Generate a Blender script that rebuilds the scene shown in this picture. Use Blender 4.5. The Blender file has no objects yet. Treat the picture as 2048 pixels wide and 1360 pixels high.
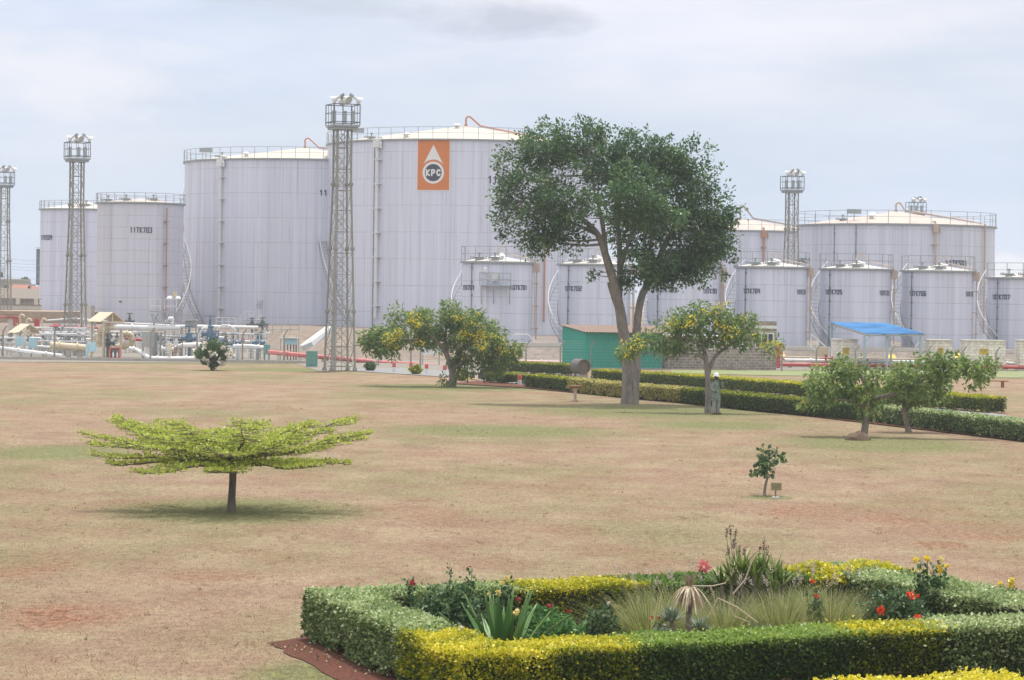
import bpy, math, random
import numpy as np
from mathutils import Vector, Matrix
sc = bpy.context.scene
COL = sc.collection
rnd = random.Random(7)
rng = np.random.default_rng(7)
pi = math.pi
# ---------------------------------------------------------------- camera
F = 5500.0; H = 4.8; PITCH = math.atan(80/F); ROLL = math.radians(0.8)
_f = Vector((0, math.cos(PITCH), -math.sin(PITCH))); _r0 = Vector((1, 0, 0)); _u0 = Vector((0, math.sin(PITCH), math.cos(PITCH)))
_r = _r0*math.cos(ROLL) + _u0*math.sin(ROLL); _u = -_r0*math.sin(ROLL) + _u0*math.cos(ROLL)
CAM = Vector((0, 0, H))
cd = bpy.data.cameras.new("camera"); cam = bpy.data.objects.new("camera", cd); COL.objects.link(cam); sc.camera = cam
m = Matrix((( _r.x, _u.x, -_f.x, 0), (_r.y, _u.y, -_f.y, 0), (_r.z, _u.z, -_f.z, H), (0, 0, 0, 1)))
cam.matrix_world = m
cd.sensor_width = 36; cd.lens = F/2048*36; cd.clip_start = 0.5; cd.clip_end = 20000
def ray(px, py): return _f + _r*((px-1024)/F) + _u*((680-py)/F)
def G(px, py, z=0.0):
    d = ray(px, py); t = (z-H)/d.z; return CAM + d*t
def A(px, py, dist):
    d = ray(px, py); return CAM + d*(dist/d.y)
# ---------------------------------------------------------------- materials
_mats = {}
def nodes(name):
    m = bpy.data.materials.new(name); m.use_nodes = True; nt = m.node_tree; nt.nodes.clear()
    out = nt.nodes.new('ShaderNodeOutputMaterial'); return m, nt, out
def N(nt, t, **kw):
    n = nt.nodes.new(t)
    for k, v in kw.items():
        if k.startswith('i_'): n.inputs[k[2:].replace('_', ' ')].default_value = v
        else: setattr(n, k, v)
    return n
def ramp(nt, fac, stops):
    r = nt.nodes.new('ShaderNodeValToRGB'); el = r.color_ramp.elements
    while len(el) < len(stops): el.new(0.5)
    for e, (p, c) in zip(el, stops): e.position = p; e.color = (*c, 1)
    nt.links.new(fac, r.inputs['Fac']); return r.outputs['Color']
def mixc(nt, fac, a, b, mode='MIX'):
    n = nt.nodes.new('ShaderNodeMix'); n.data_type = 'RGBA'; n.blend_type = mode
    for s, v in ((n.inputs[0], fac), (n.inputs[6], a), (n.inputs[7], b)):
        if isinstance(v, (int, float)): s.default_value = v
        elif isinstance(v, tuple): s.default_value = (*v, 1)
        else: nt.links.new(v, s)
    return n.outputs[2]
def mth(nt, op, a, b=0.0, clamp=False):
    n = nt.nodes.new('ShaderNodeMath'); n.operation = op; n.use_clamp = clamp
    for s, v in ((n.inputs[0], a), (n.inputs[1], b)):
        if isinstance(v, (int, float)): s.default_value = v
        else: nt.links.new(v, s)
    return n.outputs[0]
def noise(nt, vec, scale, detail=4, rough=.6, sc3=None):
    if sc3 is not None:
        mp = nt.nodes.new('ShaderNodeMapping'); mp.inputs['Scale'].default_value = sc3; nt.links.new(vec, mp.inputs['Vector']); vec = mp.outputs[0]
    n = nt.nodes.new('ShaderNodeTexNoise'); n.inputs['Scale'].default_value = scale; n.inputs['Detail'].default_value = detail; n.inputs['Roughness'].default_value = rough
    nt.links.new(vec, n.inputs['Vector']); return n.outputs['Fac']
def bump(nt, h, strength=.4, dist=.02):
    b = nt.nodes.new('ShaderNodeBump'); b.inputs['Strength'].default_value = strength; b.inputs['Distance'].default_value = dist
    nt.links.new(h, b.inputs['Height']); return b.outputs[0]
def paint(name, c, rough=.55, metal=0.0, dirt=.25, dc=None, scale=1.5):
    """painted or plain surface with patchy weathering"""
    if name in _mats: return _mats[name]
    m, nt, out = nodes(name); p = N(nt, 'ShaderNodeBsdfPrincipled'); p.inputs['Roughness'].default_value = rough; p.inputs['Metallic'].default_value = metal
    tc = N(nt, 'ShaderNodeTexCoord').outputs['Object']
    n1 = noise(nt, tc, scale, 6, .65); n2 = noise(nt, tc, scale*9, 3, .6)
    f = mth(nt, 'MULTIPLY', mth(nt, 'ADD', n1, n2), .5)
    dc = dc or tuple(v*.6 for v in c)
    col = ramp(nt, f, [(.35, tuple(v*(1-dirt)+w*dirt for v, w in zip(c, dc))), (.5, c), (.68, tuple(min(1, v*1.06) for v in c))])
    dn = mth(nt, 'MULTIPLY', mth(nt, 'GREATER_THAN', n1, .62), dirt)
    col = mixc(nt, dn, col, dc)
    nt.links.new(col, p.inputs['Base Color']); nt.links.new(bump(nt, n2, .15, .01), p.inputs['Normal'])
    nt.links.new(p.outputs[0], out.inputs[0]); _mats[name] = m; return m
def leafmat(name, stops, trans=.35, rough=.45):
    m, nt, out = nodes(name); at = N(nt, 'ShaderNodeAttribute', attribute_name='v')
    col = ramp(nt, at.outputs['Fac'], stops)
    p = N(nt, 'ShaderNodeBsdfPrincipled'); p.inputs['Roughness'].default_value = rough; nt.links.new(col, p.inputs['Base Color'])
    t = N(nt, 'ShaderNodeBsdfTranslucent'); nt.links.new(col, t.inputs['Color'])
    mx = N(nt, 'ShaderNodeMixShader'); mx.inputs[0].default_value = trans
    nt.links.new(p.outputs[0], mx.inputs[1]); nt.links.new(t.outputs[0], mx.inputs[2]); nt.links.new(mx.outputs[0], out.inputs[0]); return m
def bark(name, c1, c2, scale=6):
    m, nt, out = nodes(name); p = N(nt, 'ShaderNodeBsdfPrincipled'); p.inputs['Roughness'].default_value = .9
    tc = N(nt, 'ShaderNodeTexCoord').outputs['Object']; n1 = noise(nt, tc, scale, 8, .7, (1, 1, .35)); n2 = noise(nt, tc, 1.3, 3, .5)
    col = mixc(nt, mth(nt, 'MULTIPLY', n2, .6), ramp(nt, n1, [(.35, c1), (.62, c2)]), tuple(v*1.25 for v in c2))
    nt.links.new(col, p.inputs['Base Color']); nt.links.new(bump(nt, n1, .8, .04), p.inputs['Normal']); nt.links.new(p.outputs[0], out.inputs[0]); return m
# ---------------------------------------------------------------- mesh building
class MB:
    def __init__(s): s.v = []; s.f = []; s.uv = None
    def add(s, vs, fs):
        k = len(s.v); s.v += [tuple(v) for v in vs]; s.f += [tuple(i+k for i in f) for f in fs]; return s
    def box(s, c, d, rz=0.0, rx=0.0, ry=0.0):
        M = Matrix.Rotation(rz, 3, 'Z') @ Matrix.Rotation(ry, 3, 'Y') @ Matrix.Rotation(rx, 3, 'X'); c = Vector(c)
        vs = [c + M @ Vector((x*d[0]/2, y*d[1]/2, z*d[2]/2)) for x in (-1, 1) for y in (-1, 1) for z in (-1, 1)]
        return s.add(vs, [(0, 1, 3, 2), (4, 6, 7, 5), (0, 4, 5, 1), (2, 3, 7, 6), (0, 2, 6, 4), (1, 5, 7, 3)])
    def b2(s, lo, hi): return s.box([(a+b)/2 for a, b in zip(lo, hi)], [abs(b-a) for a, b in zip(lo, hi)])
    def tube(s, pts, r, n=8, caps=True, ref=None):
        pts = [Vector(p) for p in pts]; rs = r if isinstance(r, (list, tuple)) else [r]*len(pts)
        k0 = len(s.v); up = None
        for i, p in enumerate(pts):
            t = (pts[min(i+1, len(pts)-1)] - pts[max(i-1, 0)])
            t = t.normalized() if t.length > 1e-9 else Vector((0, 0, 1))
            if up is None: up = Vector((0, 0, 1)) if abs(t.z) < .9 else Vector((1, 0, 0))
            a = up - t*up.dot(t)
            if a.length < 1e-6: a = t.orthogonal()
            a.normalize(); b = t.cross(a); up = a
            off = pi/n if n == 4 else 0
            for j in range(n):
                th = 2*pi*j/n + off; q = p + (a*math.cos(th) + b*math.sin(th))*rs[i]; s.v.append(tuple(q))
        for i in range(len(pts)-1):
            for j in range(n):
                a0 = k0+i*n+j; a1 = k0+i*n+(j+1) % n; s.f.append((a0, a1, a1+n, a0+n))
        if caps:
            s.f.append(tuple(range(k0+n-1, k0-1, -1))); e = k0+(len(pts)-1)*n; s.f.append(tuple(range(e, e+n)))
        return s
    def bar(s, p, q, w=.05): return s.tube([p, q], w*.7071, 4)
    def lathe(s, prof, c=(0, 0, 0), n=24, a0=0.0, a1=2*pi, axis='Z'):
        full = abs(a1-a0-2*pi) < 1e-6; m_ = n if full else n+1; k0 = len(s.v)
        for r, z in prof:
            for j in range(m_):
                th = a0+(a1-a0)*j/n; x, y = r*math.cos(th), r*math.sin(th)
                q = (x, y, z) if axis == 'Z' else ((z, x, y) if axis == 'X' else (x, z, y))
                s.v.append((q[0]+c[0], q[1]+c[1], q[2]+c[2]))
        for i in range(len(prof)-1):
            for j in range(n):
                j2 = (j+1) % m_; a = k0+i*m_+j; b = k0+i*m_+j2; s.f.append((a, b, b+m_, a+m_))
        return s
    def prism(s, poly, h0, h1):
        n = len(poly); vs = [(x, y, h0) for x, y in poly]+[(x, y, h1) for x, y in poly]
        return s.add(vs, [tuple(range(n-1, -1, -1)), tuple(range(n, 2*n))]+[(i, (i+1) % n, (i+1) % n+n, i+n) for i in range(n)])
    def slab(s, a, b, c, d, th):
        """thin panel through 4 points with thickness th"""
        a, b, c, d = map(Vector, (a, b, c, d)); nrm = (b-a).cross(d-a).normalized()*th
        return s.add([a, b, c, d, a+nrm, b+nrm, c+nrm, d+nrm], [(3, 2, 1, 0), (4, 5, 6, 7), (0, 1, 5, 4), (1, 2, 6, 5), (2, 3, 7, 6), (3, 0, 4, 7)])
    def build(s, name, mat, parent=None, smooth=False, shift=None):
        me = bpy.data.meshes.new(name)
        vs = s.v if shift is None else [(a-shift[0], b-shift[1], c-shift[2]) for a, b, c in s.v]
        me.from_pydata(vs, [], s.f); me.update()
        if s.uv:
            ul = me.uv_layers.new(name='UVMap'); ul.data.foreach_set('uv', np.array(s.uv, dtype='f').ravel())
        if mat: me.materials.append(mat)
        if smooth:
            me.polygons.foreach_set('use_smooth', [True]*len(me.polygons))
            try: me.set_sharp_from_angle(angle=math.radians(40))
            except Exception: pass
        o = bpy.data.objects.new(name, me); COL.objects.link(o)
        if parent is not None: o.parent = parent
        return o
def thing(name, label, cat, loc=(0, 0, 0), rz=0.0, group=None):
    o = bpy.data.objects.new(name, None); COL.objects.link(o); o.empty_display_size = .3
    o.location = loc; o.rotation_euler = (0, 0, rz); tag(o, label, cat, group); return o
def tag(o, label, cat, group=None):
    o['label'] = label; o['category'] = cat
    if group: o['group'] = group
    return o
def struct(o, kind='structure'): o['kind'] = kind; return o
def dup(root, loc, rz, label):
    def rec(o, par):
        c = o.copy(); COL.objects.link(c)
        if par is not None: c.parent = par
        for ch in list(o.children): rec(ch, c)
        return c
    r = rec(root, None); r.location = loc; r.rotation_euler = (0, 0, rz); r['label'] = label; return r
def npmesh(name, V, k, v, mat, parent=None, vattr=True):
    """V: (n*k,3) vertex array, faces of k consecutive vertices, v: per-face value"""
    me = bpy.data.meshes.new(name); nf = len(V)//k
    me.vertices.add(len(V)); me.vertices.foreach_set('co', np.ascontiguousarray(V, dtype='f').ravel())
    me.loops.add(nf*k); me.loops.foreach_set('vertex_index', np.arange(nf*k, dtype='i'))
    me.polygons.add(nf); me.polygons.foreach_set('loop_start', np.arange(0, nf*k, k, dtype='i'))
    me.update(calc_edges=True)
    a = me.attributes.new('v', 'FLOAT', 'FACE'); a.data.foreach_set('value', np.ascontiguousarray(v, dtype='f'))
    me.materials.append(mat); me.validate()
    o = bpy.data.objects.new(name, me); COL.objects.link(o)
    if parent is not None: o.parent = parent
    return o
def unit(a): return a/np.maximum(np.linalg.norm(a, axis=1, keepdims=True), 1e-9)
def leaves(name, P, L, mat, parent=None, aspect=.28, axis=None, spread=1.0, upn=.6, v=None, cup=.12):
    n = len(P); a = rng.normal(size=(n, 3))*spread
    if axis is not None: a = a + axis
    a = unit(a); nn = unit(rng.normal(size=(n, 3)) + (np.array([0, 0, upn]) if np.isscalar(upn) else upn)); b = unit(np.cross(a, nn)); nn = np.cross(b, a)
    L = (L*rng.uniform(.65, 1.3, (n, 1))); w = L*aspect
    V = np.stack([P, P+a*L*.45+b*w+nn*L*cup, P+a*L, P+a*L*.5-b*w+nn*L*cup], axis=1).reshape(-1, 3)
    if v is None: v = rng.uniform(0, 1, n)
    return npmesh(name, V, 4, v, mat, parent)
# materials shared
WHITE = paint('white_paint', (.70, .71, .73), .5, dirt=.45, dc=(.42, .39, .36), scale=2.2)
GREYM = paint('galvanised_steel', (.33, .36, .37), .5, .4, .3)
DARKM = paint('dark_steel', (.14, .16, .17), .6, .3, .3)
CREAM = paint('cream_paint', (.62, .53, .38), .6, dirt=.45, dc=(.36, .29, .22), scale=2.5)
RED = paint('red_paint', (.50, .07, .075), .6, dirt=.4, dc=(.42, .22, .2))
ROSE = paint('faded_red_paint', (.46, .12, .12), .55, dirt=.3, dc=(.68, .4, .38))
ORANGE = paint('orange_pipe_paint', (.46, .22, .14), .6, dirt=.4, dc=(.4, .3, .26))
BLUEV = paint('blue_valve_paint', (.10, .18, .28), .5, dirt=.2)
CYAN = paint('pale_blue_paint', (.38, .60, .70), .5, dirt=.2)
TEAL = paint('teal_paint', (.13, .30, .27), .6, dirt=.3, dc=(.12, .22, .2))
CONC = paint('concrete', (.40, .38, .35), .9, dirt=.4, dc=(.24, .21, .18))
PALEC = paint('pale_concrete', (.56, .54, .50), .9, dirt=.35, dc=(.36, .32, .28))
POSTM = paint('fence_post_concrete', (.30, .28, .25), .9, dirt=.4)
DARKBLUE = paint('navy_lettering', (.04, .05, .09), .6, dirt=.2, dc=(.15, .16, .2))
# ================================================================ world, light
w = bpy.data.worlds.new("World"); sc.world = w; w.use_nodes = True; nt = w.node_tree; nt.nodes.clear()
out = nt.nodes.new('ShaderNodeOutputWorld'); bg = nt.nodes.new('ShaderNodeBackground')
SUN_EL = math.radians(74); SUN_AZ = math.radians(14)     # azimuth from +Y towards +X
sky = nt.nodes.new('ShaderNodeTexSky'); sky.sky_type = 'NISHITA'; sky.sun_disc = False; sky.sun_elevation = SUN_EL; sky.sun_rotation = SUN_AZ
sky.air_density = 1.0; sky.dust_density = 2.0; sky.ozone_density = 1.0
tc = nt.nodes.new('ShaderNodeTexCoord').outputs['Generated']
n1 = noise(nt, tc, 5.5, 5, .5, (1.0, 1.0, 4.0))
n2 = noise(nt, tc, 4.2, 5, .55, (1.0, 1.0, 4.5))
sep = nt.nodes.new('ShaderNodeSeparateXYZ'); nt.links.new(tc, sep.inputs[0])
skyc = mixc(nt, 1.0, sky.outputs[0], (.10, .10, .10), 'MULTIPLY')
# high thin cloud deck, whiter upwards, blue showing lower down
hz = nt.nodes.new('ShaderNodeMapRange'); hz.inputs[1].default_value = -.02; hz.inputs[2].default_value = .12; nt.links.new(sep.outputs[2], hz.inputs[0])
dens = mth(nt, 'ADD', mth(nt, 'MULTIPLY', hz.outputs[0], .28), mth(nt, 'MULTIPLY', mth(nt, 'ADD', n1, n2), .42))
cover = nt.nodes.new('ShaderNodeMapRange'); cover.inputs[1].default_value = .34; cover.inputs[2].default_value = .72; cover.inputs[3].default_value = .35; cover.inputs[4].default_value = 1.0
nt.links.new(dens, cover.inputs[0])
cloud = ramp(nt, n2, [(.36, (.66, .745, .92)), (.5, (.76, .81, .95)), (.62, (.86, .87, .95))])
col = mixc(nt, cover.outputs[0], skyc, cloud)
low_ = nt.nodes.new('ShaderNodeMapRange'); low_.inputs[1].default_value = .015; low_.inputs[2].default_value = .10; low_.inputs[3].default_value = .62; low_.inputs[4].default_value = 0.0; nt.links.new(sep.outputs[2], low_.inputs[0])
col = mixc(nt, low_.outputs[0], col, (.62, .76, 1.0))
# dark soft belly of a cloud high up, one small white cumulus low on the right
def blob(dirv, sx, sz, soft):
    d = Vector(dirv).normalized()
    dx = mth(nt, 'DIVIDE', mth(nt, 'SUBTRACT', sep.outputs[0], d.x), sx); dz = mth(nt, 'DIVIDE', mth(nt, 'SUBTRACT', sep.outputs[2], d.z), sz)
    r2 = mth(nt, 'ADD', mth(nt, 'MULTIPLY', dx, dx), mth(nt, 'MULTIPLY', dz, dz))
    nn = noise(nt, tc, 22, 6, .62, (1, 1, 2.6))
    g = mth(nt, 'SUBTRACT', mth(nt, 'ADD', 1.0, mth(nt, 'MULTIPLY', mth(nt, 'SUBTRACT', nn, .5), 3.2)), r2)
    g = mth(nt, 'MULTIPLY', g, soft, True); return mth(nt, 'MULTIPLY', g, mth(nt, 'GREATER_THAN', sep.outputs[1], 0.0))
col = mixc(nt, mth(nt, 'MULTIPLY', blob(ray(990, 42), .034, .0085, 1.0), .75), col, (.52, .56, .67))
col = mixc(nt, mth(nt, 'MULTIPLY', blob(ray(620, 8), .045, .0055, 1.0), .5), col, (.56, .60, .70))
col = mixc(nt, mth(nt, 'MULTIPLY', blob(ray(140, 150), .06, .016, .8), .7), col, (.88, .88, .92))
col = mixc(nt, mth(nt, 'MULTIPLY', blob(ray(2018, 536), .010, .007, 1.2), .75), col, (.90, .90, .94))
# unseen sky overhead brightened and made more neutral to add ambient fill
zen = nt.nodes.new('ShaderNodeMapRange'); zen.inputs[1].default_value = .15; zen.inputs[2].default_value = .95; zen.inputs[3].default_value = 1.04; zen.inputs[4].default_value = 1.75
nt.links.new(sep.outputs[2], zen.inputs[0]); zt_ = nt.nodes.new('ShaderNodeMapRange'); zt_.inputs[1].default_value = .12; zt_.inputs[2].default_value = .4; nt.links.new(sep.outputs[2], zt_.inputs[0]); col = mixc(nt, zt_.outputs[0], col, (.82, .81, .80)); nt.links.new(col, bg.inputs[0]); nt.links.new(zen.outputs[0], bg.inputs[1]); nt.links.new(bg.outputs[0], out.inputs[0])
sl = bpy.data.lights.new("sun", 'SUN'); sl.energy = 3.5; sl.angle = math.radians(2.5); sl.color = (1.0, .945, .86)
so = bpy.data.objects.new("sun", sl); COL.objects.link(so)
sd = Vector((math.cos(SUN_EL)*math.sin(SUN_AZ), math.cos(SUN_EL)*math.cos(SUN_AZ), math.sin(SUN_EL)))
so.rotation_euler = (-sd).to_track_quat('-Z', 'Y').to_euler(); so.location = (0, 100, 60)
sc.view_settings.view_transform = 'Standard'; sc.view_settings.look = 'None'; sc.view_settings.exposure = 0.0; sc.view_settings.gamma = 1.0
# ================================================================ ground
m, nt, out = nodes('dry_lawn'); p = N(nt, 'ShaderNodeBsdfPrincipled'); p.inputs['Roughness'].default_value = .95; p.inputs['Specular IOR Level'].default_value = .1
tc = N(nt, 'ShaderNodeTexCoord').outputs['Object']
big = noise(nt, tc, .10, 6, .65, (1, .5, 1)); mid = noise(nt, tc, .55, 7, .72, (1, .6, 1)); fine = noise(nt, tc, 7, 6, .8, (1, .5, 1)); vf = noise(nt, tc, 30, 4, .75, (1, .5, 1))
straw = ramp(nt, mid, [(.34, (.245, .160, .118)), (.46, (.288, .203, .148)), (.55, (.310, .235, .166)), (.66, (.345, .275, .192))])
tex = ramp(nt, mth(nt, 'MULTIPLY', mth(nt, 'ADD', fine, vf), .5), [(.36, (.42, .37, .33)), (.46, (.85, .83, .80)), (.54, (1.08, 1.08, 1.06)), (.64, (1.6, 1.58, 1.5))])
green = ramp(nt, fine, [(.35, (.085, .13, .045)), (.65, (.20, .23, .09))])
soil = ramp(nt, fine, [(.35, (.18, .08, .055)), (.65, (.33, .185, .125))])
gm = N(nt, 'ShaderNodeMapRange'); gm.inputs[1].default_value = .46; gm.inputs[2].default_value = .62; gm.inputs[4].default_value = .55
nt.links.new(mth(nt, 'ADD', mth(nt, 'MULTIPLY', big, .75), mth(nt, 'MULTIPLY', fine, .25)), gm.inputs[0])
sm = N(nt, 'ShaderNodeMapRange'); sm.inputs[1].default_value = .54; sm.inputs[2].default_value = .68; sm.inputs[4].default_value = .55
b2 = noise(nt, tc, .22, 4, .6, (1.2, .5, 1)); nt.links.new(mth(nt, 'ADD', mth(nt, 'MULTIPLY', b2, .8), mth(nt, 'MULTIPLY', fine, .2)), sm.inputs[0])
sepc = N(nt, 'ShaderNodeSeparateXYZ'); nt.links.new(tc, sepc.inputs[0])
def patch(pts):
    acc = None
    for (px, py, rx, ry) in pts:
        c = G(px, py); 
        dx = mth(nt, 'DIVIDE', mth(nt, 'SUBTRACT', sepc.outputs[0], c.x), rx); dy = mth(nt, 'DIVIDE', mth(nt, 'SUBTRACT', sepc.outputs[1], c.y), ry)
        g = mth(nt, 'SUBTRACT', 1.25, mth(nt, 'ADD', mth(nt, 'MULTIPLY', dx, dx), mth(nt, 'MULTIPLY', dy, dy)), True)
        acc = g if acc is None else mth(nt, 'MAXIMUM', acc, g)
    return acc
gp = patch([(470, 1022, 3.2, 4.5), (900, 775, 6.5, 7), (1300, 822, 6.5, 9), (1760, 888, 4.2, 7), (1430, 850, 3.5, 5), (900, 722, 14, 5), (110, 905, 2.6, 5), (1000, 862, 5, 6), (640, 1350, 1.1, 1.6), (1620, 745, 8, 9), (250, 724, 12, 6), (600, 740, 7, 6), (1534, 995, .7, .9)])
fgp = mth(nt, 'MULTIPLY', gp, mth(nt, 'ADD', .25, mth(nt, 'MULTIPLY', fine, .95)), True)
gfac = mth(nt, 'MAXIMUM', gm.outputs[0], mth(nt, 'MULTIPLY', fgp, 1.0))
rp = patch([(1950, 1060, 2.0, 3.0), (120, 1230, 1.3, 2.2), (420, 1150, 1.0, 1.2), (1000, 1130, .8, 1.0), (1680, 1025, 2.2, 3.0), (1150, 1060, .8, 1.6), (300, 1005, 1.3, 1.6), (60, 1130, 1.0, 3.0), (1880, 1090, .7, 1.2), (1800, 1040, 1.0, 1.6)])
sfac = mth(nt, 'MAXIMUM', sm.outputs[0], mth(nt, 'MULTIPLY', rp, mth(nt, 'MULTIPLY', mth(nt, 'SUBTRACT', mid, .38), 4.0, True)))
col = mixc(nt, sfac, straw, soil); col = mixc(nt, gfac, col, green); col = mixc(nt, 1.0, col, tex, 'MULTIPLY')
nt.links.new(col, p.inputs['Base Color']); nt.links.new(bump(nt, mth(nt, 'ADD', fine, vf), .9, .03), p.inputs['Normal']); nt.links.new(p.outputs[0], out.inputs[0])
LAWN = m
b = MB(); b.add([(-5000, -60, 0), (5000, -60, 0), (5000, 9000, 0), (-5000, 9000, 0)], [(0, 1, 2, 3)]); struct(b.build('ground', LAWN))
def groundmat(name, c1, c2, scale=3, c3=None, bs=.5):
    m, nt, out = nodes(name); p = N(nt, 'ShaderNodeBsdfPrincipled'); p.inputs['Roughness'].default_value = .95
    tc = N(nt, 'ShaderNodeTexCoord').outputs['Object']; f1 = noise(nt, tc, scale, 7, .7); f2 = noise(nt, tc, scale*.12, 4, .6)
    col = ramp(nt, f1, [(.32, c1), (.66, c2)])
    if c3: col = mixc(nt, mth(nt, 'MULTIPLY', mth(nt, 'SUBTRACT', f2, .42), 3.0, True), col, c3)
    nt.links.new(col, p.inputs['Base Color']); nt.links.new(bump(nt, f1, bs, .04), p.inputs['Normal']); nt.links.new(p.outputs[0], out.inputs[0]); return m
GRAVEL = groundmat('gravel_mat', (.13, .115, .10), (.33, .30, .27), 4, (.21, .17, .14))
SOIL = groundmat('red_soil_mat', (.055, .016, .008), (.185, .055, .026), 14, (.10, .032, .016), 1.0)
EARTH = groundmat('bank_mat', (.13, .10, .08), (.32, .255, .21), 1.4, (.19, .145, .115), .7)
SLABM = groundmat('bank_slab_mat', (.16, .13, .11), (.30, .255, .22), 2.0, (.125, .10, .085), .7)
ROADM = groundmat('road_mat', (.19, .19, .19), (.29, .29, .30), 8)
GREENG = groundmat('green_grass_mat', (.10, .17, .05), (.25, .30, .12), 6, (.32, .27, .17))
def sheet(name, pts, z, mat, kind='structure'):
    b = MB(); b.add([(p[0], p[1], z) for p in pts], [tuple(range(len(pts)))]); o = b.build(name, mat); struct(o, kind); return o
def gx(px, py): q = G(px, py); return (q.x, q.y)
# yard gravel behind the fence line
sheet('yard', [gx(-60, 724), gx(590, 727), gx(640, 744), gx(760, 738), gx(900, 746), (2.5, 166), (6.5, 206), gx(1500, 741), gx(2110, 741), (90, 420), (-110, 420)], .02, GRAVEL)
# service road between the two long hedges
sheet('road', [gx(650, 739), gx(930, 757), gx(1010, 770), gx(1060, 775), gx(1353, 803), gx(1605, 829), gx(2060, 884), gx(2110, 890), gx(2110, 848), gx(1973, 825), gx(1622, 797), gx(1353, 775), gx(1183, 764), gx(1040, 757), gx(960, 745), gx(800, 737)], .03, ROADM)
sheet('soil_strip', [gx(900, 768), gx(1040, 776), gx(1353, 806), gx(1605, 832), gx(2110, 892), gx(2110, 884), gx(1605, 824), gx(1353, 799), gx(1060, 771), gx(960, 762)], .045, SOIL)
# bed soil, foreground
def rag(pts, amp, step=.25):
    o_ = []
    for i, a_ in enumerate(pts):
        c_ = pts[(i+1) % len(pts)]; L = math.hypot(c_[0]-a_[0], c_[1]-a_[1]); n = max(1, int(L/step))
        for k in range(n): u = k/n; o_.append((a_[0]*(1-u)+c_[0]*u+rnd.uniform(-amp, amp), a_[1]*(1-u)+c_[1]*u+rnd.uniform(-amp, amp)))
    return o_
sheet('garden_soil', rag([gx(537, 1286), gx(600, 1276), gx(660, 1240), gx(1780, 1205), gx(2150, 1290), gx(2150, 1420), gx(700, 1420), gx(673, 1362), gx(600, 1320)], .05), .012, SOIL)
sheet('verge', [gx(1340, 741), gx(2110, 743), gx(2110, 757), gx(1560, 752), gx(1345, 747)], .03, GREENG)
# embankments carrying the tanks
def bank(name, toe, crest, back, mat, bottom=0.0):
    b = MB(); n = len(toe); V = []
    for i in range(n): V += [(toe[i][0], toe[i][1], bottom+.01), tuple(crest[i]), (back[i][0], back[i][1], crest[i][2]), (back[i][0], back[i][1], bottom+.01)]
    fs = []
    for i in range(n-1):
        for k in range(3): a = i*4+k; fs.append((a, a+4, a+5, a+1))
    fs += [(0, 1, 2, 3), tuple(reversed([(n-1)*4+k for k in range(4)]))]
    b.add(V, fs); o = b.build(name, mat); struct(o); return o
def xa(px, d): return A(px, 640, d).x
bank('embankment', [(xa(-60, 246), 246), (xa(420, 246), 246), (xa(560, 224), 224), (xa(760, 214), 214), (xa(985, 214), 214)],
     [(xa(-60, 258), 258, 1.75), (xa(420, 256), 256, 1.8), (xa(560, 240), 240, 1.95), (xa(760, 232), 232, 1.8), (xa(985, 226), 226, 1.25)],
     [(xa(-60, 400), 400), (xa(420, 400), 400), (xa(560, 400), 400), (xa(760, 400), 400), (xa(985, 400), 400)], EARTH)
bank('embankment', [(xa(985, 213), 213), (xa(2300, 213), 213)], [(xa(985, 217), 217, 1.30), (xa(2300, 217), 217, 1.30)], [(xa(985, 420), 420), (xa(2300, 420), 420)], SLABM)
o = MB().b2((xa(985, 216.6), 216.6, 1.15), (xa(2300, 216.6), 217.3, 1.46)).build('bund_wall', PALEC); tag(o, 'long low concrete kerb wall along the top of the bank below the small tanks', 'wall')
b = MB(); x0, x1 = xa(-60, 282), xa(255, 282); b.b2((x0, 282, 1.2), (x1, 360, 2.95)); 
BRK = groundmat('brown_masonry_mat', (.25, .17, .12), (.46, .35, .27), 2.2, (.40, .32, .26))
o = b.build('retaining_wall', BRK); tag(o, 'brown stone retaining wall under the far left tank', 'wall')
# ================================================================ lettering
GL = {
'0': [[(0,0),(0,1),(1,1),(1,0),(0,0)]], '1': [[(0.15,.85),(.55,1)],[(.55,1),(.55,0)]], '2': [[(0,1),(1,1),(1,.5),(0,.5),(0,0),(1,0)]],
'3': [[(0,1),(1,1),(1,0),(0,0)],[(.25,.5),(1,.5)]], '4': [[(0,1),(0,.45),(1,.45)],[(.8,1),(.8,0)]], '5': [[(1,1),(0,1),(0,.52),(1,.52),(1,0),(0,0)]],
'6': [[(1,1),(0,1),(0,0),(1,0),(1,.5),(0,.5)]], '7': [[(0,1),(1,1),(.35,0)]], 'T': [[(0,1),(1,1)],[(.5,1),(.5,0)]],
'K': [[(0,0),(0,1)],[(1,1),(.1,.5),(1,0)]], 'P': [[(0,0),(0,1),(.7,1),(.95,.85),(.95,.6),(.7,.45),(0,.45)]],
'C': [[(1,.82),(.8,.97),(.5,1),(.2,.9),(0,.6),(0,.4),(.2,.1),(.5,0),(.8,.03),(1,.18)]],
'M': [[(0,0),(0,1),(.5,.4),(1,1),(1,0)]], 'E': [[(1,1),(0,1),(0,0),(1,0)],[(0,.5),(.8,.5)]], 'N': [[(0,0),(0,1),(1,0),(1,1)]], 'O': [[(0,0),(0,1),(1,1),(1,0),(0,0)]],
'S': [[(1,1),(0,1),(0,.52),(1,.52),(1,0),(0,0)]], 'I': [[(.5,0),(.5,1)]], 'G': [[(1,1),(0,1),(0,0),(1,0),(1,.5),(.5,.5)]], 'A': [[(0,0),(.5,1),(1,0)],[(.2,.4),(.8,.4)]], 'R': [[(0,0),(0,1),(1,1),(1,.5),(0,.5)],[(.5,.5),(1,0)]],
}
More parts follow.
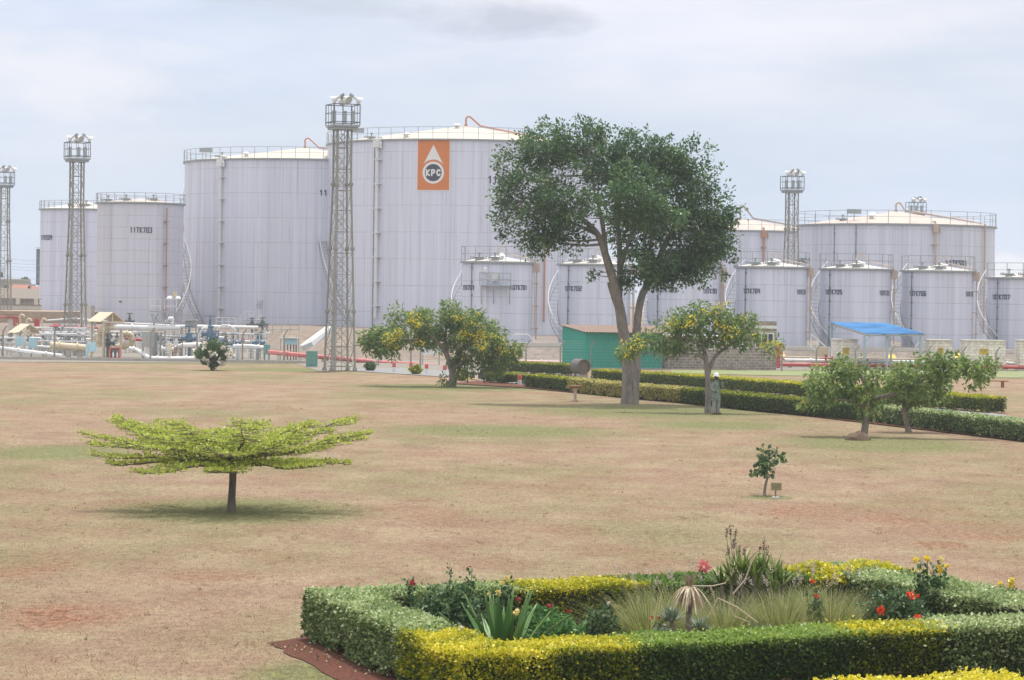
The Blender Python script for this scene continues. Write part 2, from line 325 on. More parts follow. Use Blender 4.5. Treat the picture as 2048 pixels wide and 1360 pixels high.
def text_quads(s, h, wid, gap, th):
    """2D quads (x,z) centred on x=0, base z=0"""
    out = []; adv = wid+gap; tot = len(s)*adv-gap; x = -tot/2
    for ch in s:
        for pl in GL.get(ch, []):
            for (ax, az), (bx, bz) in zip(pl, pl[1:]):
                i = th/2
                p = Vector((x+i+ax*(wid-2*i), i+az*(h-2*i))); q = Vector((x+i+bx*(wid-2*i), i+bz*(h-2*i)))
                d = (q-p); L = d.length
                if L < 1e-6: continue
                d /= L; nrm = Vector((-d.y, d.x))*i; e = d*i
                out.append([p-e-nrm, q+e-nrm, q+e+nrm, p-e+nrm])
        x += adv
    return out
def bent(quads, R, th0, z0, off=.03, sub=3):
    b = MB()
    for k, q in enumerate(quads):
        o2 = off + (k % 7)*.0035
        for i in range(sub):
            t0, t1 = i/sub, (i+1)/sub
            a, bb, c, d = q[0].lerp(q[1], t0), q[0].lerp(q[1], t1), q[3].lerp(q[2], t1), q[3].lerp(q[2], t0)
            vs = []
            for p_ in (a, bb, c, d):
                th = th0 + p_.x/R; vs.append(((R+o2)*math.sin(th), -(R+o2)*math.cos(th), z0+p_.y))
            b.add(vs, [(0, 1, 2, 3)])
    return b
# ================================================================ tanks
def shellmat(name, row, brick, tint, streak=.5):
    m, nt, out = nodes(name); p = N(nt, 'ShaderNodeBsdfPrincipled'); p.inputs['Roughness'].default_value = .42
    uv = N(nt, 'ShaderNodeUVMap').outputs[0]
    br = N(nt, 'ShaderNodeTexBrick'); br.offset = .37; br.inputs['Scale'].default_value = 1; br.inputs['Brick Width'].default_value = brick; br.inputs['Row Height'].default_value = row
    br.inputs['Mortar Size'].default_value = .026; br.inputs['Mortar Smooth'].default_value = .3; br.inputs['Color1'].default_value = (1, 1, 1, 1); br.inputs['Color2'].default_value = (.95, .95, .955, 1)
    nt.links.new(uv, br.inputs['Vector'])
    s1 = noise(nt, uv, 1.0, 6, .75, (1.1, .012, 1)); s2 = noise(nt, uv, 1.0, 4, .7, (2.6, .045, 1)); s3 = noise(nt, uv, .25, 4, .6)
    base = ramp(nt, s1, [(.30, tuple(v*.70 for v in tint)), (.44, tuple(v*.90 for v in tint)), (.54, tint), (.70, tuple(min(.95, v*1.08) for v in tint))])
    d = mth(nt, 'MULTIPLY', mth(nt, 'SUBTRACT', s2, .55), 6.0*streak, True)
    col = mixc(nt, mth(nt, 'MULTIPLY', d, .50), base, (.34, .33, .35))
    d3 = mth(nt, 'MULTIPLY', mth(nt, 'SUBTRACT', s3, .5), 1.2, True)
    col = mixc(nt, mth(nt, 'MULTIPLY', d3, .5), col, tuple(v*.86 for v in tint))
    wl = noise(nt, uv, .8, 4, .6); lf = mth(nt, 'MULTIPLY', br.outputs['Fac'], mth(nt, 'MULTIPLY', mth(nt, 'SUBTRACT', wl, .22), 1.7, True))
    col = mixc(nt, lf, mixc(nt, 1.0, col, br.outputs['Color'], 'MULTIPLY') if False else col, (.27, .26, .28))
    nt.links.new(col, p.inputs['Base Color']); nt.links.new(bump(nt, s1, .12, .05), p.inputs['Normal']); nt.links.new(p.outputs[0], out.inputs[0]); return m
def roofmat(name, c, rust):
    m, nt, out = nodes(name); p = N(nt, 'ShaderNodeBsdfPrincipled'); p.inputs['Roughness'].default_value = .5
    tc = N(nt, 'ShaderNodeTexCoord').outputs['Object']; a = noise(nt, tc, .45, 5, .65); b_ = noise(nt, tc, 3, 5, .7)
    col = ramp(nt, b_, [(.3, tuple(v*.82 for v in c)), (.6, c)]); col = mixc(nt, mth(nt, 'MULTIPLY', mth(nt, 'SUBTRACT', a, .56), 5.0*rust, True), col, (.52, .27, .22))
    nt.links.new(col, p.inputs['Base Color']); nt.links.new(p.outputs[0], out.inputs[0]); return m
ROOF = roofmat('roof_cream', (.56, .51, .44), .12); ROOFR = roofmat('roof_rusty', (.50, .44, .40), .9); ROOFW = roofmat('roof_white', (.60, .575, .545), .08)
SH_BIG = shellmat('shell_big', 2.7, 9.5, (.665, .695, .82), .8); SH_B2 = shellmat('shell_second', 2.6, 9.0, (.645, .675, .79), .95)
SH_501 = shellmat('shell_wide', 1.55, 6.2, (.64, .675, .795), 1.1); SH_703 = shellmat('shell_tall', 1.2, 5.0, (.60, .615, .71), .9)
SH_504 = shellmat('shell_pale', 1.65, 6.0, (.65, .69, .85), .45); SH_S = shellmat('shell_small', 1.32, 4.4, (.65, .685, .81), 1.1)
def chit(px, py, X, d, R):
    r = ray(px, py); a = r.x*r.x+r.y*r.y; b_ = -2*(r.x*X+r.y*d); c = X*X+d*d-R*R; D = b_*b_-4*a*c
    t = (-b_-math.sqrt(max(D, 0)))/(2*a); q = CAM+r*t; return math.atan2(q.x-X, -(q.y-d)), q.z
def tank(label, cx, rpx, rim_y, base_y, apex_y, d, shell, roof, texts=(), rail_h=1.2, nposts=40, rail=(-pi, pi), pipes=(), arch=None, roofpipe=None, vents=(), stair=None, tg='11', base_z=None, seams=()):
    s = F/d; R = rpx/s; c = A(cx, 600, d); X = c.x
    zt = A(cx, rim_y, d-R).z; zb = A(cx, base_y, d-R).z if base_z is None else base_z; za = A(cx, apex_y, d).z; Ht = zt-zb
    t = thing('storage_tank', label, 'storage tank', (X, d, zb), 0, 'white cylindrical fuel storage tanks')
    n = 96; b = MB(); b.lathe([(R, -1.2), (R, Ht)], n=n)
    # panels follow a shallow dish; UV in metres
    uv = []
    for f in b.f:
        ths = [math.atan2(b.v[i][0], -b.v[i][1]) for i in f]
        if max(ths)-min(ths) > pi: ths = [x if x > 0 else x+2*pi for x in ths]
        uv += [(th*R+X*.37, b.v[i][2]+20) for th, i in zip(ths, f)]
    b.uv = uv; b.build('shell', shell, t, smooth=True)
    b = MB(); b.lathe([(R+.02, Ht-.14), (R+.22, Ht-.12), (R+.22, Ht+.02), (R-.1, Ht+.03)], n=n); b.build('rim', GREYM, t)
    ap = za-zb; b = MB(); b.lathe([(R-.05, Ht+.02), (R*.75, Ht+.02+(ap-Ht)*.27), (R*.5, Ht+(ap-Ht)*.52), (R*.25, Ht+(ap-Ht)*.77), (.35, ap-.02), (.02, ap)], n=n); b.build('roof', roof, t, smooth=True)
    P = lambda th, z, r=0: ((R+r)*math.sin(th), -(R+r)*math.cos(th), z)
    if nposts:
        b = MB(); a0, a1 = rail; full = a1-a0 > 6.2
        for i in range(nposts + (0 if full else 1)):
            th = a0+(a1-a0)*i/nposts; b.bar(P(th, Ht, .1), P(th, Ht+rail_h, .1), .05)
        for z in (Ht+rail_h, Ht+rail_h*.52): b.tube([P(a0+(a1-a0)*i/120, z, .1) for i in range(121)], .03 if z > Ht+rail_h*.8 else .022, 4, caps=False)
        b.build('railing', GREYM, t)
    for (px, mat, r, zlow, head) in pipes:
        th = chit(px, (rim_y+base_y)/2, X, d, R)[0]; b = MB(); off = .32
        b.tube([P(th, zlow, off), P(th, Ht-.5, off)], r, 8)
        k = max(3, int(Ht/2.4))
        for i in range(k): z = zlow+(Ht-.8-zlow)*(i+.5)/k; b.box(P(th, z, off*.5+.05), (r*5, off+.25, .08), th); b.lathe([(r*1.35, z-.07), (r*1.35, z+.07)], (P(th, z, off)[0], P(th, z, off)[1], 0), 8)
        if head:
            q = P(th, Ht-.45, off); b.box((q[0], q[1], q[2]), (r*4.5, .5, .75), th); b.tube([P(th, Ht-.3, off), P(th, Ht+.25, off*.6), P(th, Ht+.25, -.4)], r*.8, 8)
            b.tube([P(th+.45/R, Ht-.9, off), P(th+.45/R, Ht-.4, off), P(th, Ht-.2, off)], r*.7, 8)
        b.build('downpipe', mat, t, smooth=True)
    for px in seams:
        th = chit(px, (rim_y+base_y)/2, X, d, R)[0]; b = MB(); b.tube([P(th, 0, .09), P(th, Ht, .09)], .035, 5)
        for i in range(6): b.box(P(th, Ht*(i+.5)/6, .06), (.16, .1, .06), th)
        b.build('cable_conduit', DARKM, t)
    if arch:
        mat, r, hh, dx = arch; b = MB(); pts = [(0, 0, ap-.05), (0, 0, ap+hh*.7)]
        ra = min(.30, dx*.3) if R > 8 else dx*.38
        for i in range(1, 7): a = pi*i/8; pts.append((ra*(1-math.cos(a)), 0, ap+hh*.7+ra*math.sin(a)))
        xe = dx; pts.append((xe, 0, Ht+(ap-Ht)*(1-xe/R)+.28))
        th = roofpipe if roofpipe is not None else 1.0
        pts.append(((R-.2)*math.sin(th)*.9, -(R-.2)*math.cos(th)*.9, Ht+(ap-Ht)*.1+.3)); pts.append(P(th, Ht+.15, .25)); pts.append(P(th, .8, .3))
        b.tube(pts, r, 8); b.lathe([(r*1.9, ap-.05), (r*1.9, ap+.15)], n=10); b.build('vent_pipe', mat, t, smooth=True)
    for (fx, fy, k) in vents:      # fractions of R on the roof
        x, y = fx*R, fy*R; rr = math.hypot(fx, fy); z = Ht+(ap-Ht)*(1-rr)-.02; b = MB()
        if k == 'mush': k_ = .55 if R < 5 else .85; b.lathe([(.22*k_, z), (.22*k_, z+.35*k_), (.5*k_, z+.36*k_), (.5*k_, z+.46*k_), (.3*k_, z+.62*k_), (.02, z+.68*k_)], (x, y, 0), 14); b.build('roof_vent', WHITE, t, True)
        elif k == 'lamp': b.bar((x, y, z), (x, y, z+1.0), .07); b.box((x, y, z+.95), (1.4, .3, .45), .1); b.build('roof_lamp', GREYM, t)
        elif k == 'gear':
            b.lathe([(.32, z), (.32, z+.2), (.42, z+.22), (.42, z+.27), (.02, z+.3)], (x, y, 0), 12); b.tube([(x-.6, y, z+.15), (x-.2, y, z+.25), (x+.35, y, z+.2), (x+.6, y, z+.05)], .06, 6)
            b.lathe([(.06, z+.3), (.06, z+.5), (.16, z+.52), (.13, z+.66), (.02, z+.7)], (x, y, 0), 10); b.tube([(x-.7, y-.1, z+.1), (x-.7, y-.1, z+.3), (x-.45, y, z+.3)], .05, 6); b.build('gauge_hatch', GREYM, t, True)
    if stair is not None:
        th0, th1, slope, wd = stair[:4]; hs = MB(); tr = MB(); rl = MB(); n_ = max(12, int(abs(th1-th0)*R/.28)); zmax = Ht
        pin, pout, pr, pm = [], [], [], []
        for i in range(n_+1):
            th = th0+(th1-th0)*i/n_; z = abs(th-th0)*R*slope
            if z > zmax: break
            pout.append(P(th, z, wd)); pr.append(P(th, z+1.05, wd)); pm.append(P(th, z+.55, wd)); pin.append(P(th, z, .08))
            if i % 1 == 0: q = P(th, z, wd*.5+.04); tr.box(q, (.16, wd-.12, .025), th)
            if i % 5 == 0: rl.bar(P(th, z, wd), P(th, z+1.05, wd), .035)
        hs.tube(pr, .05 if R > 8 else .034, 6); hs.build('handrail', WHITE, t, True)
        tr.tube(pout, .035, 4); tr.tube(pin, .03, 4); tr.build('stair_treads', GREYM, t)
        rl.tube(pm, .02, 4); rl.build('stair_posts', GREYM, t)
    for (st, px, py, hpx, wpx) in texts:
        th, zc = chit(px, py, X, d, R); zc -= zb; h = hpx/s*1.08
        ta = chit(px-wpx/2, py, X, d, R)[0]; tb_ = chit(px+wpx/2, py, X, d, R)[0]; th = (ta+tb_)/2
        wd_ = abs(tb_-ta)*R; adv = wd_/len(st); q = text_quads(st, h, adv*.84, adv*.16, min(h*.22, adv*.27))
        bent(q, R, th, zc-h/2).build('lettering', DARKBLUE, t)
    t['_R'] = R; t['_H'] = Ht; t['_zb'] = zb
    return t
T504 = tank('pale tall tank at far left, half hidden behind the tank marked 11TK703', 166, 86, 417, 618, 404, 312, SH_504, ROOFW, [('11TK504', 94, 475, 9, 23)], nposts=34, vents=[(.15, -.6, 'gear')], rail_h=.9)
T703 = tank('slim tall tank marked 11TK703 with a pinkish roof and rusty downpipe', 279, 86, 404, 668, 397, 285, SH_703, ROOFR, [('11TK703', 282, 460, 10, 45)], nposts=26, rail_h=.95, pipes=[(329, paint('rusty_pipe', (.38, .22, .20), .7), .07, .5, False)],
            vents=[(-.7, -.35, 'gear'), (-.25, -.6, 'gear'), (.35, -.4, 'gear')], stair=(.85, 2.6, 1.3, .8), base_z=1.7)
T302 = tank('second largest tank, unmarked wide face, left of the tall floodlight tower', 606, 238, 317, 657, 296, 300, SH_B2, ROOF, [('11TK302', 668, 386, 10, 60)], nposts=56, pipes=[(443, WHITE, .16, .5, True)], arch=(ORANGE, .085, 1.1, 1.5), roofpipe=.95,
            vents=[(-.07, .5, 'mush'), (-.42, -.75, 'mush'), (-.78, -.45, 'lamp'), (-.62, -.7, 'gear')], stair=(-.85, -2.4, 1.12, .9), base_z=1.85)
T301 = tank('largest tank in the middle with the orange emblem panel on its wall', 927, 275, 278, 668, 252, 290, SH_BIG, ROOF, [('11TK301', 1010, 360, 13, 70)], nposts=60, pipes=[(756, WHITE, .17, 1.0, True)], arch=(ORANGE, .10, 1.0, 1.5), roofpipe=.60,
            vents=[(-.06, -.2, 'mush'), (-.4, -.8, 'mush'), (-.76, -.5, 'lamp'), (-.65, -.66, 'gear')], stair=(-.85, -2.4, 1.12, .9), base_z=1.8, seams=(748,))
TB = tank('far tank right of the big green tree, partly behind the tank marked 11TK501', 1478, 190, 460, 690, 437, 322, SH_501, ROOFR, [], nposts=46, pipes=[(1525, ORANGE, .12, 2, True), (1443, paint('brown_pipe', (.30, .24, .2), .7), .06, 2, False)], arch=(paint('brown_pipe', (.3, .24, .2), .7), .09, 1.6, 1.5), roofpipe=.8, stair=(-.8, -2.3, 1.1, .9), base_z=1.5)
T501 = tank('wide low tank on the right marked 11TK501 with a pink stained roof', 1789, 196, 447, 700, 423, 280, SH_501, ROOFR, [('11TK501', 1912, 526, 10, 44), ('11TK501', 1606, 522, 10, 34)], nposts=30, rail_h=1.3, pipes=[(1867, paint('tan_pipe', (.5, .40, .34), .7), .11, 1, True)],
            arch=(paint('tan_pipe', (.5, .4, .34), .7), .10, .9, .9), roofpipe=.9, vents=[(-.2, .3, 'mush'), (-.32, -.55, 'mush'), (-.5, -.6, 'lamp'), (-.6, -.5, 'gear')], base_z=1.3, seams=(1668, 1711))
GS = dict(nposts=9, rail_h=1.22, rail=(-1.95, 1.95), arch=(paint('tan_pipe', (.5, .4, .34), .7), .045, .55, .95), roofpipe=1.25, base_z=1.27, stair=(-.75, -2.6, 1.12, .85))
def small(label, cx, r, rim, apex, d, tx, **k):
    g = dict(GS); g.update(k); return tank(label, cx, r, rim, 690, apex, d, SH_S, ROOFW, tx, pipes=[(cx+r*.985, paint('tan_pipe', (.5, .4, .34), .7), .05, .3, True)], vents=[(-.52, -.55, 'gear'), (-.08, -.75, 'gear'), (.1, .2, 'mush'), (.12, -.5, 'mush')], seams=(cx-r*.72,), **g)
T701 = small('small tank marked 10TK701 with a gauging platform on its front', 995, 71, 523, 511, 225, [('10TK701', 1036, 575, 9, 35), ('10TK701', 938, 575, 9, 24)], stair=(-.75, -2.6, 1.12, .85))
T702 = small('small tank marked 10TK702 behind the forked trunk of the big tree', 1189, 72, 528, 516, 227, [('10TK702', 1147, 577, 9, 34)])
T703b = small('small tank marked 10TK703 below the right side of the big crown', 1368, 72, 531, 519, 229, [('10TK703', 1335, 580, 9, 38), ('10TK703', 1419, 582, 9, 28)])
T704 = small('small tank marked 10TK704 behind the stone pump house', 1543, 71.5, 533, 522, 230, [('10TK704', 1504, 582, 9, 34), ('10TK704', 1602, 584, 9, 18)])
T705 = small('small tank marked 10TK705 directly behind the blue roof', 1711, 71, 537, 526, 231, [('10TK705', 1668, 584, 9, 34), ('10TK705', 1768, 586, 9, 20)])
T706 = small('small tank marked 10TK706 right of the blue roof', 1875, 71, 541, 530, 232, [('10TK706', 1836, 587, 9, 34), ('10TK706', 1938, 588, 9, 15)])
T707 = small('small tank marked 10TK707 cut by the right edge of the picture', 2048, 73, 555, 547, 234, [('10TK707', 2003, 594, 9, 36)])
# emblem on the big tank
R = T301['_R']; s_ = F/290; zb = T301['_zb']; TX = T301.location.x; th0 = (chit(835.5, 330, TX, 290, R)[0]+chit(899, 330, TX, 290, R)[0])/2
zT = chit(868, 280.5, TX, 290, R)[1]-zb; zB = chit(868, 380, TX, 290, R)[1]-zb; Wd = (chit(899, 330, TX, 290, R)[0]-chit(835.5, 330, TX, 290, R)[0])*R
def ring_fan(cx2, cz2, r0, r1, n=48, k=3):
    q = []
    for i in range(n):
        a, b_ = 2*pi*i/n, 2*pi*(i+1)/n
        for j in range(k):
            p0 = r0+(r1-r0)*j/k; p1 = r0+(r1-r0)*(j+1)/k
            q.append([Vector((cx2+p0*math.cos(a), cz2+p0*math.sin(a))), Vector((cx2+p1*math.cos(a), cz2+p1*math.sin(a))), Vector((cx2+p1*math.cos(b_), cz2+p1*math.sin(b_))), Vector((cx2+p0*math.cos(b_), cz2+p0*math.sin(b_)))])
    return q
def flatbent(quads, off, sub=1):
    b = MB()
    for q in quads:
        for i in range(sub):
            t0, t1 = i/sub, (i+1)/sub; vs = []
            for p_ in (q[0].lerp(q[1], t0), q[0].lerp(q[1], t1), q[3].lerp(q[2], t1), q[3].lerp(q[2], t0)):
                th = th0+p_.x/R; vs.append(((R+off)*math.sin(th), -(R+off)*math.cos(th), p_.y))
            b.add(vs, [(0, 1, 2, 3)])
    return b
EMO = paint('emblem_orange', (.64, .20, .05), .85, dirt=.15, scale=.6); EMW = paint('emblem_white', (.76, .75, .74), .5, dirt=.1); EMN = paint('emblem_navy', (.035, .04, .075), .5, dirt=.1)
hh = zT-zB; V2 = lambda x, z: Vector((x, z))
eb = flatbent([[V2(-Wd/2, zB), V2(Wd/2, zB), V2(Wd/2, zT), V2(-Wd/2, zT)]], .035, 24).build('emblem_panel', EMO, T301)
fr = flatbent([[V2(-Wd/2-.06, zB-.07), V2(Wd/2+.06, zB-.07), V2(Wd/2+.06, zB), V2(-Wd/2-.06, zB)], [V2(-Wd/2-.07, zB), V2(-Wd/2, zB), V2(-Wd/2, zT), V2(-Wd/2-.07, zT)], [V2(Wd/2, zB), V2(Wd/2+.07, zB), V2(Wd/2+.07, zT), V2(Wd/2, zT)]], .03, 8).build('emblem_border', EMW, eb)
k = hh/99.0; zc = zT-64.5*k; r_out = 22*k; r_in = 17.2*k
flatbent(ring_fan(0, zc, r_in, r_out), .055).build('emblem_ring', EMW, eb)
flatbent(ring_fan(0, zc, 0.001, r_in), .05).build('emblem_disc', EMN, eb)
q = []; za_ = zT-8.5*k; RA = 26*k; nn = 24; x_e = 20.5*k
zd = lambda x: zc+math.sqrt(max(0, RA*RA-x*x)) + 0*k
for i in range(nn):
    x0 = -x_e+2*x_e*i/nn; x1 = -x_e+2*x_e*(i+1)/nn
    zt_ = lambda x: (za_-(za_-zd(x_e)+.0*k)*abs(x)/x_e)
    q.append([V2(x0, zd(x0)), V2(x1, zd(x1)), V2(x1, max(zt_(x1), zd(x1))), V2(x0, max(zt_(x0), zd(x0)))])
flatbent(q, .05).build('emblem_drop', EMW, eb)
tq = text_quads('KPC', 13.5*k, 8.6*k, 2.2*k, 3.0*k); bent([[V2(v.x, v.y) for v in qq] for qq in tq], R, th0, zc-6.75*k, .065, 2).build('emblem_letters', EMW, eb)
# faint notice stencils
for T, px, py, w_, h_, dd, cx, rp in ((T302, 520, 610, 14, 17, 300, 606, 238), (T301, 668, 365, 9, 20, 290, 927, 275), (T703, 241, 603, 7, 3, 285, 279, 86)):
    s1 = F/dd; RR = T['_R']; th, z = chit(px, py, T.location.x, dd, RR); z -= T['_zb']; qs = []
    for r_ in range(5 if h_ > 5 else 1):
        for c_ in range(6 if h_ > 5 else 3):
            if rnd.random() < .85: x = (-.5+(c_+.1)/6 if h_ > 5 else -.5+(c_+.1)/3)*w_/s1; zz = (.5-(r_+.5)/5)*h_/s1 if h_ > 5 else -.1; ww = w_/s1/(8 if h_ > 5 else 4); qs.append([V2(x, zz), V2(x+ww, zz), V2(x+ww, zz+(.09 if h_ > 5 else .17)), V2(x, zz+(.09 if h_ > 5 else .17))])
    bent(qs, RR, th, z, .02, 1).build('lettering', paint('faded_stencil', (.34, .35, .38), .7) if h_ > 5 else DARKBLUE, T)
# gauging platform on 10TK701
R1 = T701['_R']; H1 = T701['_H']; sx = F/225; zpl = A(989, 571, 222).z-T701['_zb']
b = MB(); x0, x1 = (960-995)/sx, (1021-995)/sx; y0 = -R1-.75
b.b2((x0, y0, zpl-.05), (x1, -R1+.25, zpl)); b.build('platform', GREYM, T701)
b = MB()
for x in (x0, (x0+x1)/2+.3, x1):
    b.bar((x, y0, zpl), (x, y0, zpl+1.0), .05)
for z in (zpl+.5, zpl+1.0): b.bar((x0, y0, z), (x1, y0, z), .05); b.bar((x0, y0, z), (x0, -R1+.3, z), .05); b.bar((x1, y0, z), (x1, -R1+.3, z), .05)
for x in (x0+.1, x0+1.1, x1-.1): b.bar((x, y0, zpl), (x+.05, -R1+.05, zpl-1.5), .06)
b.build('platform_railing', GREYM, T701)
b = MB(); b.lathe([(.07, 0), (.07, zpl+1.2)], (x0+.45, -R1-.25, 0), 8); b.lathe([(.16, zpl+.95), (.2, zpl+1.1), (.16, zpl+1.4), (.02, zpl+1.45)], (x0+.45, -R1-.3, 0), 10); b.box((x0+1.2, -R1-.3, zpl+.7), (.5, .4, .6)); b.tube([(x0+.6, -R1-.4, zpl+.6), (x0+1.0, -R1-.5, zpl+.35), (x0+1.4, -R1-.4, zpl+.5)], .03, 6); b.build('gauge_gear', WHITE, T701, True)
b = MB(); xl = x0+1.45
for dx in (0, .45): b.bar((xl+dx, -R1-.3, .2), (xl+dx, -R1-.3, zpl), .04)
for i in range(int(zpl/.3)): b.bar((xl, -R1-.3, .3+i*.3), (xl+.45, -R1-.3, .3+i*.3), .03)
b.build('ladder', WHITE, T701)
# ================================================================ floodlight towers
def make_tower():
    t = thing('floodlight_tower', '', 'floodlight tower', (0, 0, 0), 0, 'steel lattice floodlight towers')
    Hh = 15.9; wb, wt = .80, .47
    def cw(z): return wb+(wt-wb)*min(1, z/12.5) if z < 12.5 else wt
    cor = [(-1, -1), (1, -1), (1, 1), (-1, 1)]
    STM = paint('tower_steel', (.30, .30, .27), .55, .3, .35, (.20, .17, .13))
    for (sx_, sy_) in cor:
        b = MB(); zs = [0, 4, 8, 12.5, Hh]; b.tube([(sx_*cw(z), sy_*cw(z), z) for z in zs], .072, 6)
        for z in (0.1, 3.9, 8.0, 12.2): b.lathe([(.14, z-.12), (.16, z), (.14, z+.12)], (sx_*cw(z), sy_*cw(z), 0), 8)
        b.build('leg', STM, t)
    b = MB(); lev = [0.3, 1.6, 3.3, 4.9, 6.3, 7.7, 9.1, 10.5, 11.8, 13.2, 14.6, Hh]
    for i, z in enumerate(lev):
        for k_ in range(4):
            p_, q_ = cor[k_], cor[(k_+1) % 4]; a = cw(z)
            b.bar((p_[0]*a, p_[1]*a, z), (q_[0]*a, q_[1]*a, z), .042)
            if i+1 < len(lev):
                a2 = cw(lev[i+1]); z2 = lev[i+1]
                b.bar((p_[0]*a, p_[1]*a, z), (q_[0]*a2, q_[1]*a2, z2), .034)
                if i % 2 == k_ % 2 or i < 4: b.bar((q_[0]*a, q_[1]*a, z), (p_[0]*a2, p_[1]*a2, z2), .034)
    b.build('bracing', STM, t)
    b = MB()
    for dx in (-.2, .2): b.bar((dx, .25, 0), (dx, .25, Hh), .04)
    for i in range(50): b.bar((-.2, .25, .3+i*.31), (.2, .25, .3+i*.31), .028)
    b.tube([(-.35, .1, 0), (-.35, .1, Hh)], .06, 6); b.build('ladder', GREYM, t)
    pw = .89
    b = MB(); b.box((0, 0, Hh+.1), (2*pw, 2*pw, .14)); b.box((0, 0, Hh-.06), (1.6, 1.6, .16)); b.build('platform', GREYM, t)
    b = MB()
    for k_ in range(4):
        p_, q_ = cor[k_], cor[(k_+1) % 4]
        for i in range(3):
            f = i/3; x, y = p_[0]*pw*(1-f)+q_[0]*pw*f, p_[1]*pw*(1-f)+q_[1]*pw*f; b.bar((x, y, Hh+.15), (x, y, Hh+1.5), .055 if i == 0 else .03)
        for z in (Hh+.35, Hh+.95, Hh+1.5): b.bar((p_[0]*pw, p_[1]*pw, z), (q_[0]*pw, q_[1]*pw, z), .055 if z != Hh+.95 else .03)
    b.build('railing', DARKM, t)
    for (x, y) in ((-.55, .2), (.15, .1), (.6, -.3)):
        b = MB(); b.box((x, y, Hh+.72), (.24, .22, .8)); b.box((x, y-.12, Hh+.8), (.16, .03, .42)); b.build('control_box', paint('pale_box', (.42, .47, .48), .5), t)
    for (x, y, az, el, gl) in ((-.72, -.5, 2.75, -.5, 0), (.05, -.75, 5.1, -.45, 0), (.12, .6, 1.2, -.4, 0), (.95, -.35, -.2, -.6, 0)):
        lr = thing_part('floodlight', t); f = Vector((math.cos(az)*math.cos(el), math.sin(az)*math.cos(el), math.sin(el))); o_ = Vector((x, y, Hh+1.82))
        b = MB(); prof = [(-.40, .09), (-.14, .10), (-.12, .14), (0, .22), (.16, .29), (.18, .29), (.15, .26)]
        M_ = f.to_track_quat('Z', 'Y').to_matrix(); k0 = len(b.v); b.lathe([(r_, z_) for z_, r_ in prof], n=14); b.v = [tuple(M_ @ Vector(v)+o_) for v in b.v]; b.build('reflector', WHITE, lr, True)
        b = MB(); b.lathe([(.26, .14), (.02, .10)], n=14); b.v = [tuple(M_ @ Vector(v)+o_) for v in b.v]; b.build('glass', paint('lamp_glass', (.5, .52, .52), .15), lr, True)
        b = MB(); b.bar((x, y, Hh+1.45), tuple(o_-f*.1), .05); b.lathe([(.11, -.7), (.12, -.42)], n=10); nv = len(b.v)-20; b.v = b.v[:nv]+[tuple(M_ @ Vector(v)+o_) for v in b.v[nv:]]; b.build('mount', GREYM, lr)
    return t
def thing_part(name, parent):
    o = bpy.data.objects.new(name, None); COL.objects.link(o); o.parent = parent; o.empty_display_size = .2; return o
tw = make_tower(); c = A(681, 600, 180); tw.location = (c.x, 180, .0); tw.rotation_euler = (0, 0, .36); tw['label'] = 'nearest and tallest looking lattice floodlight tower, standing on the lawn edge before the tanks'
for (px, d, rz, z, lab) in ((151, 229, .40, 0.0, 'floodlight tower in front of the tank marked 11TK703 and its pale neighbour'), (6, 292, .42, .2, 'floodlight tower cut by the left edge of the picture'),
                            (1581, 272, .3, 0.0, 'floodlight tower rising behind the small tank marked 10TK704'), (1829, 336, .5, 0.0, 'floodlight tower of which only the lamp cage shows above the pink stained roof')):
    c = A(px, 600, d); dup(tw, (c.x, d, z), rz, lab)
# ================================================================ foliage materials
L_FIC = leafmat('ficus_leaf', [(0, (.045, .105, .045)), (.5, (.105, .20, .080)), (.85, (.20, .32, .12)), (1, (.32, .43, .20))], .42, .4)
L_CAS = leafmat('cassia_leaf', [(0, (.11, .19, .055)), (.5, (.22, .32, .10)), (1, (.38, .46, .18))], .55)
L_DRO = leafmat('drooping_leaf', [(0, (.11, .19, .05)), (.5, (.23, .33, .095)), (.85, (.36, .46, .14)), (1, (.48, .42, .10))], .45)
L_UMB = leafmat('umbrella_leaf', [(0, (.22, .32, .06)), (.4, (.42, .50, .08)), (.8, (.58, .64, .12)), (1, (.74, .78, .36))], .5)
L_SAP = leafmat('sapling_leaf', [(0, (.03, .08, .03)), (.6, (.09, .18, .06)), (.97, (.2, .28, .12)), (1, (.5, .38, .05))], .3)
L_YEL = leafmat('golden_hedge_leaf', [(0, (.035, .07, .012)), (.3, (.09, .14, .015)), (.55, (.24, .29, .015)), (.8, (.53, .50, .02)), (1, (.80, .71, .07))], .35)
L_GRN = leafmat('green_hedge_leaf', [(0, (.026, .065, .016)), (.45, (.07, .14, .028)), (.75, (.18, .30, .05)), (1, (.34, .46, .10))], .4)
L_VAR = leafmat('variegated_leaf', [(0, (.06, .11, .035)), (.4, (.18, .26, .09)), (.62, (.34, .45, .18)), (.85, (.56, .64, .36)), (1, (.72, .72, .50))], .35)
L_PAL = leafmat('pale_gold_leaf', [(0, (.07, .09, .02)), (.4, (.24, .25, .06)), (.7, (.48, .44, .12)), (1, (.72, .62, .24))], .3)
L_ROS = leafmat('rose_leaf', [(0, (.03, .075, .03)), (.6, (.09, .17, .065)), (1, (.22, .32, .16))], .3)
L_BRI = leafmat('bright_leaf', [(0, (.03, .10, .03)), (.6, (.09, .24, .06)), (1, (.22, .42, .12))], .35)
L_AGA = leafmat('agave_leaf', [(0, (.04, .12, .03)), (.6, (.09, .22, .05)), (1, (.25, .38, .12))], .2, .4)
L_ALO = leafmat('aloe_leaf', [(0, (.09, .16, .03)), (.6, (.22, .32, .07)), (1, (.46, .50, .20))], .2, .4)
L_GRA = leafmat('fountain_grass_blade', [(0, (.12, .16, .04)), (.5, (.24, .28, .08)), (.85, (.38, .38, .15)), (1, (.60, .52, .32))], .45)
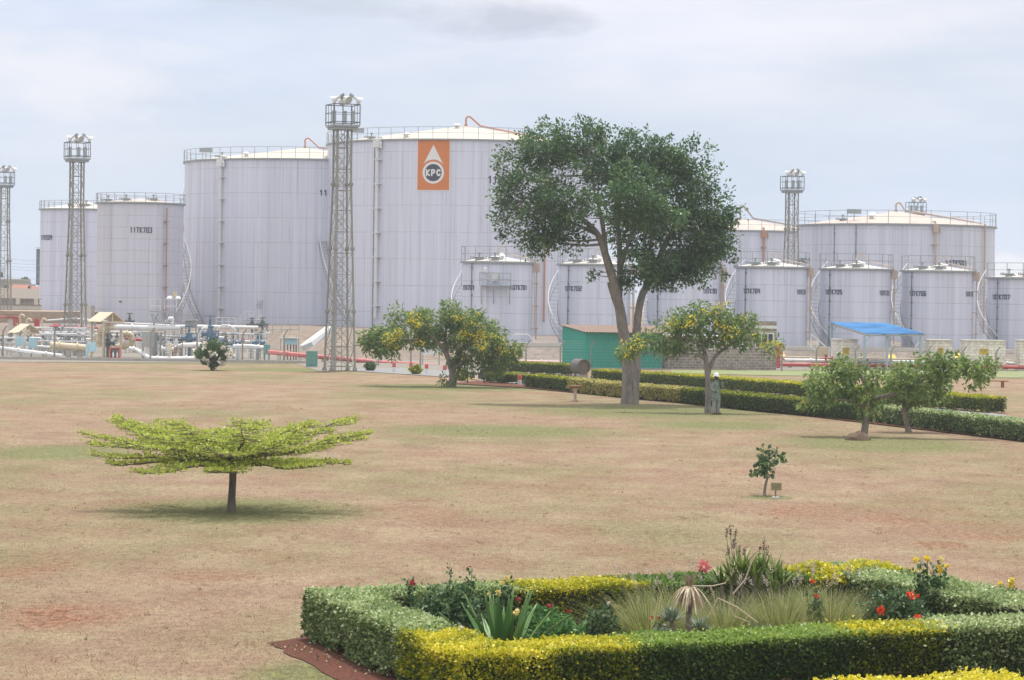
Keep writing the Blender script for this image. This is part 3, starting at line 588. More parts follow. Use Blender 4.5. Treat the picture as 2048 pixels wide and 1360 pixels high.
L_DED = leafmat('dead_leaf', [(0, (.20, .13, .09)), (.6, (.42, .33, .22)), (1, (.66, .58, .44))], .1, .8)
L_DEDBR = leafmat("seedhead", [(0, (.10, .06, .05)), (1, (.24, .16, .13))], .1)
PLUME = leafmat("plume", [(0, (.45, .36, .33)), (1, (.68, .60, .55))], .4)
L_SUC = leafmat('grey_rosette_leaf', [(0, (.11, .16, .10)), (1, (.28, .34, .24))], .1, .5)
PET_Y = leafmat('yellow_petal', [(0, (.80, .58, .01)), (.6, (.90, .72, .03)), (1, (.95, .86, .18))], .4)
PET_W = leafmat('white_petal', [(0, (.66, .60, .52)), (1, (.88, .86, .80))], .3)
PET_R = leafmat('red_petal', [(0, (.35, .02, .03)), (1, (.62, .05, .07))], .3)
PET_O = leafmat('orange_red_petal', [(0, (.75, .06, .02)), (1, (.88, .16, .06))], .3)
PET_PK = leafmat('pink_petal', [(0, (.70, .10, .14)), (1, (.85, .35, .35))], .3)
PET_PY = leafmat('pale_yellow_petal', [(0, (.80, .62, .15)), (1, (.92, .85, .45))], .3)
GRASSB = leafmat('dry_blade', [(0, (.18, .125, .082)), (.45, (.31, .235, .155)), (.8, (.44, .36, .235)), (.9, (.22, .235, .11)), (1, (.33, .17, .105))], .3, .9)
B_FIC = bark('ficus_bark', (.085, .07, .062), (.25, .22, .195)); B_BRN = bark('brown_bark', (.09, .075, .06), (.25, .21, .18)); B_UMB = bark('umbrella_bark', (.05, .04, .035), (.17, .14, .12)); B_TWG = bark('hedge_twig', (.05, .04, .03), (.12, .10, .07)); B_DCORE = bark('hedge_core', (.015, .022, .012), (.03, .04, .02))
def bez(p, q, bend, n=7):
    p, q = Vector(p), Vector(q); mid_ = (p+q)/2+Vector(bend); return [p*(1-t)**2+mid_*2*t*(1-t)+q*t*t for t in [i/(n-1) for i in range(n)]]
def crown_tree(name, label, cat, base_px, d_off=0, lobes=(), limbs=(), nclump=120, crad=.6, lpc=90, lsz=.14, mat=None, bmat=None, aspect=.3, droop=0, depth=1.0, trunk_r=.3, group=None, flowers=None, shell=.55, twig=.6, loc=None, flare=1.35, clump_flat=.75, tuft=.3):
    """lobes: (px,py,rx,ry[,dy]) ; limbs: list of pixel polylines with radius and depth offsets"""
    g = G(*base_px); d = g.y; s = F/d
    t = thing(name, label, cat, (g.x, g.y, 0), 0, group)
    loc3 = lambda px, py, dy=0: Vector(A(px, py, d+dy)) - Vector((g.x, g.y, 0))
    lp = []; b = MB()
    for lim in limbs:
        pts = [loc3(x, y, dy) for (x, y, dy, r) in lim]; rs = [r for (_, _, _, r) in lim]
        # refine with catmull like interpolation and slight wobble
        P2, R2 = [], []
        for i in range(len(pts)-1):
            p0 = pts[max(i-1, 0)]; p1 = pts[i]; p2 = pts[i+1]; p3 = pts[min(i+2, len(pts)-1)]
            for k_ in range(5):
                u = k_/5; q = .5*((2*p1)+(-p0+p2)*u+(2*p0-5*p1+4*p2-p3)*u*u+(-p0+3*p1-3*p2+p3)*u**3)
                P2.append(q); R2.append((rs[i]*(1-u)+rs[i+1]*u)*(1+rnd.uniform(-.06, .06)))
        P2.append(pts[-1]); R2.append(rs[-1]); b.tube(P2, R2, 10); lp += [(q, r) for q, r in zip(P2, R2) if q.z > lim[0][3]*0+.8]
    b.build('trunk', bmat, t, True)
    area = [l[2]*l[3] for l in lobes]; tot = sum(area); C = []
    for l in lobes:
        k_ = max(1, int(nclump*l[2]*l[3]/tot)); dy = l[4] if len(l) > 4 else 0; rx, ry = l[2]/s, l[3]/s; rd = min(rx, ry*1.3)*depth
        c = loc3(l[0], l[1], dy)
        for _ in range(k_):
            v = unit(rng.normal(size=(1, 3)))[0]; rr = rng.uniform(shell, 1.0)
            C.append((c.x+v[0]*rx*rr, c.y+v[1]*rd*rr, c.z+v[2]*ry*rr, rx, ry))
    C = np.array(C); cxm, czm = C[:, 0].mean(), C[:, 2].mean()-1.0
    P = []; Vv = []; AX = []
    for (x, y, z, rx, ry) in C:
        cr = min(crad*rng.uniform(.6, 1.25), max(rx, ry)*.9); n = int(lpc*(cr/crad)**2)+6
        o_ = unit(rng.normal(size=(n, 3)))*(rng.uniform(.25, 1, (n, 1))**.6)*cr; o_[:, 2] *= clump_flat; 
        od = np.array([x-cxm, y, (z-czm)*1.3]); od = od/max(np.linalg.norm(od), .1); o_ = o_*(.85-.25*tuft)+od*(rng.random((n, 1))**2)*cr*tuft*1.5+np.array([0, 0, 1])*(rng.random((n, 1))**2)*cr*tuft*.5; P.append(o_+np.array([x, y, z])); base = rng.uniform(.15, .6); Vv.append(np.clip(base+rng.normal(size=n)*.2, 0, 1)); AX.append(unit(o_)*.9+np.array([0, 0, -droop]))
    P = np.concatenate(P); Vv = np.concatenate(Vv); AX = np.concatenate(AX)
    cr_ = leaves('crown', P, lsz, mat, t, aspect, AX, .6, .8, Vv)
    # twigs linking limbs and clumps
    b = MB()
    if lp:
        LP = np.array([tuple(q) for q, r in lp])
        for (x, y, z, rx, ry) in C:
            if rnd.random() > twig: continue
            dd = np.linalg.norm((LP-np.array([x, y, z]))*np.array([1, 1, 1.3]), axis=1) + np.maximum(0, LP[:, 2]-z)*1.5; i = int(np.argmin(dd)); L_ = dd[i]
            if L_ > 2.6 or L_ < .15: continue
            r0 = min(lp[i][1]*.5, .012*L_*2+.012); pts = bez(LP[i], (x, y, z), (rnd.uniform(-.1, .1)*L_, rnd.uniform(-.1, .1)*L_, -.10*L_), 5); b.tube(pts, [r0, r0*.8, r0*.6, r0*.42, r0*.2], 5)
        if b.v: b.build('branches', bmat, t, True)
    if flowers:
        fm, nf, fsz, zones = flowers; Q = []; top = P[:, 2]
        for (px, py, rx, ry, k_) in zones:
            c = loc3(px, py); cx_, cz_ = c.x, c.z; sel = np.where(((P[:, 0]-cx_)/(rx/s))**2+((P[:, 2]-cz_)/(ry/s))**2 < 1)[0]
            if len(sel) == 0: continue
            sel = sel[np.argsort(P[sel, 1]-rng.uniform(0, 1.2, len(sel)))][:max(k_*6, 12)]
            for i in rng.choice(sel, min(k_, len(sel)), replace=False):
                m_ = rng.integers(5, nf); Q.append(P[i]+np.array([0, -.12, .05])+rng.normal(size=(m_, 3))*fsz*.9)
        Q = np.concatenate(Q); leaves('blossoms', Q, fsz, fm, t, .45, None, 1, .6, cup=.2)
    return t
# ---- the big tree
crown_tree('fig_tree', 'big dark green broad tree with a forked pale trunk, much the largest tree of all', 'tree', (1258, 808), mat=L_FIC, bmat=B_FIC, nclump=640, crad=.66, lpc=98, lsz=.165, aspect=.28, droop=.15, shell=.35, clump_flat=.8, tuft=.5,
  lobes=[(1090,310,62,62),(1160,300,75,48),(1050,400,55,55,-.6),(1140,400,85,75,-1),(1225,335,75,62,.5),(1280,390,85,75,-.6),(1340,350,50,50),(1385,405,50,75),(1345,465,85,75,.5),(1260,455,60,60,1.5),(1425,480,38,60),(1315,540,70,30,.5),(1270,560,30,14),(1385,525,50,32),(1100,482,60,22,-1),(1432,345,11,18),(1292,270,9,14),(1217,252,8,12),(1152,243,8,12),(1478,418,12,6),(1448,556,14,8),(992,432,10,10),(1405,330,12,16),(1235,405,60,38,-2.4),(1290,515,50,30,-1.2),(1320,430,60,40,-2.4),(1205,275,30,20),(1010,400,20,30),(1270,310,45,38),(1312,325,40,45),(1330,548,62,26),(1250,548,28,18),(1400,500,48,42),(1440,440,25,40),(1380,300,22,18),
         (1182,540,20,12),(1262,268,9,20),(1414,305,10,22),(1462,422,20,8),(1085,250,18,16),(1130,252,14,14),(1182,256,24,14),(1100,475,48,22,-.8),(1022,450,22,26),(1330,292,16,14),(1235,262,10,12),(1005,330,16,26),(1452,520,14,24)],
  limbs=[[(1259,812,0,.42),(1259,798,0,.36),(1258,770,0,.32),(1257,735,0,.30),(1254,700,0,.27),(1246,660,0,.25),(1240,620,0,.24),(1230,575,-.3,.22),(1214,520,-.5,.18),(1196,470,-.8,.15),(1160,435,-1.2,.10),(1110,405,-1.5,.06)],
         [(1266,812,0,.28),(1268,770,.1,.25),(1272,735,.1,.24),(1272,700,.2,.21),(1274,650,.3,.19),(1282,600,.3,.16),(1300,555,.4,.14),(1325,500,.5,.12),(1355,440,.6,.08),(1385,390,.6,.05)],
         [(1274,655,.3,.15),(1277,610,.8,.13),(1290,575,1,.11),(1330,540,1.3,.09),(1380,500,1.5,.06),(1430,470,1.6,.03)],
         [(1240,625,0,.16),(1226,590,-.2,.13),(1219,565,-.3,.12)],
         [(1238,600,.2,.17),(1240,540,.3,.14),(1238,480,.6,.12),(1232,400,.8,.07),(1228,330,.8,.04)],
         [(1214,520,-.5,.12),(1205,450,-.5,.10),(1190,380,-.6,.06),(1175,310,-.6,.03)],
         [(1196,470,-.8,.10),(1165,455,-1,.08),(1110,430,-1.2,.05),(1050,420,-1.2,.03)],
         [(1240,540,.3,.10),(1262,470,0,.08),(1290,390,-.2,.05),(1300,330,-.2,.03)],
         [(1300,555,.4,.09),(1300,490,.2,.07),(1320,420,0,.05),(1335,350,0,.03)],
         [(1256,735,0,.20),(1250,760,-.15,.14),(1250,790,-.2,.16),(1248,812,-.25,.2)],[(1268,735,0,.18),(1268,765,-.15,.13),(1270,790,-.2,.15),(1272,812,-.25,.18)]], twig=.75)
# ---- flowering trees
crown_tree('flowering_tree', 'low spreading dome of a tree with yellow blossoms all over, left of the small tanks', 'tree', (902, 774), mat=L_CAS, bmat=B_BRN, nclump=215, crad=.55, lpc=56, lsz=.27, aspect=.16, droop=.7, depth=1.3,
  lobes=[(775,682,42,30),(825,652,55,32),(880,636,50,24),(930,655,50,32),(965,685,48,32),(1000,706,34,20),(890,680,50,20,1),(840,688,28,12,-.5),(752,695,20,22),(945,715,50,20),(790,712,14,10),(930,738,14,12,-.5),(1010,738,16,8),(985,742,18,10),(893,762,18,8)],
  limbs=[[(903,778,0,.22),(904,762,0,.16),(903,740,0,.15),(895,715,0,.12),(880,690,-.3,.09),(850,665,-.5,.07),(810,650,-.5,.04)],[(904,748,0,.16),(915,715,.2,.13),(930,690,.3,.10),(950,660,.4,.05)],[(895,715,0,.12),(890,680,.4,.09),(895,645,.6,.05)],[(904,740,0,.12),(940,715,-.4,.09),(980,700,-.6,.05),(1010,705,-.6,.02)],[(880,690,-.3,.08),(830,680,-.8,.06),(775,680,-1,.03)],[(909,775,.1,.1),(912,755,.2,.08),(920,735,.3,.05)]],
  flowers=(PET_Y, 9, .095, [(880,670,150,60,95),(950,700,70,40,45),(810,670,60,30,22),(1010,712,30,20,12)]))
crown_tree('flowering_tree', 'airy tree, yellow blossoms mostly on its left, a person standing behind its thin trunk', 'tree', (1417, 826), mat=L_CAS, bmat=B_FIC, nclump=120, crad=.5, lpc=30, lsz=.26, aspect=.16, droop=.6, depth=1.1,
  lobes=[(1345,655,38,25),(1400,650,60,30),(1460,650,45,25),(1420,635,40,20),(1300,680,28,16),(1270,700,24,28,-.4),(1380,690,50,16),(1500,665,30,22),(1535,690,22,14),(1540,712,14,8),(1330,700,30,12),(1460,685,40,12)],
  limbs=[[(1417,830,0,.19),(1416,810,0,.14),(1416,775,0,.12),(1413,730,0,.11),(1407,695,0,.09),(1398,665,0,.06),(1385,640,0,.03)],[(1416,750,0,.09),(1426,720,.2,.08),(1445,700,.3,.06),(1480,680,.4,.04),(1520,680,.4,.02)],[(1413,720,0,.07),(1385,708,-.3,.05),(1345,715,-.4,.03),(1300,705,-.5,.015)],[(1407,695,0,.06),(1425,665,.2,.05),(1440,640,.3,.02)],[(1407,695,0,.05),(1360,675,-.2,.04),(1290,690,-.4,.02)]],
  flowers=(PET_Y, 10, .095, [(1265,705,28,34,18),(1330,650,26,20,9),(1410,650,60,30,12),(1480,660,60,30,10),(1535,700,28,18,9),(1440,612,10,10,4)]), twig=.9)
# ---- drooping trees on the right
crown_tree('drooping_tree', 'broad leaning tree with drooping leaves, a long limb reaching right, earth mound at its foot', 'tree', (1727, 874), mat=L_DRO, bmat=B_BRN, nclump=165, crad=.40, lpc=36, lsz=.18, aspect=.26, droop=.8, depth=1.1,
  lobes=[(1700,735,45,24),(1660,770,45,38),(1640,800,32,22,-.3),(1720,770,45,40),(1740,810,25,30),(1790,760,40,28),(1850,740,45,24,-.3),(1900,740,50,24,-.3),(1950,735,40,22,-.3),(1985,745,24,12,-.3),(1830,775,35,22),(1610,810,16,10),(1945,765,20,12),(1728,840,8,8)],
  limbs=[[(1725,878,0,.20),(1728,868,0,.14),(1732,840,0,.12),(1734,815,0,.11),(1740,790,0,.09),(1728,765,0,.06),(1715,740,0,.03)],[(1738,800,0,.09),(1765,793,0,.08),(1790,788,0,.075),(1815,776,0,.07),(1850,758,-.1,.05),(1900,742,-.2,.035),(1960,738,-.3,.02)],[(1734,805,0,.06),(1700,780,-.2,.05),(1650,775,-.3,.02)],[(1734,820,0,.05),(1690,800,-.3,.04),(1640,805,-.4,.015)]], twig=.8,
  flowers=(PET_Y, 9, .05, [(1610,812,20,10,4),(1700,800,40,25,2)]))
crown_tree('drooping_tree', 'smaller forked tree with bright leaves just right of the broad leaning one', 'tree', (1816, 865), mat=L_DRO, bmat=B_BRN, nclump=70, crad=.42, lpc=38, lsz=.18, aspect=.26, droop=.7, depth=1.1,
  lobes=[(1820,775,45,28),(1860,785,35,25),(1790,790,28,22),(1880,770,25,18),(1830,800,25,12)],
  limbs=[[(1818,868,0,.14),(1814,850,0,.09),(1809,825,0,.08),(1806,805,0,.06),(1795,785,0,.03)],[(1810,828,0,.06),(1822,808,.1,.05),(1840,785,.2,.03)]], twig=.8)
b = MB(); g = G(1724, 880); b.lathe([(.46, -.02), (.42, .12), (.30, .22), (.12, .28), (.02, .30)], n=14); b.v = [(x*(1+rnd.uniform(-.12, .12)), y*(1+rnd.uniform(-.12, .12)), z*rnd.uniform(.8, 1.2)) for x, y, z in b.v]
o = b.build('soil_mound', paint('mound_earth', (.13, .09, .06), .95, dirt=.4), None, True); o.location = (g.x-.15, g.y-.15, 0); tag(o, 'small brown earth mound at the foot of the leaning tree', 'mound')
# ---- umbrella tree
def umbrella():
    g = G(463, 1023); t = thing('umbrella_tree', 'young lime green tree with flat layered branches like an umbrella, alone on the lawn', 'tree', (g.x, g.y, 0)); d = g.y; s = F/d
    zf = A(463, 925, d).z; b = MB()
    b.tube([(0, 0, -.05), (0, 0, .04), (.0, 0, .3), (.02, 0, .7), (.02, 0, zf), (.03, 0, zf+.35), (.02, 0, zf+.75)], [.15, .105, .085, .08, .085, .05, .02], 10)
    P = []; V = []; tw_ = MB()
    specs = []
    # tier: (n, R, z start, z tip, azimuth offset)
    for (n, R, z0, zt, a0, wd) in ((9, 2.65, zf+.10, 2.00, .12, .60), (9, 3.05, zf+.02, 1.64, .45, .50), (8, 2.6, zf-.03, 1.04, .15, .50), (5, 1.6, zf+.22, 1.72, .6, .42)):
        for i in range(n): specs.append((a0+2*pi*i/n+rnd.uniform(-.15, .15), R*rnd.uniform(.84, 1.06), z0, zt+rnd.uniform(-.12, .10), wd))
    specs += [(pi*1.01, 3.4, zf, 1.74, .42), (pi*.96, 2.8, zf+.1, 2.0, .5), (pi*1.06, 3.0, zf-.02, 1.25, .4), (.05, 3.1, zf, 1.78, .42)]
    for (a, R, z0, zt, wd) in specs:
        n = 12; pts = []
        for i in range(n+1):
            u = i/n; r = R*u; z = z0+(zt-z0)*(u**1.05)+.05*math.sin(u*9+a); pts.append(Vector((r*math.cos(a+.08*math.sin(u*5)), r*math.sin(a+.08*math.sin(u*5)), z)))
        b.tube(pts, [max(.006, .05*(1-i/n)**.8*(R/3.2)) for i in range(n+1)], 6)
        for i in range(2, n+1):
            u = i/n; L = wd*(math.sin(pi*min(1, u*.9))**.7)*rnd.uniform(.7, 1.15)+.08
            for sd_ in (-1, 1):
                for rep in range(2):
                    aa = a+sd_*rnd.uniform(.5, 1.25); p0 = pts[i]-(pts[i]-pts[i-1])*rnd.random(); p1 = p0+Vector((math.cos(aa)*L, math.sin(aa)*L, rnd.uniform(-.02, .05))); tw_.tube([p0, (p0+p1)/2+Vector((0, 0, -.02)), p1], [.010, .007, .003], 4, caps=False)
                    m_ = int(11*L/.4)+3; f = rng.uniform(0, 1.05, (m_, 1)); q = np.array(p0)*(1-f)+np.array(p1)*f + rng.normal(size=(m_, 3))*np.array([.04, .04, .018]); q[:, 2] += .02; P.append(q); V.append(np.clip(rng.normal(.5, .22, m_), 0, 1))
        m_ = 38; f = rng.uniform(.12, 1.02, m_); idx = np.minimum((f*n).astype(int), n); q = np.array([tuple(pts[k]) for k in idx])+rng.normal(size=(m_, 3))*np.array([.07, .07, .03]); q[:, 2] += .04; P.append(q); V.append(np.clip(rng.normal(.6, .2, m_), 0, 1))
    b.build('trunk', B_UMB, t, True); tw_.build('branches', B_UMB, t, True)
    leaves('crown', np.concatenate(P), .066, L_UMB, t, .36, np.array([0, 0, .8]), 1, .3, np.concatenate(V))
umbrella()
# ---- sapling with its little sign
g = G(1530, 991); t = thing('sapling', 'young sapling with glossy round leaves beside a small wooden sign on the lawn', 'sapling', (g.x, g.y, 0)); s = F/g.y
L3 = lambda px, py, dy=0: Vector(A(px, py, g.y+dy))-Vector((g.x, g.y, 0))
b = MB(); b.tube([L3(1530, 995), L3(1529, 985), L3(1531, 970), L3(1535, 955), L3(1533, 935), L3(1530, 915), L3(1540, 895)], [.045, .035, .033, .028, .02, .012, .005], 8)
for q in ((1515, 945), (1520, 925), (1512, 912), (1550, 905), (1562, 915), (1545, 930), (1548, 950), (1560, 905)): b.tube([L3(1533, 940 if q[1] > 920 else 925), L3((1533+q[0])/2, q[1]+4), L3(*q, rnd.uniform(-.2, .2))], [.012, .009, .004], 5)
b.build('trunk', B_FIC, t, True); P = []
for (px, py, r) in ((1517, 912, .12), (1526, 904, .12), (1538, 903, .12), (1550, 906, .12), (1558, 912, .11), (1565, 918, .06), (1520, 926, .12), (1530, 920, .12), (1540, 920, .10), (1518, 932, .11), (1530, 935, .12), (1547, 931, .07), (1513, 945, .10), (1522, 945, .12), (1534, 945, .12), (1545, 948, .10), (1508, 950, .05)):
    P.append(np.array(L3(px, py))+rng.normal(size=(15, 3))*np.array([r*.55, .16, r*.55]))
P = np.concatenate(P); leaves('crown', P, .125, L_SAP, t, .38, np.array([0, -.2, .1]), 1, .4, cup=.08)
g = G(1551, 997); t = thing('plaque_sign', 'small weathered wooden plaque on a thin post beside the sapling', 'sign', (g.x, g.y, 0), .05)
b = MB(); b.bar((0, 0, 0), (0, 0, .28), .035); b.build('post', B_BRN, t)
WOODS = paint('weathered_board', (.30, .28, .16), .8, dirt=.3); z = A(1552, 973, g.y).z
o = MB().box((0.01, -.02, z), (.27, .025, .19)).build('board', WOODS, t)
b = MB()
for k_ in range(5): b.add([(x+.01, -.036, zz) for x, zz in ((-.11, z+.06-k_*.032), (.11-.02*(k_ % 2), z+.06-k_*.032), (.11-.02*(k_ % 2), z+.072-k_*.032), (-.11, z+.072-k_*.032))], [(0, 1, 2, 3)])
b.build('faded_lines', paint('faded_line_paint', (.17, .16, .10), .9), o)
b = MB(); b.lathe([(.10, 0), (.10, .035), (.06, .05), (.02, .05)], n=12); b.build('base', PALEC, t)
# ---- shrubs
def bush(name, label, cat, px, py, wpx, hpx, mat, n, lsz, group=None, flowers=None, stem=.25, aspect=.3, v=None, droop=0.0, depthf=1.0, dens=1.0):
    g = G(px, py); s = F/g.y; w_, h_ = wpx/s/2, hpx/s; t = thing(name, label, cat, (g.x, g.y, 0), 0, group)
    b = MB()
    for i in range(7):
        a = 2*pi*i/7; b.tube([(.03*math.cos(a), .03*math.sin(a), 0), (.35*w_*math.cos(a), .35*w_*math.sin(a), h_*.4), (.7*w_*math.cos(a), .7*w_*math.sin(a)*depthf, h_*.8)], [.02+.02*h_, .02*h_+.008, .004], 5)
    b.build('stems', B_BRN, t, True)
    u = unit(rng.normal(size=(n, 3))); r = rng.uniform(.3, 1, (n, 1))**.5*(1+.18*np.sin(u[:, :1]*7+1)*np.cos(u[:, 2:]*6)); q = u*r*np.array([w_, w_*depthf, h_*(1-stem)/2]); q[:, 2] += h_*(stem+(1-stem)/2)
    leaves('foliage', q, lsz, mat, t, aspect, u*.8+np.array([0, 0, .3-droop]), 1, .5)
    if flowers:
        fm, k_, fs, spread_ = flowers; sel = np.where((q[:, 1] < .3*w_))[0]; rr = np.linalg.norm(q[sel]-np.array([0, 0, h_*.6]), axis=1); sel = sel[np.argsort(-rr)][:max(k_*8, 30)]
        for i in rng.choice(sel, k_, replace=False):
            c = q[i]+u[i]*.04*hpx/20; pp = c+rng.normal(size=(9, 3))*fs*.18; leaves('flower', pp, fs*.7, fm, t, .5, None, 1, .3, cup=.2)
    return t
bush('flowering_shrub', 'round dark shrub dotted with white flowers standing alone in front of the pipe yard', 'shrub', 424, 741, 64, 60, L_SAP, 5200, .15, flowers=(PET_W, 26, .26, 1), stem=.12)
bush('shrub', 'small dark bush at the lawn edge right of the nearest floodlight tower', 'shrub', 740, 742, 22, 18, L_ROS, 700, .13, stem=.05)
bush('shrub', 'small yellow green bush at the lawn edge among the red and white bollards', 'shrub', 831, 749, 24, 18, L_YEL, 700, .13, stem=.05)
bush('shrub', 'yellow green bush right behind the trunk of the low flowering tree', 'shrub', 922, 762, 24, 26, L_YEL, 900, .13, stem=.05)
# ================================================================ hedges
def hedge(label, p0, p1, wd, h, mat, lsz, dens, vt=(.55, .2), vs=(.3, .2), topband=0.0, group=None, side=1, round_=.06, stems=True, name='hedge', cat='hedge', vpatch=0.0, aspect=.34, ends=(1, 1), bump_=.03):
    """front-bottom edge runs p0->p1; body lies behind it (to the left of p0->p1 direction when side=1)"""
    p0, p1 = Vector((p0[0], p0[1])), Vector((p1[0], p1[1])); d = p1-p0; Ln = d.length; rz = math.atan2(d.y, d.x)
    t = thing(name, label, cat, (p0.x, p0.y, 0), rz, group)
    def face(n, kind):
        u = rng.uniform(0, 1, n); v = rng.uniform(0, 1, n)
        if kind == 'top': return np.stack([u*Ln, v*wd, np.full(n, h)], 1), np.tile([0, 0, 1.], (n, 1))
        if kind == 'front': return np.stack([u*Ln, np.zeros(n), .04+v*(h-.04)], 1), np.tile([0, -1., 0], (n, 1))
        if kind == 'back': return np.stack([u*Ln, np.full(n, wd), .04+v*(h-.04)], 1), np.tile([0, 1., 0], (n, 1))
        if kind == 'e0': return np.stack([np.zeros(n), v*wd, .05+u*(h-.05)], 1), np.tile([-1., 0, 0], (n, 1))
        return np.stack([np.full(n, Ln), v*wd, .05+u*(h-.05)], 1), np.tile([1., 0, 0], (n, 1))
    Ps, Ns, Vs = [], [], []
    for kind, area in (('top', Ln*wd), ('front', Ln*h), ('back', Ln*h*.6), ('e0', wd*h*ends[0]), ('e1', wd*h*ends[1])):
        n = int(area*dens)
        if n < 1: continue
        q, nr = face(n, kind)
        if kind in ('top', 'front', 'back'):
            jx = rng.normal(0, .16 if Ln < 12 and dens > 1500 else .08, n); qx = q[:, 0]+jx; lo_ = -9 if not ends[0] else 0; hi_ = Ln+9 if not ends[1] else Ln; q[:, 0] = np.clip(qx, lo_, hi_)
        q = q; x, y, z = q[:, 0], q[:, 1], q[:, 2]
        q = q + nr*(bump_*(np.sin(x*5.1+z*7)+np.sin(x*2.3+y*6+1.3)+np.sin(y*9+z*4)))[:, None]*.6 - nr*(rng.exponential(.03, n)*1.0)[:, None] + nr*(rng.random(n) > .975)[:, None]*.05
        # round the top edges
        e = np.clip(1-(h-q[:, 2])/round_, 0, 1)*round_*.5
        if kind == 'front': q[:, 1] += e
        if kind == 'back': q[:, 1] -= e
        if kind in ('front', 'back'):
            low = (q[:, 2] < .16) & (np.sin(q[:, 0]*7.7)+np.sin(q[:, 0]*3.1+2) > .45); keep = ~low; q, nr = q[keep], nr[keep]; n = len(q)
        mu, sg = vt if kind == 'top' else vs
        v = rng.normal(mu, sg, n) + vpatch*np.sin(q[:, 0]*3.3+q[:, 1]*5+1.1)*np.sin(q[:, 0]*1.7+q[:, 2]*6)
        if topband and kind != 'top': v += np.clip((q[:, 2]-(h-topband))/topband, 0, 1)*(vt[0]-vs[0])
        Ps.append(q); Ns.append(nr); Vs.append(np.clip(v, 0, 1))
    P = np.concatenate(Ps); Nn = np.concatenate(Ns); V = np.concatenate(Vs)
    top_ = (Nn[:, 2:] > .5); leaves('foliage', P, lsz, mat, t, aspect, np.where(top_, np.array([0, 0, .15]), Nn*.8+np.array([0, 0, .35])), 1, np.where(top_, np.array([0, 0, 2.2]), np.array([0, 0, .7])), V)
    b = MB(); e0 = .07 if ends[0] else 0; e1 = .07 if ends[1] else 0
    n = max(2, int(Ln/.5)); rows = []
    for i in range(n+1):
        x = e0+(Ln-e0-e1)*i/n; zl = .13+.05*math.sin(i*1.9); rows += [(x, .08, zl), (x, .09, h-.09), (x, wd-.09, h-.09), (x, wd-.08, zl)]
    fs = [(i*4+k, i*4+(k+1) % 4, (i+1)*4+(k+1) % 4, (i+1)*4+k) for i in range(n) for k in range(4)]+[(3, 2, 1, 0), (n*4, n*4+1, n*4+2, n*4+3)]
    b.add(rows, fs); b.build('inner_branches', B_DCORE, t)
    if stems:
        b = MB(); k_ = int(Ln/.32)
        for i in range(k_): x = (i+.5)*Ln/k_+rnd.uniform(-.1, .1); b.tube([(x, wd*rnd.uniform(.25, .75), -.02), (x+rnd.uniform(-.05, .05), wd*.5, .24)], [.016, .010], 4, caps=False)
        if b.v: b.build('stems', B_TWG, t)
    return t
def lerp2(a, b, t): return (a[0]*(1-t)+b[0]*t, a[1]*(1-t)+b[1]*t)
FA = dict(lsz=.085, dens=520)
# front row (base front edge pixels)
fr = {1048: 775, 1135: 784, 1250: 797, 1362: 807, 1480: 820, 1605: 832, 1745: 846, 1900: 866, 2110: 892}
X = sorted(fr); P_ = [gx(x, fr[x]) for x in X]
specs = [('dark green clipped hedge end at the road, left of the golden stretch', L_YEL, (.62, .15), (.18, .15), .14), ('pale golden hedge stretch behind the bird bath', L_PAL, (.72, .18), (.55, .22), .1), ('pale golden hedge stretch right of the thick trunk', L_PAL, (.72, .18), (.55, .22), .1),
         ('green hedge stretch with bright lime top left of the standing person', L_YEL, (.52, .10), (.16, .13), .12), ('green hedge stretch with lime top right behind the standing person', L_YEL, (.50, .10), (.15, .12), .12), ('dark green hedge stretch partly under the leaning tree', L_GRN, (.55, .12), (.25, .2), .12),
         ('variegated hedge stretch behind the smaller forked tree', L_VAR, (.62, .18), (.28, .24), .08), ('variegated hedge stretch running out at the right edge', L_VAR, (.62, .18), (.28, .24), .08)]
for i, (lab, mt_, vt, vs, tb) in enumerate(specs):
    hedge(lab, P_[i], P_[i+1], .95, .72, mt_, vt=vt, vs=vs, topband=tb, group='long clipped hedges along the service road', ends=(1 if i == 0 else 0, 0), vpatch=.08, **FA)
br_ = [((978, 744), (1142, 752), 'golden topped back hedge left of the concrete roller', L_YEL, (.60, .10), (.25, .15)), ((1183, 764), (1360, 775), 'yellow topped back hedge between the roller and the thin flowering tree', L_YEL, (.70, .10), (.26, .16)), ((1360, 775), (1622, 797), 'yellow topped back hedge behind the standing person', L_YEL, (.78, .08), (.28, .17)),
       ((1622, 797), (1800, 812), 'yellow topped back hedge behind the leaning tree', L_YEL, (.78, .08), (.30, .17)), ((1800, 812), (1973, 827), 'end stretch of the yellow topped back hedge, on the right', L_YEL, (.72, .10), (.34, .17))]
for i, (a, c, lab, mt_, vt, vs) in enumerate(br_):
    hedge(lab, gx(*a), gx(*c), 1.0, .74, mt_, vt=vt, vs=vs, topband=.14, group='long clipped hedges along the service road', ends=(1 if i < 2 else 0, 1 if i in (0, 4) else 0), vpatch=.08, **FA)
hedge('short loose golden green hedge between the low flowering tree and the road bollard', gx(968, 767), gx(1030, 769), 1.1, .62, L_YEL, .09, 480, vt=(.58, .15), vs=(.25, .18), topband=.2, bump_=.06)
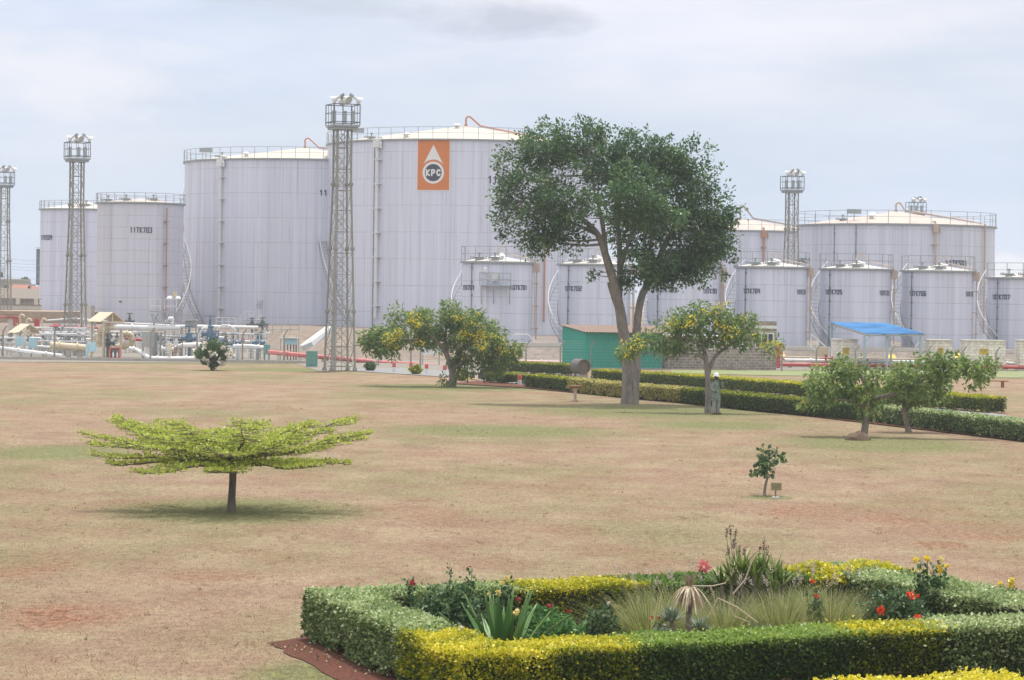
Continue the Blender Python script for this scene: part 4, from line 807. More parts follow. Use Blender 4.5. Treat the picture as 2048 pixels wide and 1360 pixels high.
# foreground bed: top outer edge pixels at z=.7
def tp(px, py, z=.70): q = G(px, py, z); return Vector((q.x, q.y))
FLc, BLc, BRc = tp(925, 1309), tp(613, 1180), tp(1765, 1129)
FRc = tp(2075, 1247); RRc = tp(2075, 1190)
NA = dict(lsz=.052, dens=2300, group='hedges framing the flower bed')
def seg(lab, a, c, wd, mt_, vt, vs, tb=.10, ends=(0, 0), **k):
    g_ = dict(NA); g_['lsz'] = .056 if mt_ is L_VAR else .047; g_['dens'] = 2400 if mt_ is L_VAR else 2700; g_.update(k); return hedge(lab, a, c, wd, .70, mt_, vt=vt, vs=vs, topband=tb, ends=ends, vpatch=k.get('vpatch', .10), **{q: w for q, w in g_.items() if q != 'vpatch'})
lt = lambda a, c, px: a.lerp(c, px)
# left side: from back-left to front-left; body to the right -> run BL->FL has left = +; compute
mL = BLc.lerp(FLc, .66)
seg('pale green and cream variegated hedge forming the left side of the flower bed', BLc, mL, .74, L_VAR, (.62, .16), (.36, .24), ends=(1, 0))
FLb = FLc+(mL-FLc).normalized()*.42
seg('yellow hedge on the left side of the flower bed up to its front corner', mL, FLb, .74, L_YEL, (.76, .10), (.42, .20), .25, vpatch=.18)
def fpt(px): # point along the front line by pixel x
    lo, hi = 0, 1.2
    for _ in range(40):
        mid_ = (lo+hi)/2; q = FLc.lerp(FRc, mid_); v = Vector((q.x, q.y, .7))-CAM; x = 1024+F*(v.dot(_r)/v.dot(_f))
        if x < px: lo = mid_
        else: hi = mid_
    return FLc.lerp(FRc, lo)
def lpt(a, c, px):
    lo, hi = -.5, 1.5
    for _ in range(40):
        mid_ = (lo+hi)/2; q = a.lerp(c, mid_); v = Vector((q.x, q.y, .7))-CAM; x = 1024+F*(v.dot(_r)/v.dot(_f))
        if x < px: lo = mid_
        else: hi = mid_
    return a.lerp(c, lo)
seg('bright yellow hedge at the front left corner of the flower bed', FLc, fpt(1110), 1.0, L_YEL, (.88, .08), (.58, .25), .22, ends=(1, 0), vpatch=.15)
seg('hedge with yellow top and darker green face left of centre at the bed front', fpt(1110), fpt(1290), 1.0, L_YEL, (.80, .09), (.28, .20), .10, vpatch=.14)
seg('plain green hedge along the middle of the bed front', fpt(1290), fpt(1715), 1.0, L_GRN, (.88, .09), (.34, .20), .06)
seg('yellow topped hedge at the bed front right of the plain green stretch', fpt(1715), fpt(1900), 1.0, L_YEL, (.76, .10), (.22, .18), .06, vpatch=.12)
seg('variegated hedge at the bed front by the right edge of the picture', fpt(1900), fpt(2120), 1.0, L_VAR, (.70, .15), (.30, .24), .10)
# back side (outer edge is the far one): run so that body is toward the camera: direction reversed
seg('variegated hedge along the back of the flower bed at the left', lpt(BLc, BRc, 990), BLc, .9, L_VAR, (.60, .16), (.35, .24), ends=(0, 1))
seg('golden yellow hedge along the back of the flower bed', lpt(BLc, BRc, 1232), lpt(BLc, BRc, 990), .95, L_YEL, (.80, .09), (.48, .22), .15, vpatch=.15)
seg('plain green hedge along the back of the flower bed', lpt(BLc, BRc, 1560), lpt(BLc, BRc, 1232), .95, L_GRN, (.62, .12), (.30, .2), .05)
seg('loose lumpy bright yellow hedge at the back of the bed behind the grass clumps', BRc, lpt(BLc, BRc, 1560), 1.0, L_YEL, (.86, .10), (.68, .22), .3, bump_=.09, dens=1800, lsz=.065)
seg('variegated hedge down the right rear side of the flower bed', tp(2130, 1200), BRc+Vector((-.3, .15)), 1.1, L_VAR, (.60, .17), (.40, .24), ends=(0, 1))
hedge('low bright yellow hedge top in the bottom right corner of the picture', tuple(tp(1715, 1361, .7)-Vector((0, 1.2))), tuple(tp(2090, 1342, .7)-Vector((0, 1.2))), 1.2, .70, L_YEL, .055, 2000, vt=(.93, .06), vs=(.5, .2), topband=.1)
# ================================================================ bed planting
def blades(n, L, w, spread_, curve, mat, name, parent, base_r=.1, seg_=5, v=None, stiff=0.0, erect=.5):
    """curved tapering strips fanning from a base; returns object"""
    a = rng.uniform(0, 2*pi, n); el = rng.uniform(erect, 1, n)*pi/2; Ls = L*rng.uniform(.6, 1.1, n); r0 = base_r*np.sqrt(rng.random(n))
    out_ = []
    hx, hy = np.cos(a), np.sin(a); tx, ty = -hy, hx
    prev = None
    for k_ in range(seg_+1):
        u = k_/seg_; e = el-(curve*u*u)*(1-stiff)
        hor = Ls*u*np.cos(el)*(1+.6*curve*u)+spread_*u*u*.3; ver = Ls*(u*np.sin(el)-curve*.35*u**2.5)
        c = np.stack([hx*(r0+hor), hy*(r0+hor), np.maximum(ver, .01)], 1); ww = (w*(1-u)**.7*(.55+.9*u*(1-u)*2) if k_ < seg_ else w*.02)
        l_ = c-np.stack([tx, ty, 0*tx], 1)*ww; r_ = c+np.stack([tx, ty, 0*tx], 1)*ww
        if prev is not None: out_.append(np.stack([prev[0], prev[1], r_, l_], 1))
        prev = (l_, r_)
    V = np.concatenate(out_).reshape(-1, 3); vv = rng.uniform(0, 1, n) if v is None else v; return npmesh(name, V, 4, np.tile(vv, seg_), mat, parent)
BG = 'plants growing in the flower bed'
def bed(px, u):
    df = 31.8+(px-925)/1150*3.8+1.15; db = 38.5+(px-613)/1152*5.0-1.05; d_ = df+(db-df)*u; q = A(px, 1300, d_); return (q.x, d_, 0)
def grass(label, px, u, ytop, n=1500, sp=.2):
    l = bed(px, u); s = F/l[1]; h_ = A(px, ytop, l[1]).z; t = thing('fountain_grass', label, 'grass clump', l, 0, 'fountain grass clumps in the flower bed')
    blades(int(n*.8), h_*1.15, .0045, sp, .75, L_GRA, 'blades', t, .24, 6, erect=.34); blades(int(n*.6), h_*.85, .0045, sp, .95, L_GRA, 'blades', t, .3, 6, erect=.2)
    blades(int(n*.25), h_*.6, .006, sp, .9, L_DED, 'dry_blades', t, .16, 4, erect=.1)
    P = []
    for i in range(7):
        a = rnd.uniform(0, 2*pi); r_ = rnd.uniform(.1, .4)*h_; z = h_*rnd.uniform(.8, 1.08); k_ = 26; f = rng.random((k_, 1)); P.append(np.array([r_*math.cos(a), r_*math.sin(a), z])+f*np.array([.05*math.cos(a), .05*math.sin(a), .12])+rng.normal(size=(k_, 3))*.009)
    leaves('plumes', np.concatenate(P), .030, PLUME, t, .2, np.array([0, 0, .8]), 1)
    return t
grass('wispy fountain grass clump left of the dead spiky plant', 1300, .45, 1150, 2200)
grass('fountain grass clump directly behind the dead spiky plant', 1350, .75, 1142, 1300)
grass('fountain grass clump right of the dead spiky plant, falling over the hedge', 1450, .45, 1160, 1700)
grass('large fountain grass clump at the centre right of the bed', 1560, .40, 1152, 2400)
grass('fountain grass clump with pale plumes next to the red roses', 1660, .45, 1150, 2200)
grass('small fountain grass clump between the two large grass clumps', 1612, .75, 1146, 1300)
l = bed(1006, .22); t = thing('agave', 'big green rosette with broad upright sword leaves near the bed front', 'plant', l, 0, BG); s = F/l[1]; Hg = A(1000, 1176, l[1]).z
for i in range(20):
    a = 2.4*i+.3; L = Hg*rnd.uniform(.82, 1.05); lean = .06+.62*(i/20)**1.1; b = MB(); pts = []; n = 8
    for k_ in range(n+1):
        u = k_/n; r_ = .05+L*u*math.sin(lean)*(1+.25*u); z = L*u*math.cos(lean*(1+.25*u)); w_ = .068*(.5+1.5*u if u < .33 else 1.0)*(1-max(0, (u-.4)/.6)**1.6); w_ = max(w_, .003); c, s_n = math.cos(a), math.sin(a)
        for q, dz in ((-1, .028), (0, 0), (1, .028)): pts.append((c*(r_-dz*.6*(abs(q)))-s_n*q*w_, s_n*(r_-dz*.6*abs(q))+c*q*w_, z+dz*.4*abs(q)))
    fs = [(k_*3+j, k_*3+j+1, k_*3+j+4, k_*3+j+3) for k_ in range(n) for j in range(2)]; b.add(pts, fs)
    o = b.build('leaf', L_AGA, t, True); at = o.data.attributes.new('v', 'FLOAT', 'FACE'); at.data.foreach_set('value', [rnd.uniform(.3, 1.0)]*len(o.data.polygons))
    mo = o.modifiers.new('thickness', 'SOLIDIFY'); mo.thickness = .006
l = bed(1505, .80); t = thing('aloe_clump', 'tall clump of green aloe rosettes with dry seedheads at the back of the bed', 'plant', l, 0, BG); s = F/l[1]
for i, (px, py) in enumerate(((1462, 1140), (1482, 1125), (1505, 1138), (1530, 1128), (1550, 1142), (1445, 1158), (1475, 1160), (1510, 1165), (1545, 1165), (1495, 1148), (1565, 1160))):
    q = Vector(A(px, py+14, l[1]))-Vector(l); dy = rnd.uniform(-.25, .2); o = blades(34, .40, .026, .1, .35, L_ALO, 'rosette', t, .04, 5, erect=.3); o.location = (q.x, dy, q.z)
    b = MB(); b.tube([(q.x*.6, dy*.6, -.02), (q.x*.9, dy, q.z*.5), (q.x, dy, q.z+.04)], .022, 6); b.build('stem', B_BRN, t)
for (px, py) in ((1452, 1062), (1460, 1058), (1466, 1085), (1470, 1066), (1478, 1095), (1488, 1100), (1456, 1100), (1527, 1085), (1519, 1095), (1534, 1098)):
    q = Vector(A(px, py, l[1]))-Vector(l); b = MB(); b.tube([((q.x+.1)*.6, 0, .75), (q.x*.9, 0, (q.z+.8)/2), (q.x, 0, q.z)], [.008, .006, .004], 5); o = b.build('stalk', B_BRN, t)
    k_ = 50; f = rng.random((k_, 1)); leaves('seedhead', np.array([q.x, 0, q.z-.09])+f*np.array([.015, 0, .13])+rng.normal(size=(k_, 3))*.012, .024, L_DEDBR, o, .4)
l = bed(1377, .30); t = thing('dead_yucca', 'dried out spiky plant with a skirt of pale drooping leaves at the bed centre', 'plant', l, 0, BG); s = F/l[1]
zt = A(1373, 1176, l[1]).z; b = MB(); b.tube([(0, 0, 0), (0, 0, zt-.05), (0, 0, zt+.14)], [.05, .035, .015], 8); b.build('stem', B_BRN, t)
V = []; vv = []
for i in range(130):
    a = rnd.uniform(0, 2*pi); L = rnd.uniform(.26, .46); hx, hy = math.cos(a), math.sin(a); w_ = .013; prev = None; op = rnd.uniform(.30, 1.0)
    for k_ in range(6):
        u = k_/5; r_ = .03+L*op*(u**.85)*.78; z = zt+.03-L*.80*(u**1.25)+.03*math.sin(u*3); ww = w_*(1-u)**.6+.002; c = Vector((hx*r_, hy*r_, max(z, .02))); tt = Vector((-hy, hx, 0))*ww; cur = (c-tt, c+tt)
        if prev: V += [prev[0], prev[1], cur[1], cur[0]]; vv.append(rnd.uniform(.4, 1))
        prev = cur
npmesh('dead_leaves', np.array([tuple(v) for v in V]), 4, np.array(vv), L_DED, t)
o = blades(45, .22, .010, .0, .1, L_DED, 'top_leaves', t, .03, 4, erect=.62, v=rng.uniform(0, .5, 45)); o.location = (0, 0, zt)
l = bed(1470, .22); t = thing('dry_stalks', 'bent dry stalks leaning between the dead spiky plant and the large grass clump', 'plant', l, 0, BG); b = MB()
Q = lambda px, py: Vector(A(px, py, l[1]))-Vector(l)
b.tube([Q(1415, 1236), Q(1436, 1196), Q(1475, 1215), Q(1515, 1245)], .009, 5); b.tube([Q(1385, 1172), Q(1425, 1172), Q(1452, 1166)], .008, 5); b.tube([Q(1466, 1188), Q(1490, 1160), Q(1508, 1112)], .010, 5); b.tube([Q(1455, 1205), Q(1468, 1232), Q(1500, 1245)], .006, 5)
o = b.build('stalks', L_DED, t); at = o.data.attributes.new('v', 'FLOAT', 'FACE'); at.data.foreach_set('value', [.8]*len(o.data.polygons))
L_STEM = leafmat('green_stem', [(0, (.05, .09, .03)), (1, (.16, .20, .09))], .05)
def rose(label, px, u_, wpx, ytop, n, fl, mat=L_ROS, lsz=.06, tall=(), name='rose_bush', cat='rose bush', grp=BG, aspect=.36):
    l = bed(px, u_); s = F/l[1]; t = thing(name, label, cat, l, 0, grp); w_, h_ = wpx/s/2, A(px, ytop, l[1]).z
    b = MB(); P = []
    for i in range(16):
        a = rnd.uniform(0, 2*pi); r_ = rnd.uniform(.3, 1)*w_; z = h_*rnd.uniform(.55, 1); b.tube([(0+.06*math.cos(a), .06*math.sin(a), 0), (r_*.5*math.cos(a), r_*.5*math.sin(a), z*.6), (r_*math.cos(a), r_*math.sin(a), z)], [.010, .007, .004], 4)
    u = unit(rng.normal(size=(n, 3))); q = u*(rng.uniform(.15, 1, (n, 1))**.5)*(1+.25*np.sin(u[:, :1]*9)*np.cos(u[:, 2:]*8))*np.array([w_, min(w_*.8, .45), h_*.46]); q[:, 2] += h_*.54; q = q[q[:, 2] > .03]; P.append(q)
    for (tx, ty) in tall:
        e = Vector(A(tx, ty, l[1]))-Vector(l); b.tube([(e.x*.8, 0, h_*.5), (e.x*.95, .02, (h_*.6+e.z)*.5), (e.x, 0, e.z)], [.009, .007, .004], 4)
        k_ = 34; f = rng.uniform(.0, 1, (k_, 1)); P.append(np.array([e.x*.95, 0, h_*.8])*(1-f)+np.array(e)*f+rng.normal(size=(k_, 3))*.028)
    so_ = b.build('stems', L_STEM, t); at = so_.data.attributes.new('v', 'FLOAT', 'FACE'); at.data.foreach_set('value', [.6]*len(so_.data.polygons))
    P = np.concatenate(P); leaves('foliage', P, lsz, mat, t, aspect, np.array([0, -.1, .15]), 1, .5)
    for (fx, fy, fm, r_) in fl:
        e = Vector(A(fx, fy, l[1]-min(w_*.6, .3)))-Vector(l); k_ = 26; uu = unit(rng.normal(size=(k_, 3))); leaves('flower', np.array(e)+uu*r_*.24, r_*.62, fm, t, .55, uu*.9, .5, .2, cup=.25)
    return t
rose('tall leafy rose bush with one dark red bud inside the left of the bed', 905, .55, 150, 1168, 4200, [(824, 1166, PET_R, .05)], tall=((900, 1124), (944, 1136), (932, 1150), (822, 1160), (815, 1162)))
rose('rose bush with pale yellow blooms behind the big green rosette', 1000, .60, 60, 1180, 900, [(996, 1186, PET_PY, .062), (1015, 1156, PET_PY, .05), (1005, 1166, PET_PY, .045), (978, 1188, PET_PY, .04), (1032, 1224, PET_PY, .065)], tall=((1012, 1158), (1004, 1168), (1018, 1162)))
rose('low white flowers at the bed front left of the big green rosette', 932, .15, 50, 1266, 500, [(922, 1258, PET_W, .06), (936, 1266, PET_W, .065), (948, 1268, PET_W, .04)], name='flower_plant', cat='flowers')
rose('low leafy plant with small red blooms right of the big green rosette', 1090, .55, 120, 1212, 3000, [(1036, 1198, PET_R, .04), (1100, 1212, PET_R, .05), (1137, 1222, PET_R, .04)], mat=L_BRI, lsz=.06, name='flower_plant', cat='flowers')
rose('bright green leafy plant in front of the small red blooms', 1120, .2, 130, 1232, 2400, [], mat=L_BRI, lsz=.07, name='leafy_plant', cat='plant', aspect=.22)
rose('dark green plant with one tiny white flower left of the grass clumps', 1205, .45, 80, 1216, 1400, [(1216, 1206, PET_W, .035)], mat=L_ROS, lsz=.06, name='leafy_plant', cat='plant', tall=((1216, 1208),))
rose('grey green low plant with dark flowers at the foot of the left grass clump', 1325, .12, 60, 1238, 700, [(1303, 1236, PET_R, .03), (1317, 1236, PET_R, .03)], mat=L_SUC, lsz=.05, name='leafy_plant', cat='plant')
pf = rose('pink headed flower standing above the back hedge', 1405, .8, 16, 1180, 60, [], tall=((1405, 1142),), name='pink_flower', cat='flower')
uu = unit(rng.normal(size=(70, 3))); zc_ = A(1405, 1134, pf.location.y).z; leaves('flower', np.array([0, 0, zc_])+uu*.03, .085, PET_PK, pf, .16, uu*2, .4)
for (px, u_, yt, lab) in ((1342, .10, 1212, 'grey green pointed rosette just below the dead spiky plant'), (1400, .12, 1232, 'small grey rosette right below the dead spiky plant'), (1520, .1, 1248, 'blue green rosette in front of the large centre right grass clump')):
    l = bed(px, u_); t = thing('succulent', lab, 'plant', l, 0, BG); h_ = A(px, yt, l[1]).z; o = blades(70, .24, .022, .05, .15, L_SUC, 'leaves', t, .05, 4, erect=.25); o.location = (0, 0, h_-.2); MB().tube([(0, 0, -.02), (.02, 0, h_*.5), (0, 0, h_-.15)], .03, 6).build('stem', B_BRN, t)
rose('rose bush with red blooms left of the tall yellow rose bush', 1790, .40, 140, 1182, 3600, [(1822, 1191, PET_O, .085), (1835, 1192, PET_O, .04), (1762, 1221, PET_O, .09)])
rose('coral bloom on a short stem just over the front hedge', 1838, .1, 50, 1238, 500, [(1836, 1236, PET_O, .07)])
rose('tall rose bush topped with yellow blooms on the right', 1868, .55, 90, 1160, 2200, [(1832, 1121, PET_Y, .065), (1855, 1117, PET_Y, .07), (1882, 1118, PET_PY, .065), (1880, 1133, PET_Y, .05), (1893, 1132, PET_Y, .05), (1880, 1142, PET_Y, .055)], tall=((1834, 1124), (1855, 1120), (1882, 1122), (1890, 1135), (1846, 1132), (1872, 1128), (1866, 1138), (1840, 1140)))
rose('rose bush with yellow blooms at the right edge of the picture', 2018, .6, 120, 1180, 3000, [(2001, 1166, PET_Y, .05), (2024, 1161, PET_Y, .07), (2022, 1170, PET_Y, .065)], mat=L_BRI, tall=((2002, 1170), (2023, 1165)))
rose('dark leafy bush between the tall yellow rose bush and the right edge', 1945, .5, 120, 1182, 2800, [], mat=L_ROS, name='leafy_plant', cat='plant')
rose('dull orange bloomed plant inside the right grass clump', 1628, .35, 40, 1180, 300, [(1625, 1163, PET_O, .045), (1634, 1192, PET_O, .045)], name='flower_plant', cat='flowers')
# dry turf blades near the camera
def turf(n, y0, y1, L, w_):
    yy = y0+(y1-y0)*rng.random(n)**1.25; xx = rng.uniform(-1.12, 1.12, n)*yy*1024/F
    a = rng.uniform(0, pi, n); ll = L*rng.uniform(.4, 1.2, n); lean = rng.normal(size=(n, 2))*.9; bw = np.stack([np.cos(a), np.sin(a), 0*a], 1)*w_
    P0 = np.stack([xx, yy, np.full(n, -.002)], 1); tip = P0+np.stack([lean[:, 0]*ll, lean[:, 1]*ll, ll], 1)
    k_ = np.clip((np.sin(xx*1.3+np.sin(yy*.5)*2)*np.sin(yy*.33+xx*.4))*.12+rng.normal(.45, .25, n), 0, 1)
    o = npmesh('dry_turf', np.stack([P0-bw, P0+bw, tip], 1).reshape(-1, 3), 3, k_, GRASSB); o['kind'] = 'stuff'; o['label'] = 'dry mown turf blades covering the lawn'; o['category'] = 'grass'; return o
turf(150000, 33, 120, .028, .006)
# scattered thicker tufts in the lawn
nc = 800; cy_ = 34+90*rng.random(nc)**1.2; cx_ = rng.uniform(-1.1, 1.1, nc)*cy_*1024/F; k_ = 16; C_ = np.repeat(np.stack([cx_, cy_, 0*cx_], 1), k_, 0)+rng.normal(size=(nc*k_, 3))*np.array([.045, .06, 0])
tip = C_+np.abs(rng.normal(size=(nc*k_, 3)))*np.array([0, 0, .035])+rng.normal(size=(nc*k_, 3))*np.array([.02, .02, 0]); a_ = rng.uniform(0, pi, nc*k_); bw = np.stack([np.cos(a_), np.sin(a_), 0*a_], 1)*.006
o = npmesh('grass_tufts', np.stack([C_-bw, C_+bw, tip], 1).reshape(-1, 3), 3, np.clip(np.repeat(rng.choice([.1, .3, .9, .95], nc), k_)+rng.normal(size=nc*k_)*.06, 0, 1), GRASSB); o['kind'] = 'stuff'; o['label'] = 'small thicker grass tufts scattered through the lawn'; o['category'] = 'grass'

# fallen leaf litter on the bare soil at the left of the bed
n = 260; A0 = np.array(gx(560, 1290)); A1 = np.array(gx(760, 1355)); uu = rng.random(n); side = rng.uniform(-.2, .9, n); q = A0*(1-uu[:, None])+A1*uu[:, None]; P = np.stack([q[:, 0]+side, q[:, 1]+side*.2, np.full(n, .02)], 1)
o = leaves('leaf_litter', P, .05, L_DED, None, .35, None, 1, 3); o['kind'] = 'stuff'; o['label'] = 'dry fallen leaves on the red soil beside the bed'; o['category'] = 'leaf litter'
# ================================================================ sheds, huts, canopy
def brickmat(name, c1, c2, mort, bw, rh, ms=.03, rot=False):
    m, nt, out = nodes(name); p = N(nt, 'ShaderNodeBsdfPrincipled'); p.inputs['Roughness'].default_value = .9
    tc = N(nt, 'ShaderNodeTexCoord').outputs['Object']; sp_ = N(nt, 'ShaderNodeSeparateXYZ'); nt.links.new(tc, sp_.inputs[0]); cb = N(nt, 'ShaderNodeCombineXYZ')
    nt.links.new(mth(nt, 'ADD', sp_.outputs[0], sp_.outputs[1]), cb.inputs[0]); nt.links.new(sp_.outputs[2], cb.inputs[1])
    br = N(nt, 'ShaderNodeTexBrick'); br.inputs['Scale'].default_value = 1; br.inputs['Brick Width'].default_value = bw; br.inputs['Row Height'].default_value = rh; br.inputs['Mortar Size'].default_value = ms
    br.inputs['Color1'].default_value = (*c1, 1); br.inputs['Color2'].default_value = (*c2, 1); br.inputs['Mortar'].default_value = (*mort, 1); nt.links.new(cb.outputs[0], br.inputs['Vector'])
    nz = noise(nt, tc, 2.2, 6, .7); col = mixc(nt, 1.0, br.outputs['Color'], ramp(nt, nz, [(.3, (.6, .58, .56)), (.6, (1.1, 1.1, 1.1))]), 'MULTIPLY')
    nt.links.new(col, p.inputs['Base Color']); nt.links.new(bump(nt, nz, .5, .03), p.inputs['Normal']); nt.links.new(p.outputs[0], out.inputs[0]); return m
STONE = brickmat('stone_block', (.24, .19, .17), (.33, .27, .24), (.42, .38, .34), .42, .2)
BLOCKW = brickmat('white_block', (.80, .77, .71), (.84, .81, .76), (.52, .49, .45), .45, .22, .015)
def corr(x0, x1, h, amp=.025, pitch=.16):
    """corrugated sheet vertices along x at y=0, z 0..h"""
    n = int((x1-x0)/pitch*4); return [(x0+(x1-x0)*i/n, amp*math.sin(2*pi*((x1-x0)*i/n)/pitch)) for i in range(n+1)]
# green shed
d = 5500*4.8/(737-601.5-1); a = A(1126, 730, 196); bR = A(1324, 736, 196); s = F/196
t = thing('shed', 'green corrugated iron shed with a brown lean-to roof behind the hedges', 'shed', (a.x, 196, 0), 0)
Wd = bR.x-a.x; hF = A(1250, 666, 196).z; hB = A(1126, 657, 199).z
def corr_wall(p, q, z0, z1, mat, name, parent, pitch=.16, amp=.025, z1b=None):
    p, q = Vector(p), Vector(q); d_ = (q-p); L = d_.length; d_ /= L; nr = Vector((d_.y, -d_.x)); n = int(L/pitch*4); b = MB(); V = []
    for i in range(n+1):
        u = L*i/n; w_ = amp*math.sin(2*pi*u/pitch); c = p+d_*u+nr*w_; zt = z1 if z1b is None else z1+(z1b-z1)*i/n; V += [(c.x, c.y, z0), (c.x, c.y, zt)]
    b.add(V, [(2*i, 2*i+2, 2*i+3, 2*i+1) for i in range(n)]); o = b.build(name, mat, parent, True); return o
GRN = paint('green_sheet_paint', (.03, .33, .255), .75, dirt=.35, dc=(.12, .26, .20), scale=1.2); BRROOF = paint('brown_roof', (.22, .15, .12), .8, dirt=.5, dc=(.13, .08, .06))
kx = A(1172, 700, 193).x-a.x
corr_wall((0, 3.2), (kx, -.6), .05, hF+.42, GRN, 'wall', t, z1b=hF+.02); corr_wall((kx, -.6), (Wd, .1), .05, hF, GRN, 'wall', t); corr_wall((Wd, .1), (Wd, 3.4), .05, hF, GRN, 'wall', t, z1b=hF+.4); corr_wall((Wd, 3.4), (0, 3.2), .05, hF+.45, GRN, 'wall', t)
b = MB(); n = 160; V = []
for i in range(n+1):
    u = i/n; x = -.35+(Wd+.7)*u; yf = (-.95 if x > kx else -.95+(kx-x)/kx*3.6); z = .018*math.sin(u*Wd/.2*2*pi); zf = hF+.05+ (0 if x > kx else (kx-x)/kx*.40); V += [(x, yf, zf+z), (x, 3.7, hF+.52+z), (x, yf, zf+z-.03), (x, 3.7, hF+.49+z)]
b.add(V, [(4*i, 4*i+4, 4*i+5, 4*i+1) for i in range(n)]+[(4*i+2, 4*i+3, 4*i+7, 4*i+6) for i in range(n)]+[(4*i, 4*i+2, 4*i+6, 4*i+4) for i in range(n)]); b.build('roof', BRROOF, t)
b = MB(); b.b2((-.1, -.7, -.02), (Wd+.1, .2, .06)); b.build('footing', CONC, t)
# stone pump house
dd = 198; a = A(1327, 738, dd); e = A(1552, 738, dd); W_ = e.x-a.x; zt = A(1552, 643, dd).z
t = thing('pump_house', 'grey stone block pump house with white framed windows behind the thin flowering tree', 'building', (a.x, dd, 0), 0)
zm = A(1420, 672, dd).z
def wall_with_holes(x0, x1, z0, z1, holes, th, mat, name, parent, y=0):
    b = MB(); xs = sorted({x0, x1, *[h[0] for h in holes], *[h[1] for h in holes]}); zs = sorted({z0, z1, *[h[2] for h in holes], *[h[3] for h in holes]})
    for xa_, xb in zip(xs, xs[1:]):
        for za_, zb in zip(zs, zs[1:]):
            cx, cz = (xa_+xb)/2, (za_+zb)/2
            if any(h[0] < cx < h[1] and h[2] < cz < h[3] for h in holes): continue
            b.b2((xa_, y, za_), (xb, y+th, zb))
    return b.build(name, mat, parent)
X_ = lambda px: A(px, 700, dd).x-a.x; Z_ = lambda py, px=1450: A(px, py, dd).z
x0 = X_(1475)
win = [(X_(1398), X_(1430), Z_(700), Z_(680)), (X_(1462), X_(1480), Z_(697), Z_(684)), (X_(1484), X_(1498), Z_(697), Z_(684)), (X_(1510), X_(1548), Z_(694), Z_(664))]
zl = Z_(676)
wall_with_holes(0, x0, 0, zl, [w_ for w_ in win if w_[1] < x0], .22, STONE, 'wall', t)
wall_with_holes(x0, W_, 0, Z_(656), [w_ for w_ in win if w_[0] > x0], .22, STONE, 'wall', t)
b = MB(); b.b2((x0, 0, Z_(650)), (W_, .22, zt)); b.build('parapet', STONE, t)
b = MB(); b.b2((x0-.02, -.06, Z_(656)), (W_+.02, .26, Z_(650))); b.build('lintel_band', WHITE, t)
b = MB(); b.b2((0, .22, 0), (.22, 4, zl-.01)); b.b2((W_-.22, .22, 0), (W_, 4, Z_(656)-.01)); b.b2((0, 4, 0), (W_, 4.2, zl-.01)); b.build('side_walls', STONE, t)
b = MB(); b.b2((-.15, -.15, zl+.003), (x0-.003, 4.3, zl+.14)); b.b2((x0+.05, .3, zt-.12), (W_-.05, 4.1, zt-.04)); b.build('roof', PALEC, t)
GLASS = paint('dark_window', (.05, .06, .07), .15, dirt=.1)
for i, w_ in enumerate(win):
    fr = MB(); f = .10
    for q in ((w_[0], w_[0]+f, w_[2], w_[3]), (w_[1]-f, w_[1], w_[2], w_[3]), (w_[0]+f, w_[1]-f, w_[2], w_[2]+f), (w_[0]+f, w_[1]-f, w_[3]-f, w_[3])): fr.b2((q[0], -.03, q[2]), (q[1], .1, q[3]))
    k_ = 3 if w_[1]-w_[0] > 1 else 1
    for j in range(1, k_): xx = w_[0]+(w_[1]-w_[0])*j/k_; fr.b2((xx-.03, -.02, w_[2]+f), (xx+.03, .08, w_[3]-f))
    wo = fr.build('window', WHITE, t); MB().b2((w_[0]+f, .06, w_[2]+f), (w_[1]-f, .075, w_[3]-f)).build('pane', GLASS, wo)
# blue canopy
m, nt, out = nodes('blue_roof_sheet'); p = N(nt, 'ShaderNodeBsdfPrincipled'); p.inputs['Roughness'].default_value = .4
tc = N(nt, 'ShaderNodeTexCoord').outputs['Object']; n1 = noise(nt, tc, .5, 3, .5, (1, 3, 1)); col = ramp(nt, n1, [(.40, (.035, .17, .40)), (.5, (.055, .23, .50)), (.60, (.075, .27, .56))]); nt.links.new(col, p.inputs['Base Color']); p.inputs['Roughness'].default_value = .8; nt.links.new(p.outputs[0], out.inputs[0]); BLUER = m
LBL = paint('pale_blue_steel', (.36, .47, .55), .5, dirt=.2)
d0 = 203; dB = 210
pF = [A(1737, 668, d0), A(1850, 667, d0)]; pB = [A(1658, 644, dB), A(1772, 646, dB)]
o_ = A(1744, 740, d0); t = thing('canopy', 'open shelter with a bright blue sloping corrugated roof on pale posts', 'shelter', (o_.x, d0, 0), 0); off = Vector((o_.x, d0, 0))
b = MB(); n = 220; V = []
for i in range(n+1):
    u = i/n; z = .028*math.sin(u*38*2*pi); f = pF[0].lerp(pF[1], u)-off; k_ = pB[0].lerp(pB[1], u)-off
    V += [(f.x, f.y, f.z+z), (k_.x, k_.y, k_.z+z), (f.x, f.y, f.z+z-.012), (k_.x, k_.y, k_.z+z-.012)]
b.add(V, [(4*i, 4*i+4, 4*i+5, 4*i+1) for i in range(n)]+[(4*i+2, 4*i+3, 4*i+7, 4*i+6) for i in range(n)]+[(4*i, 4*i+2, 4*i+6, 4*i+4) for i in range(n)]); b.build('roof', BLUER, t)
b = MB(); q = [pF[0]-off, pF[1]-off, pB[1]-off, pB[0]-off]; dz = Vector((0, 0, .12))
for i in range(4): b.bar(q[i]-dz, q[(i+1) % 4]-dz, .1)
for u in (.33, .66): b.bar(q[0].lerp(q[1], u)-dz, q[3].lerp(q[2], u)-dz, .08)
b.build('roof_frame', GREYM, t)
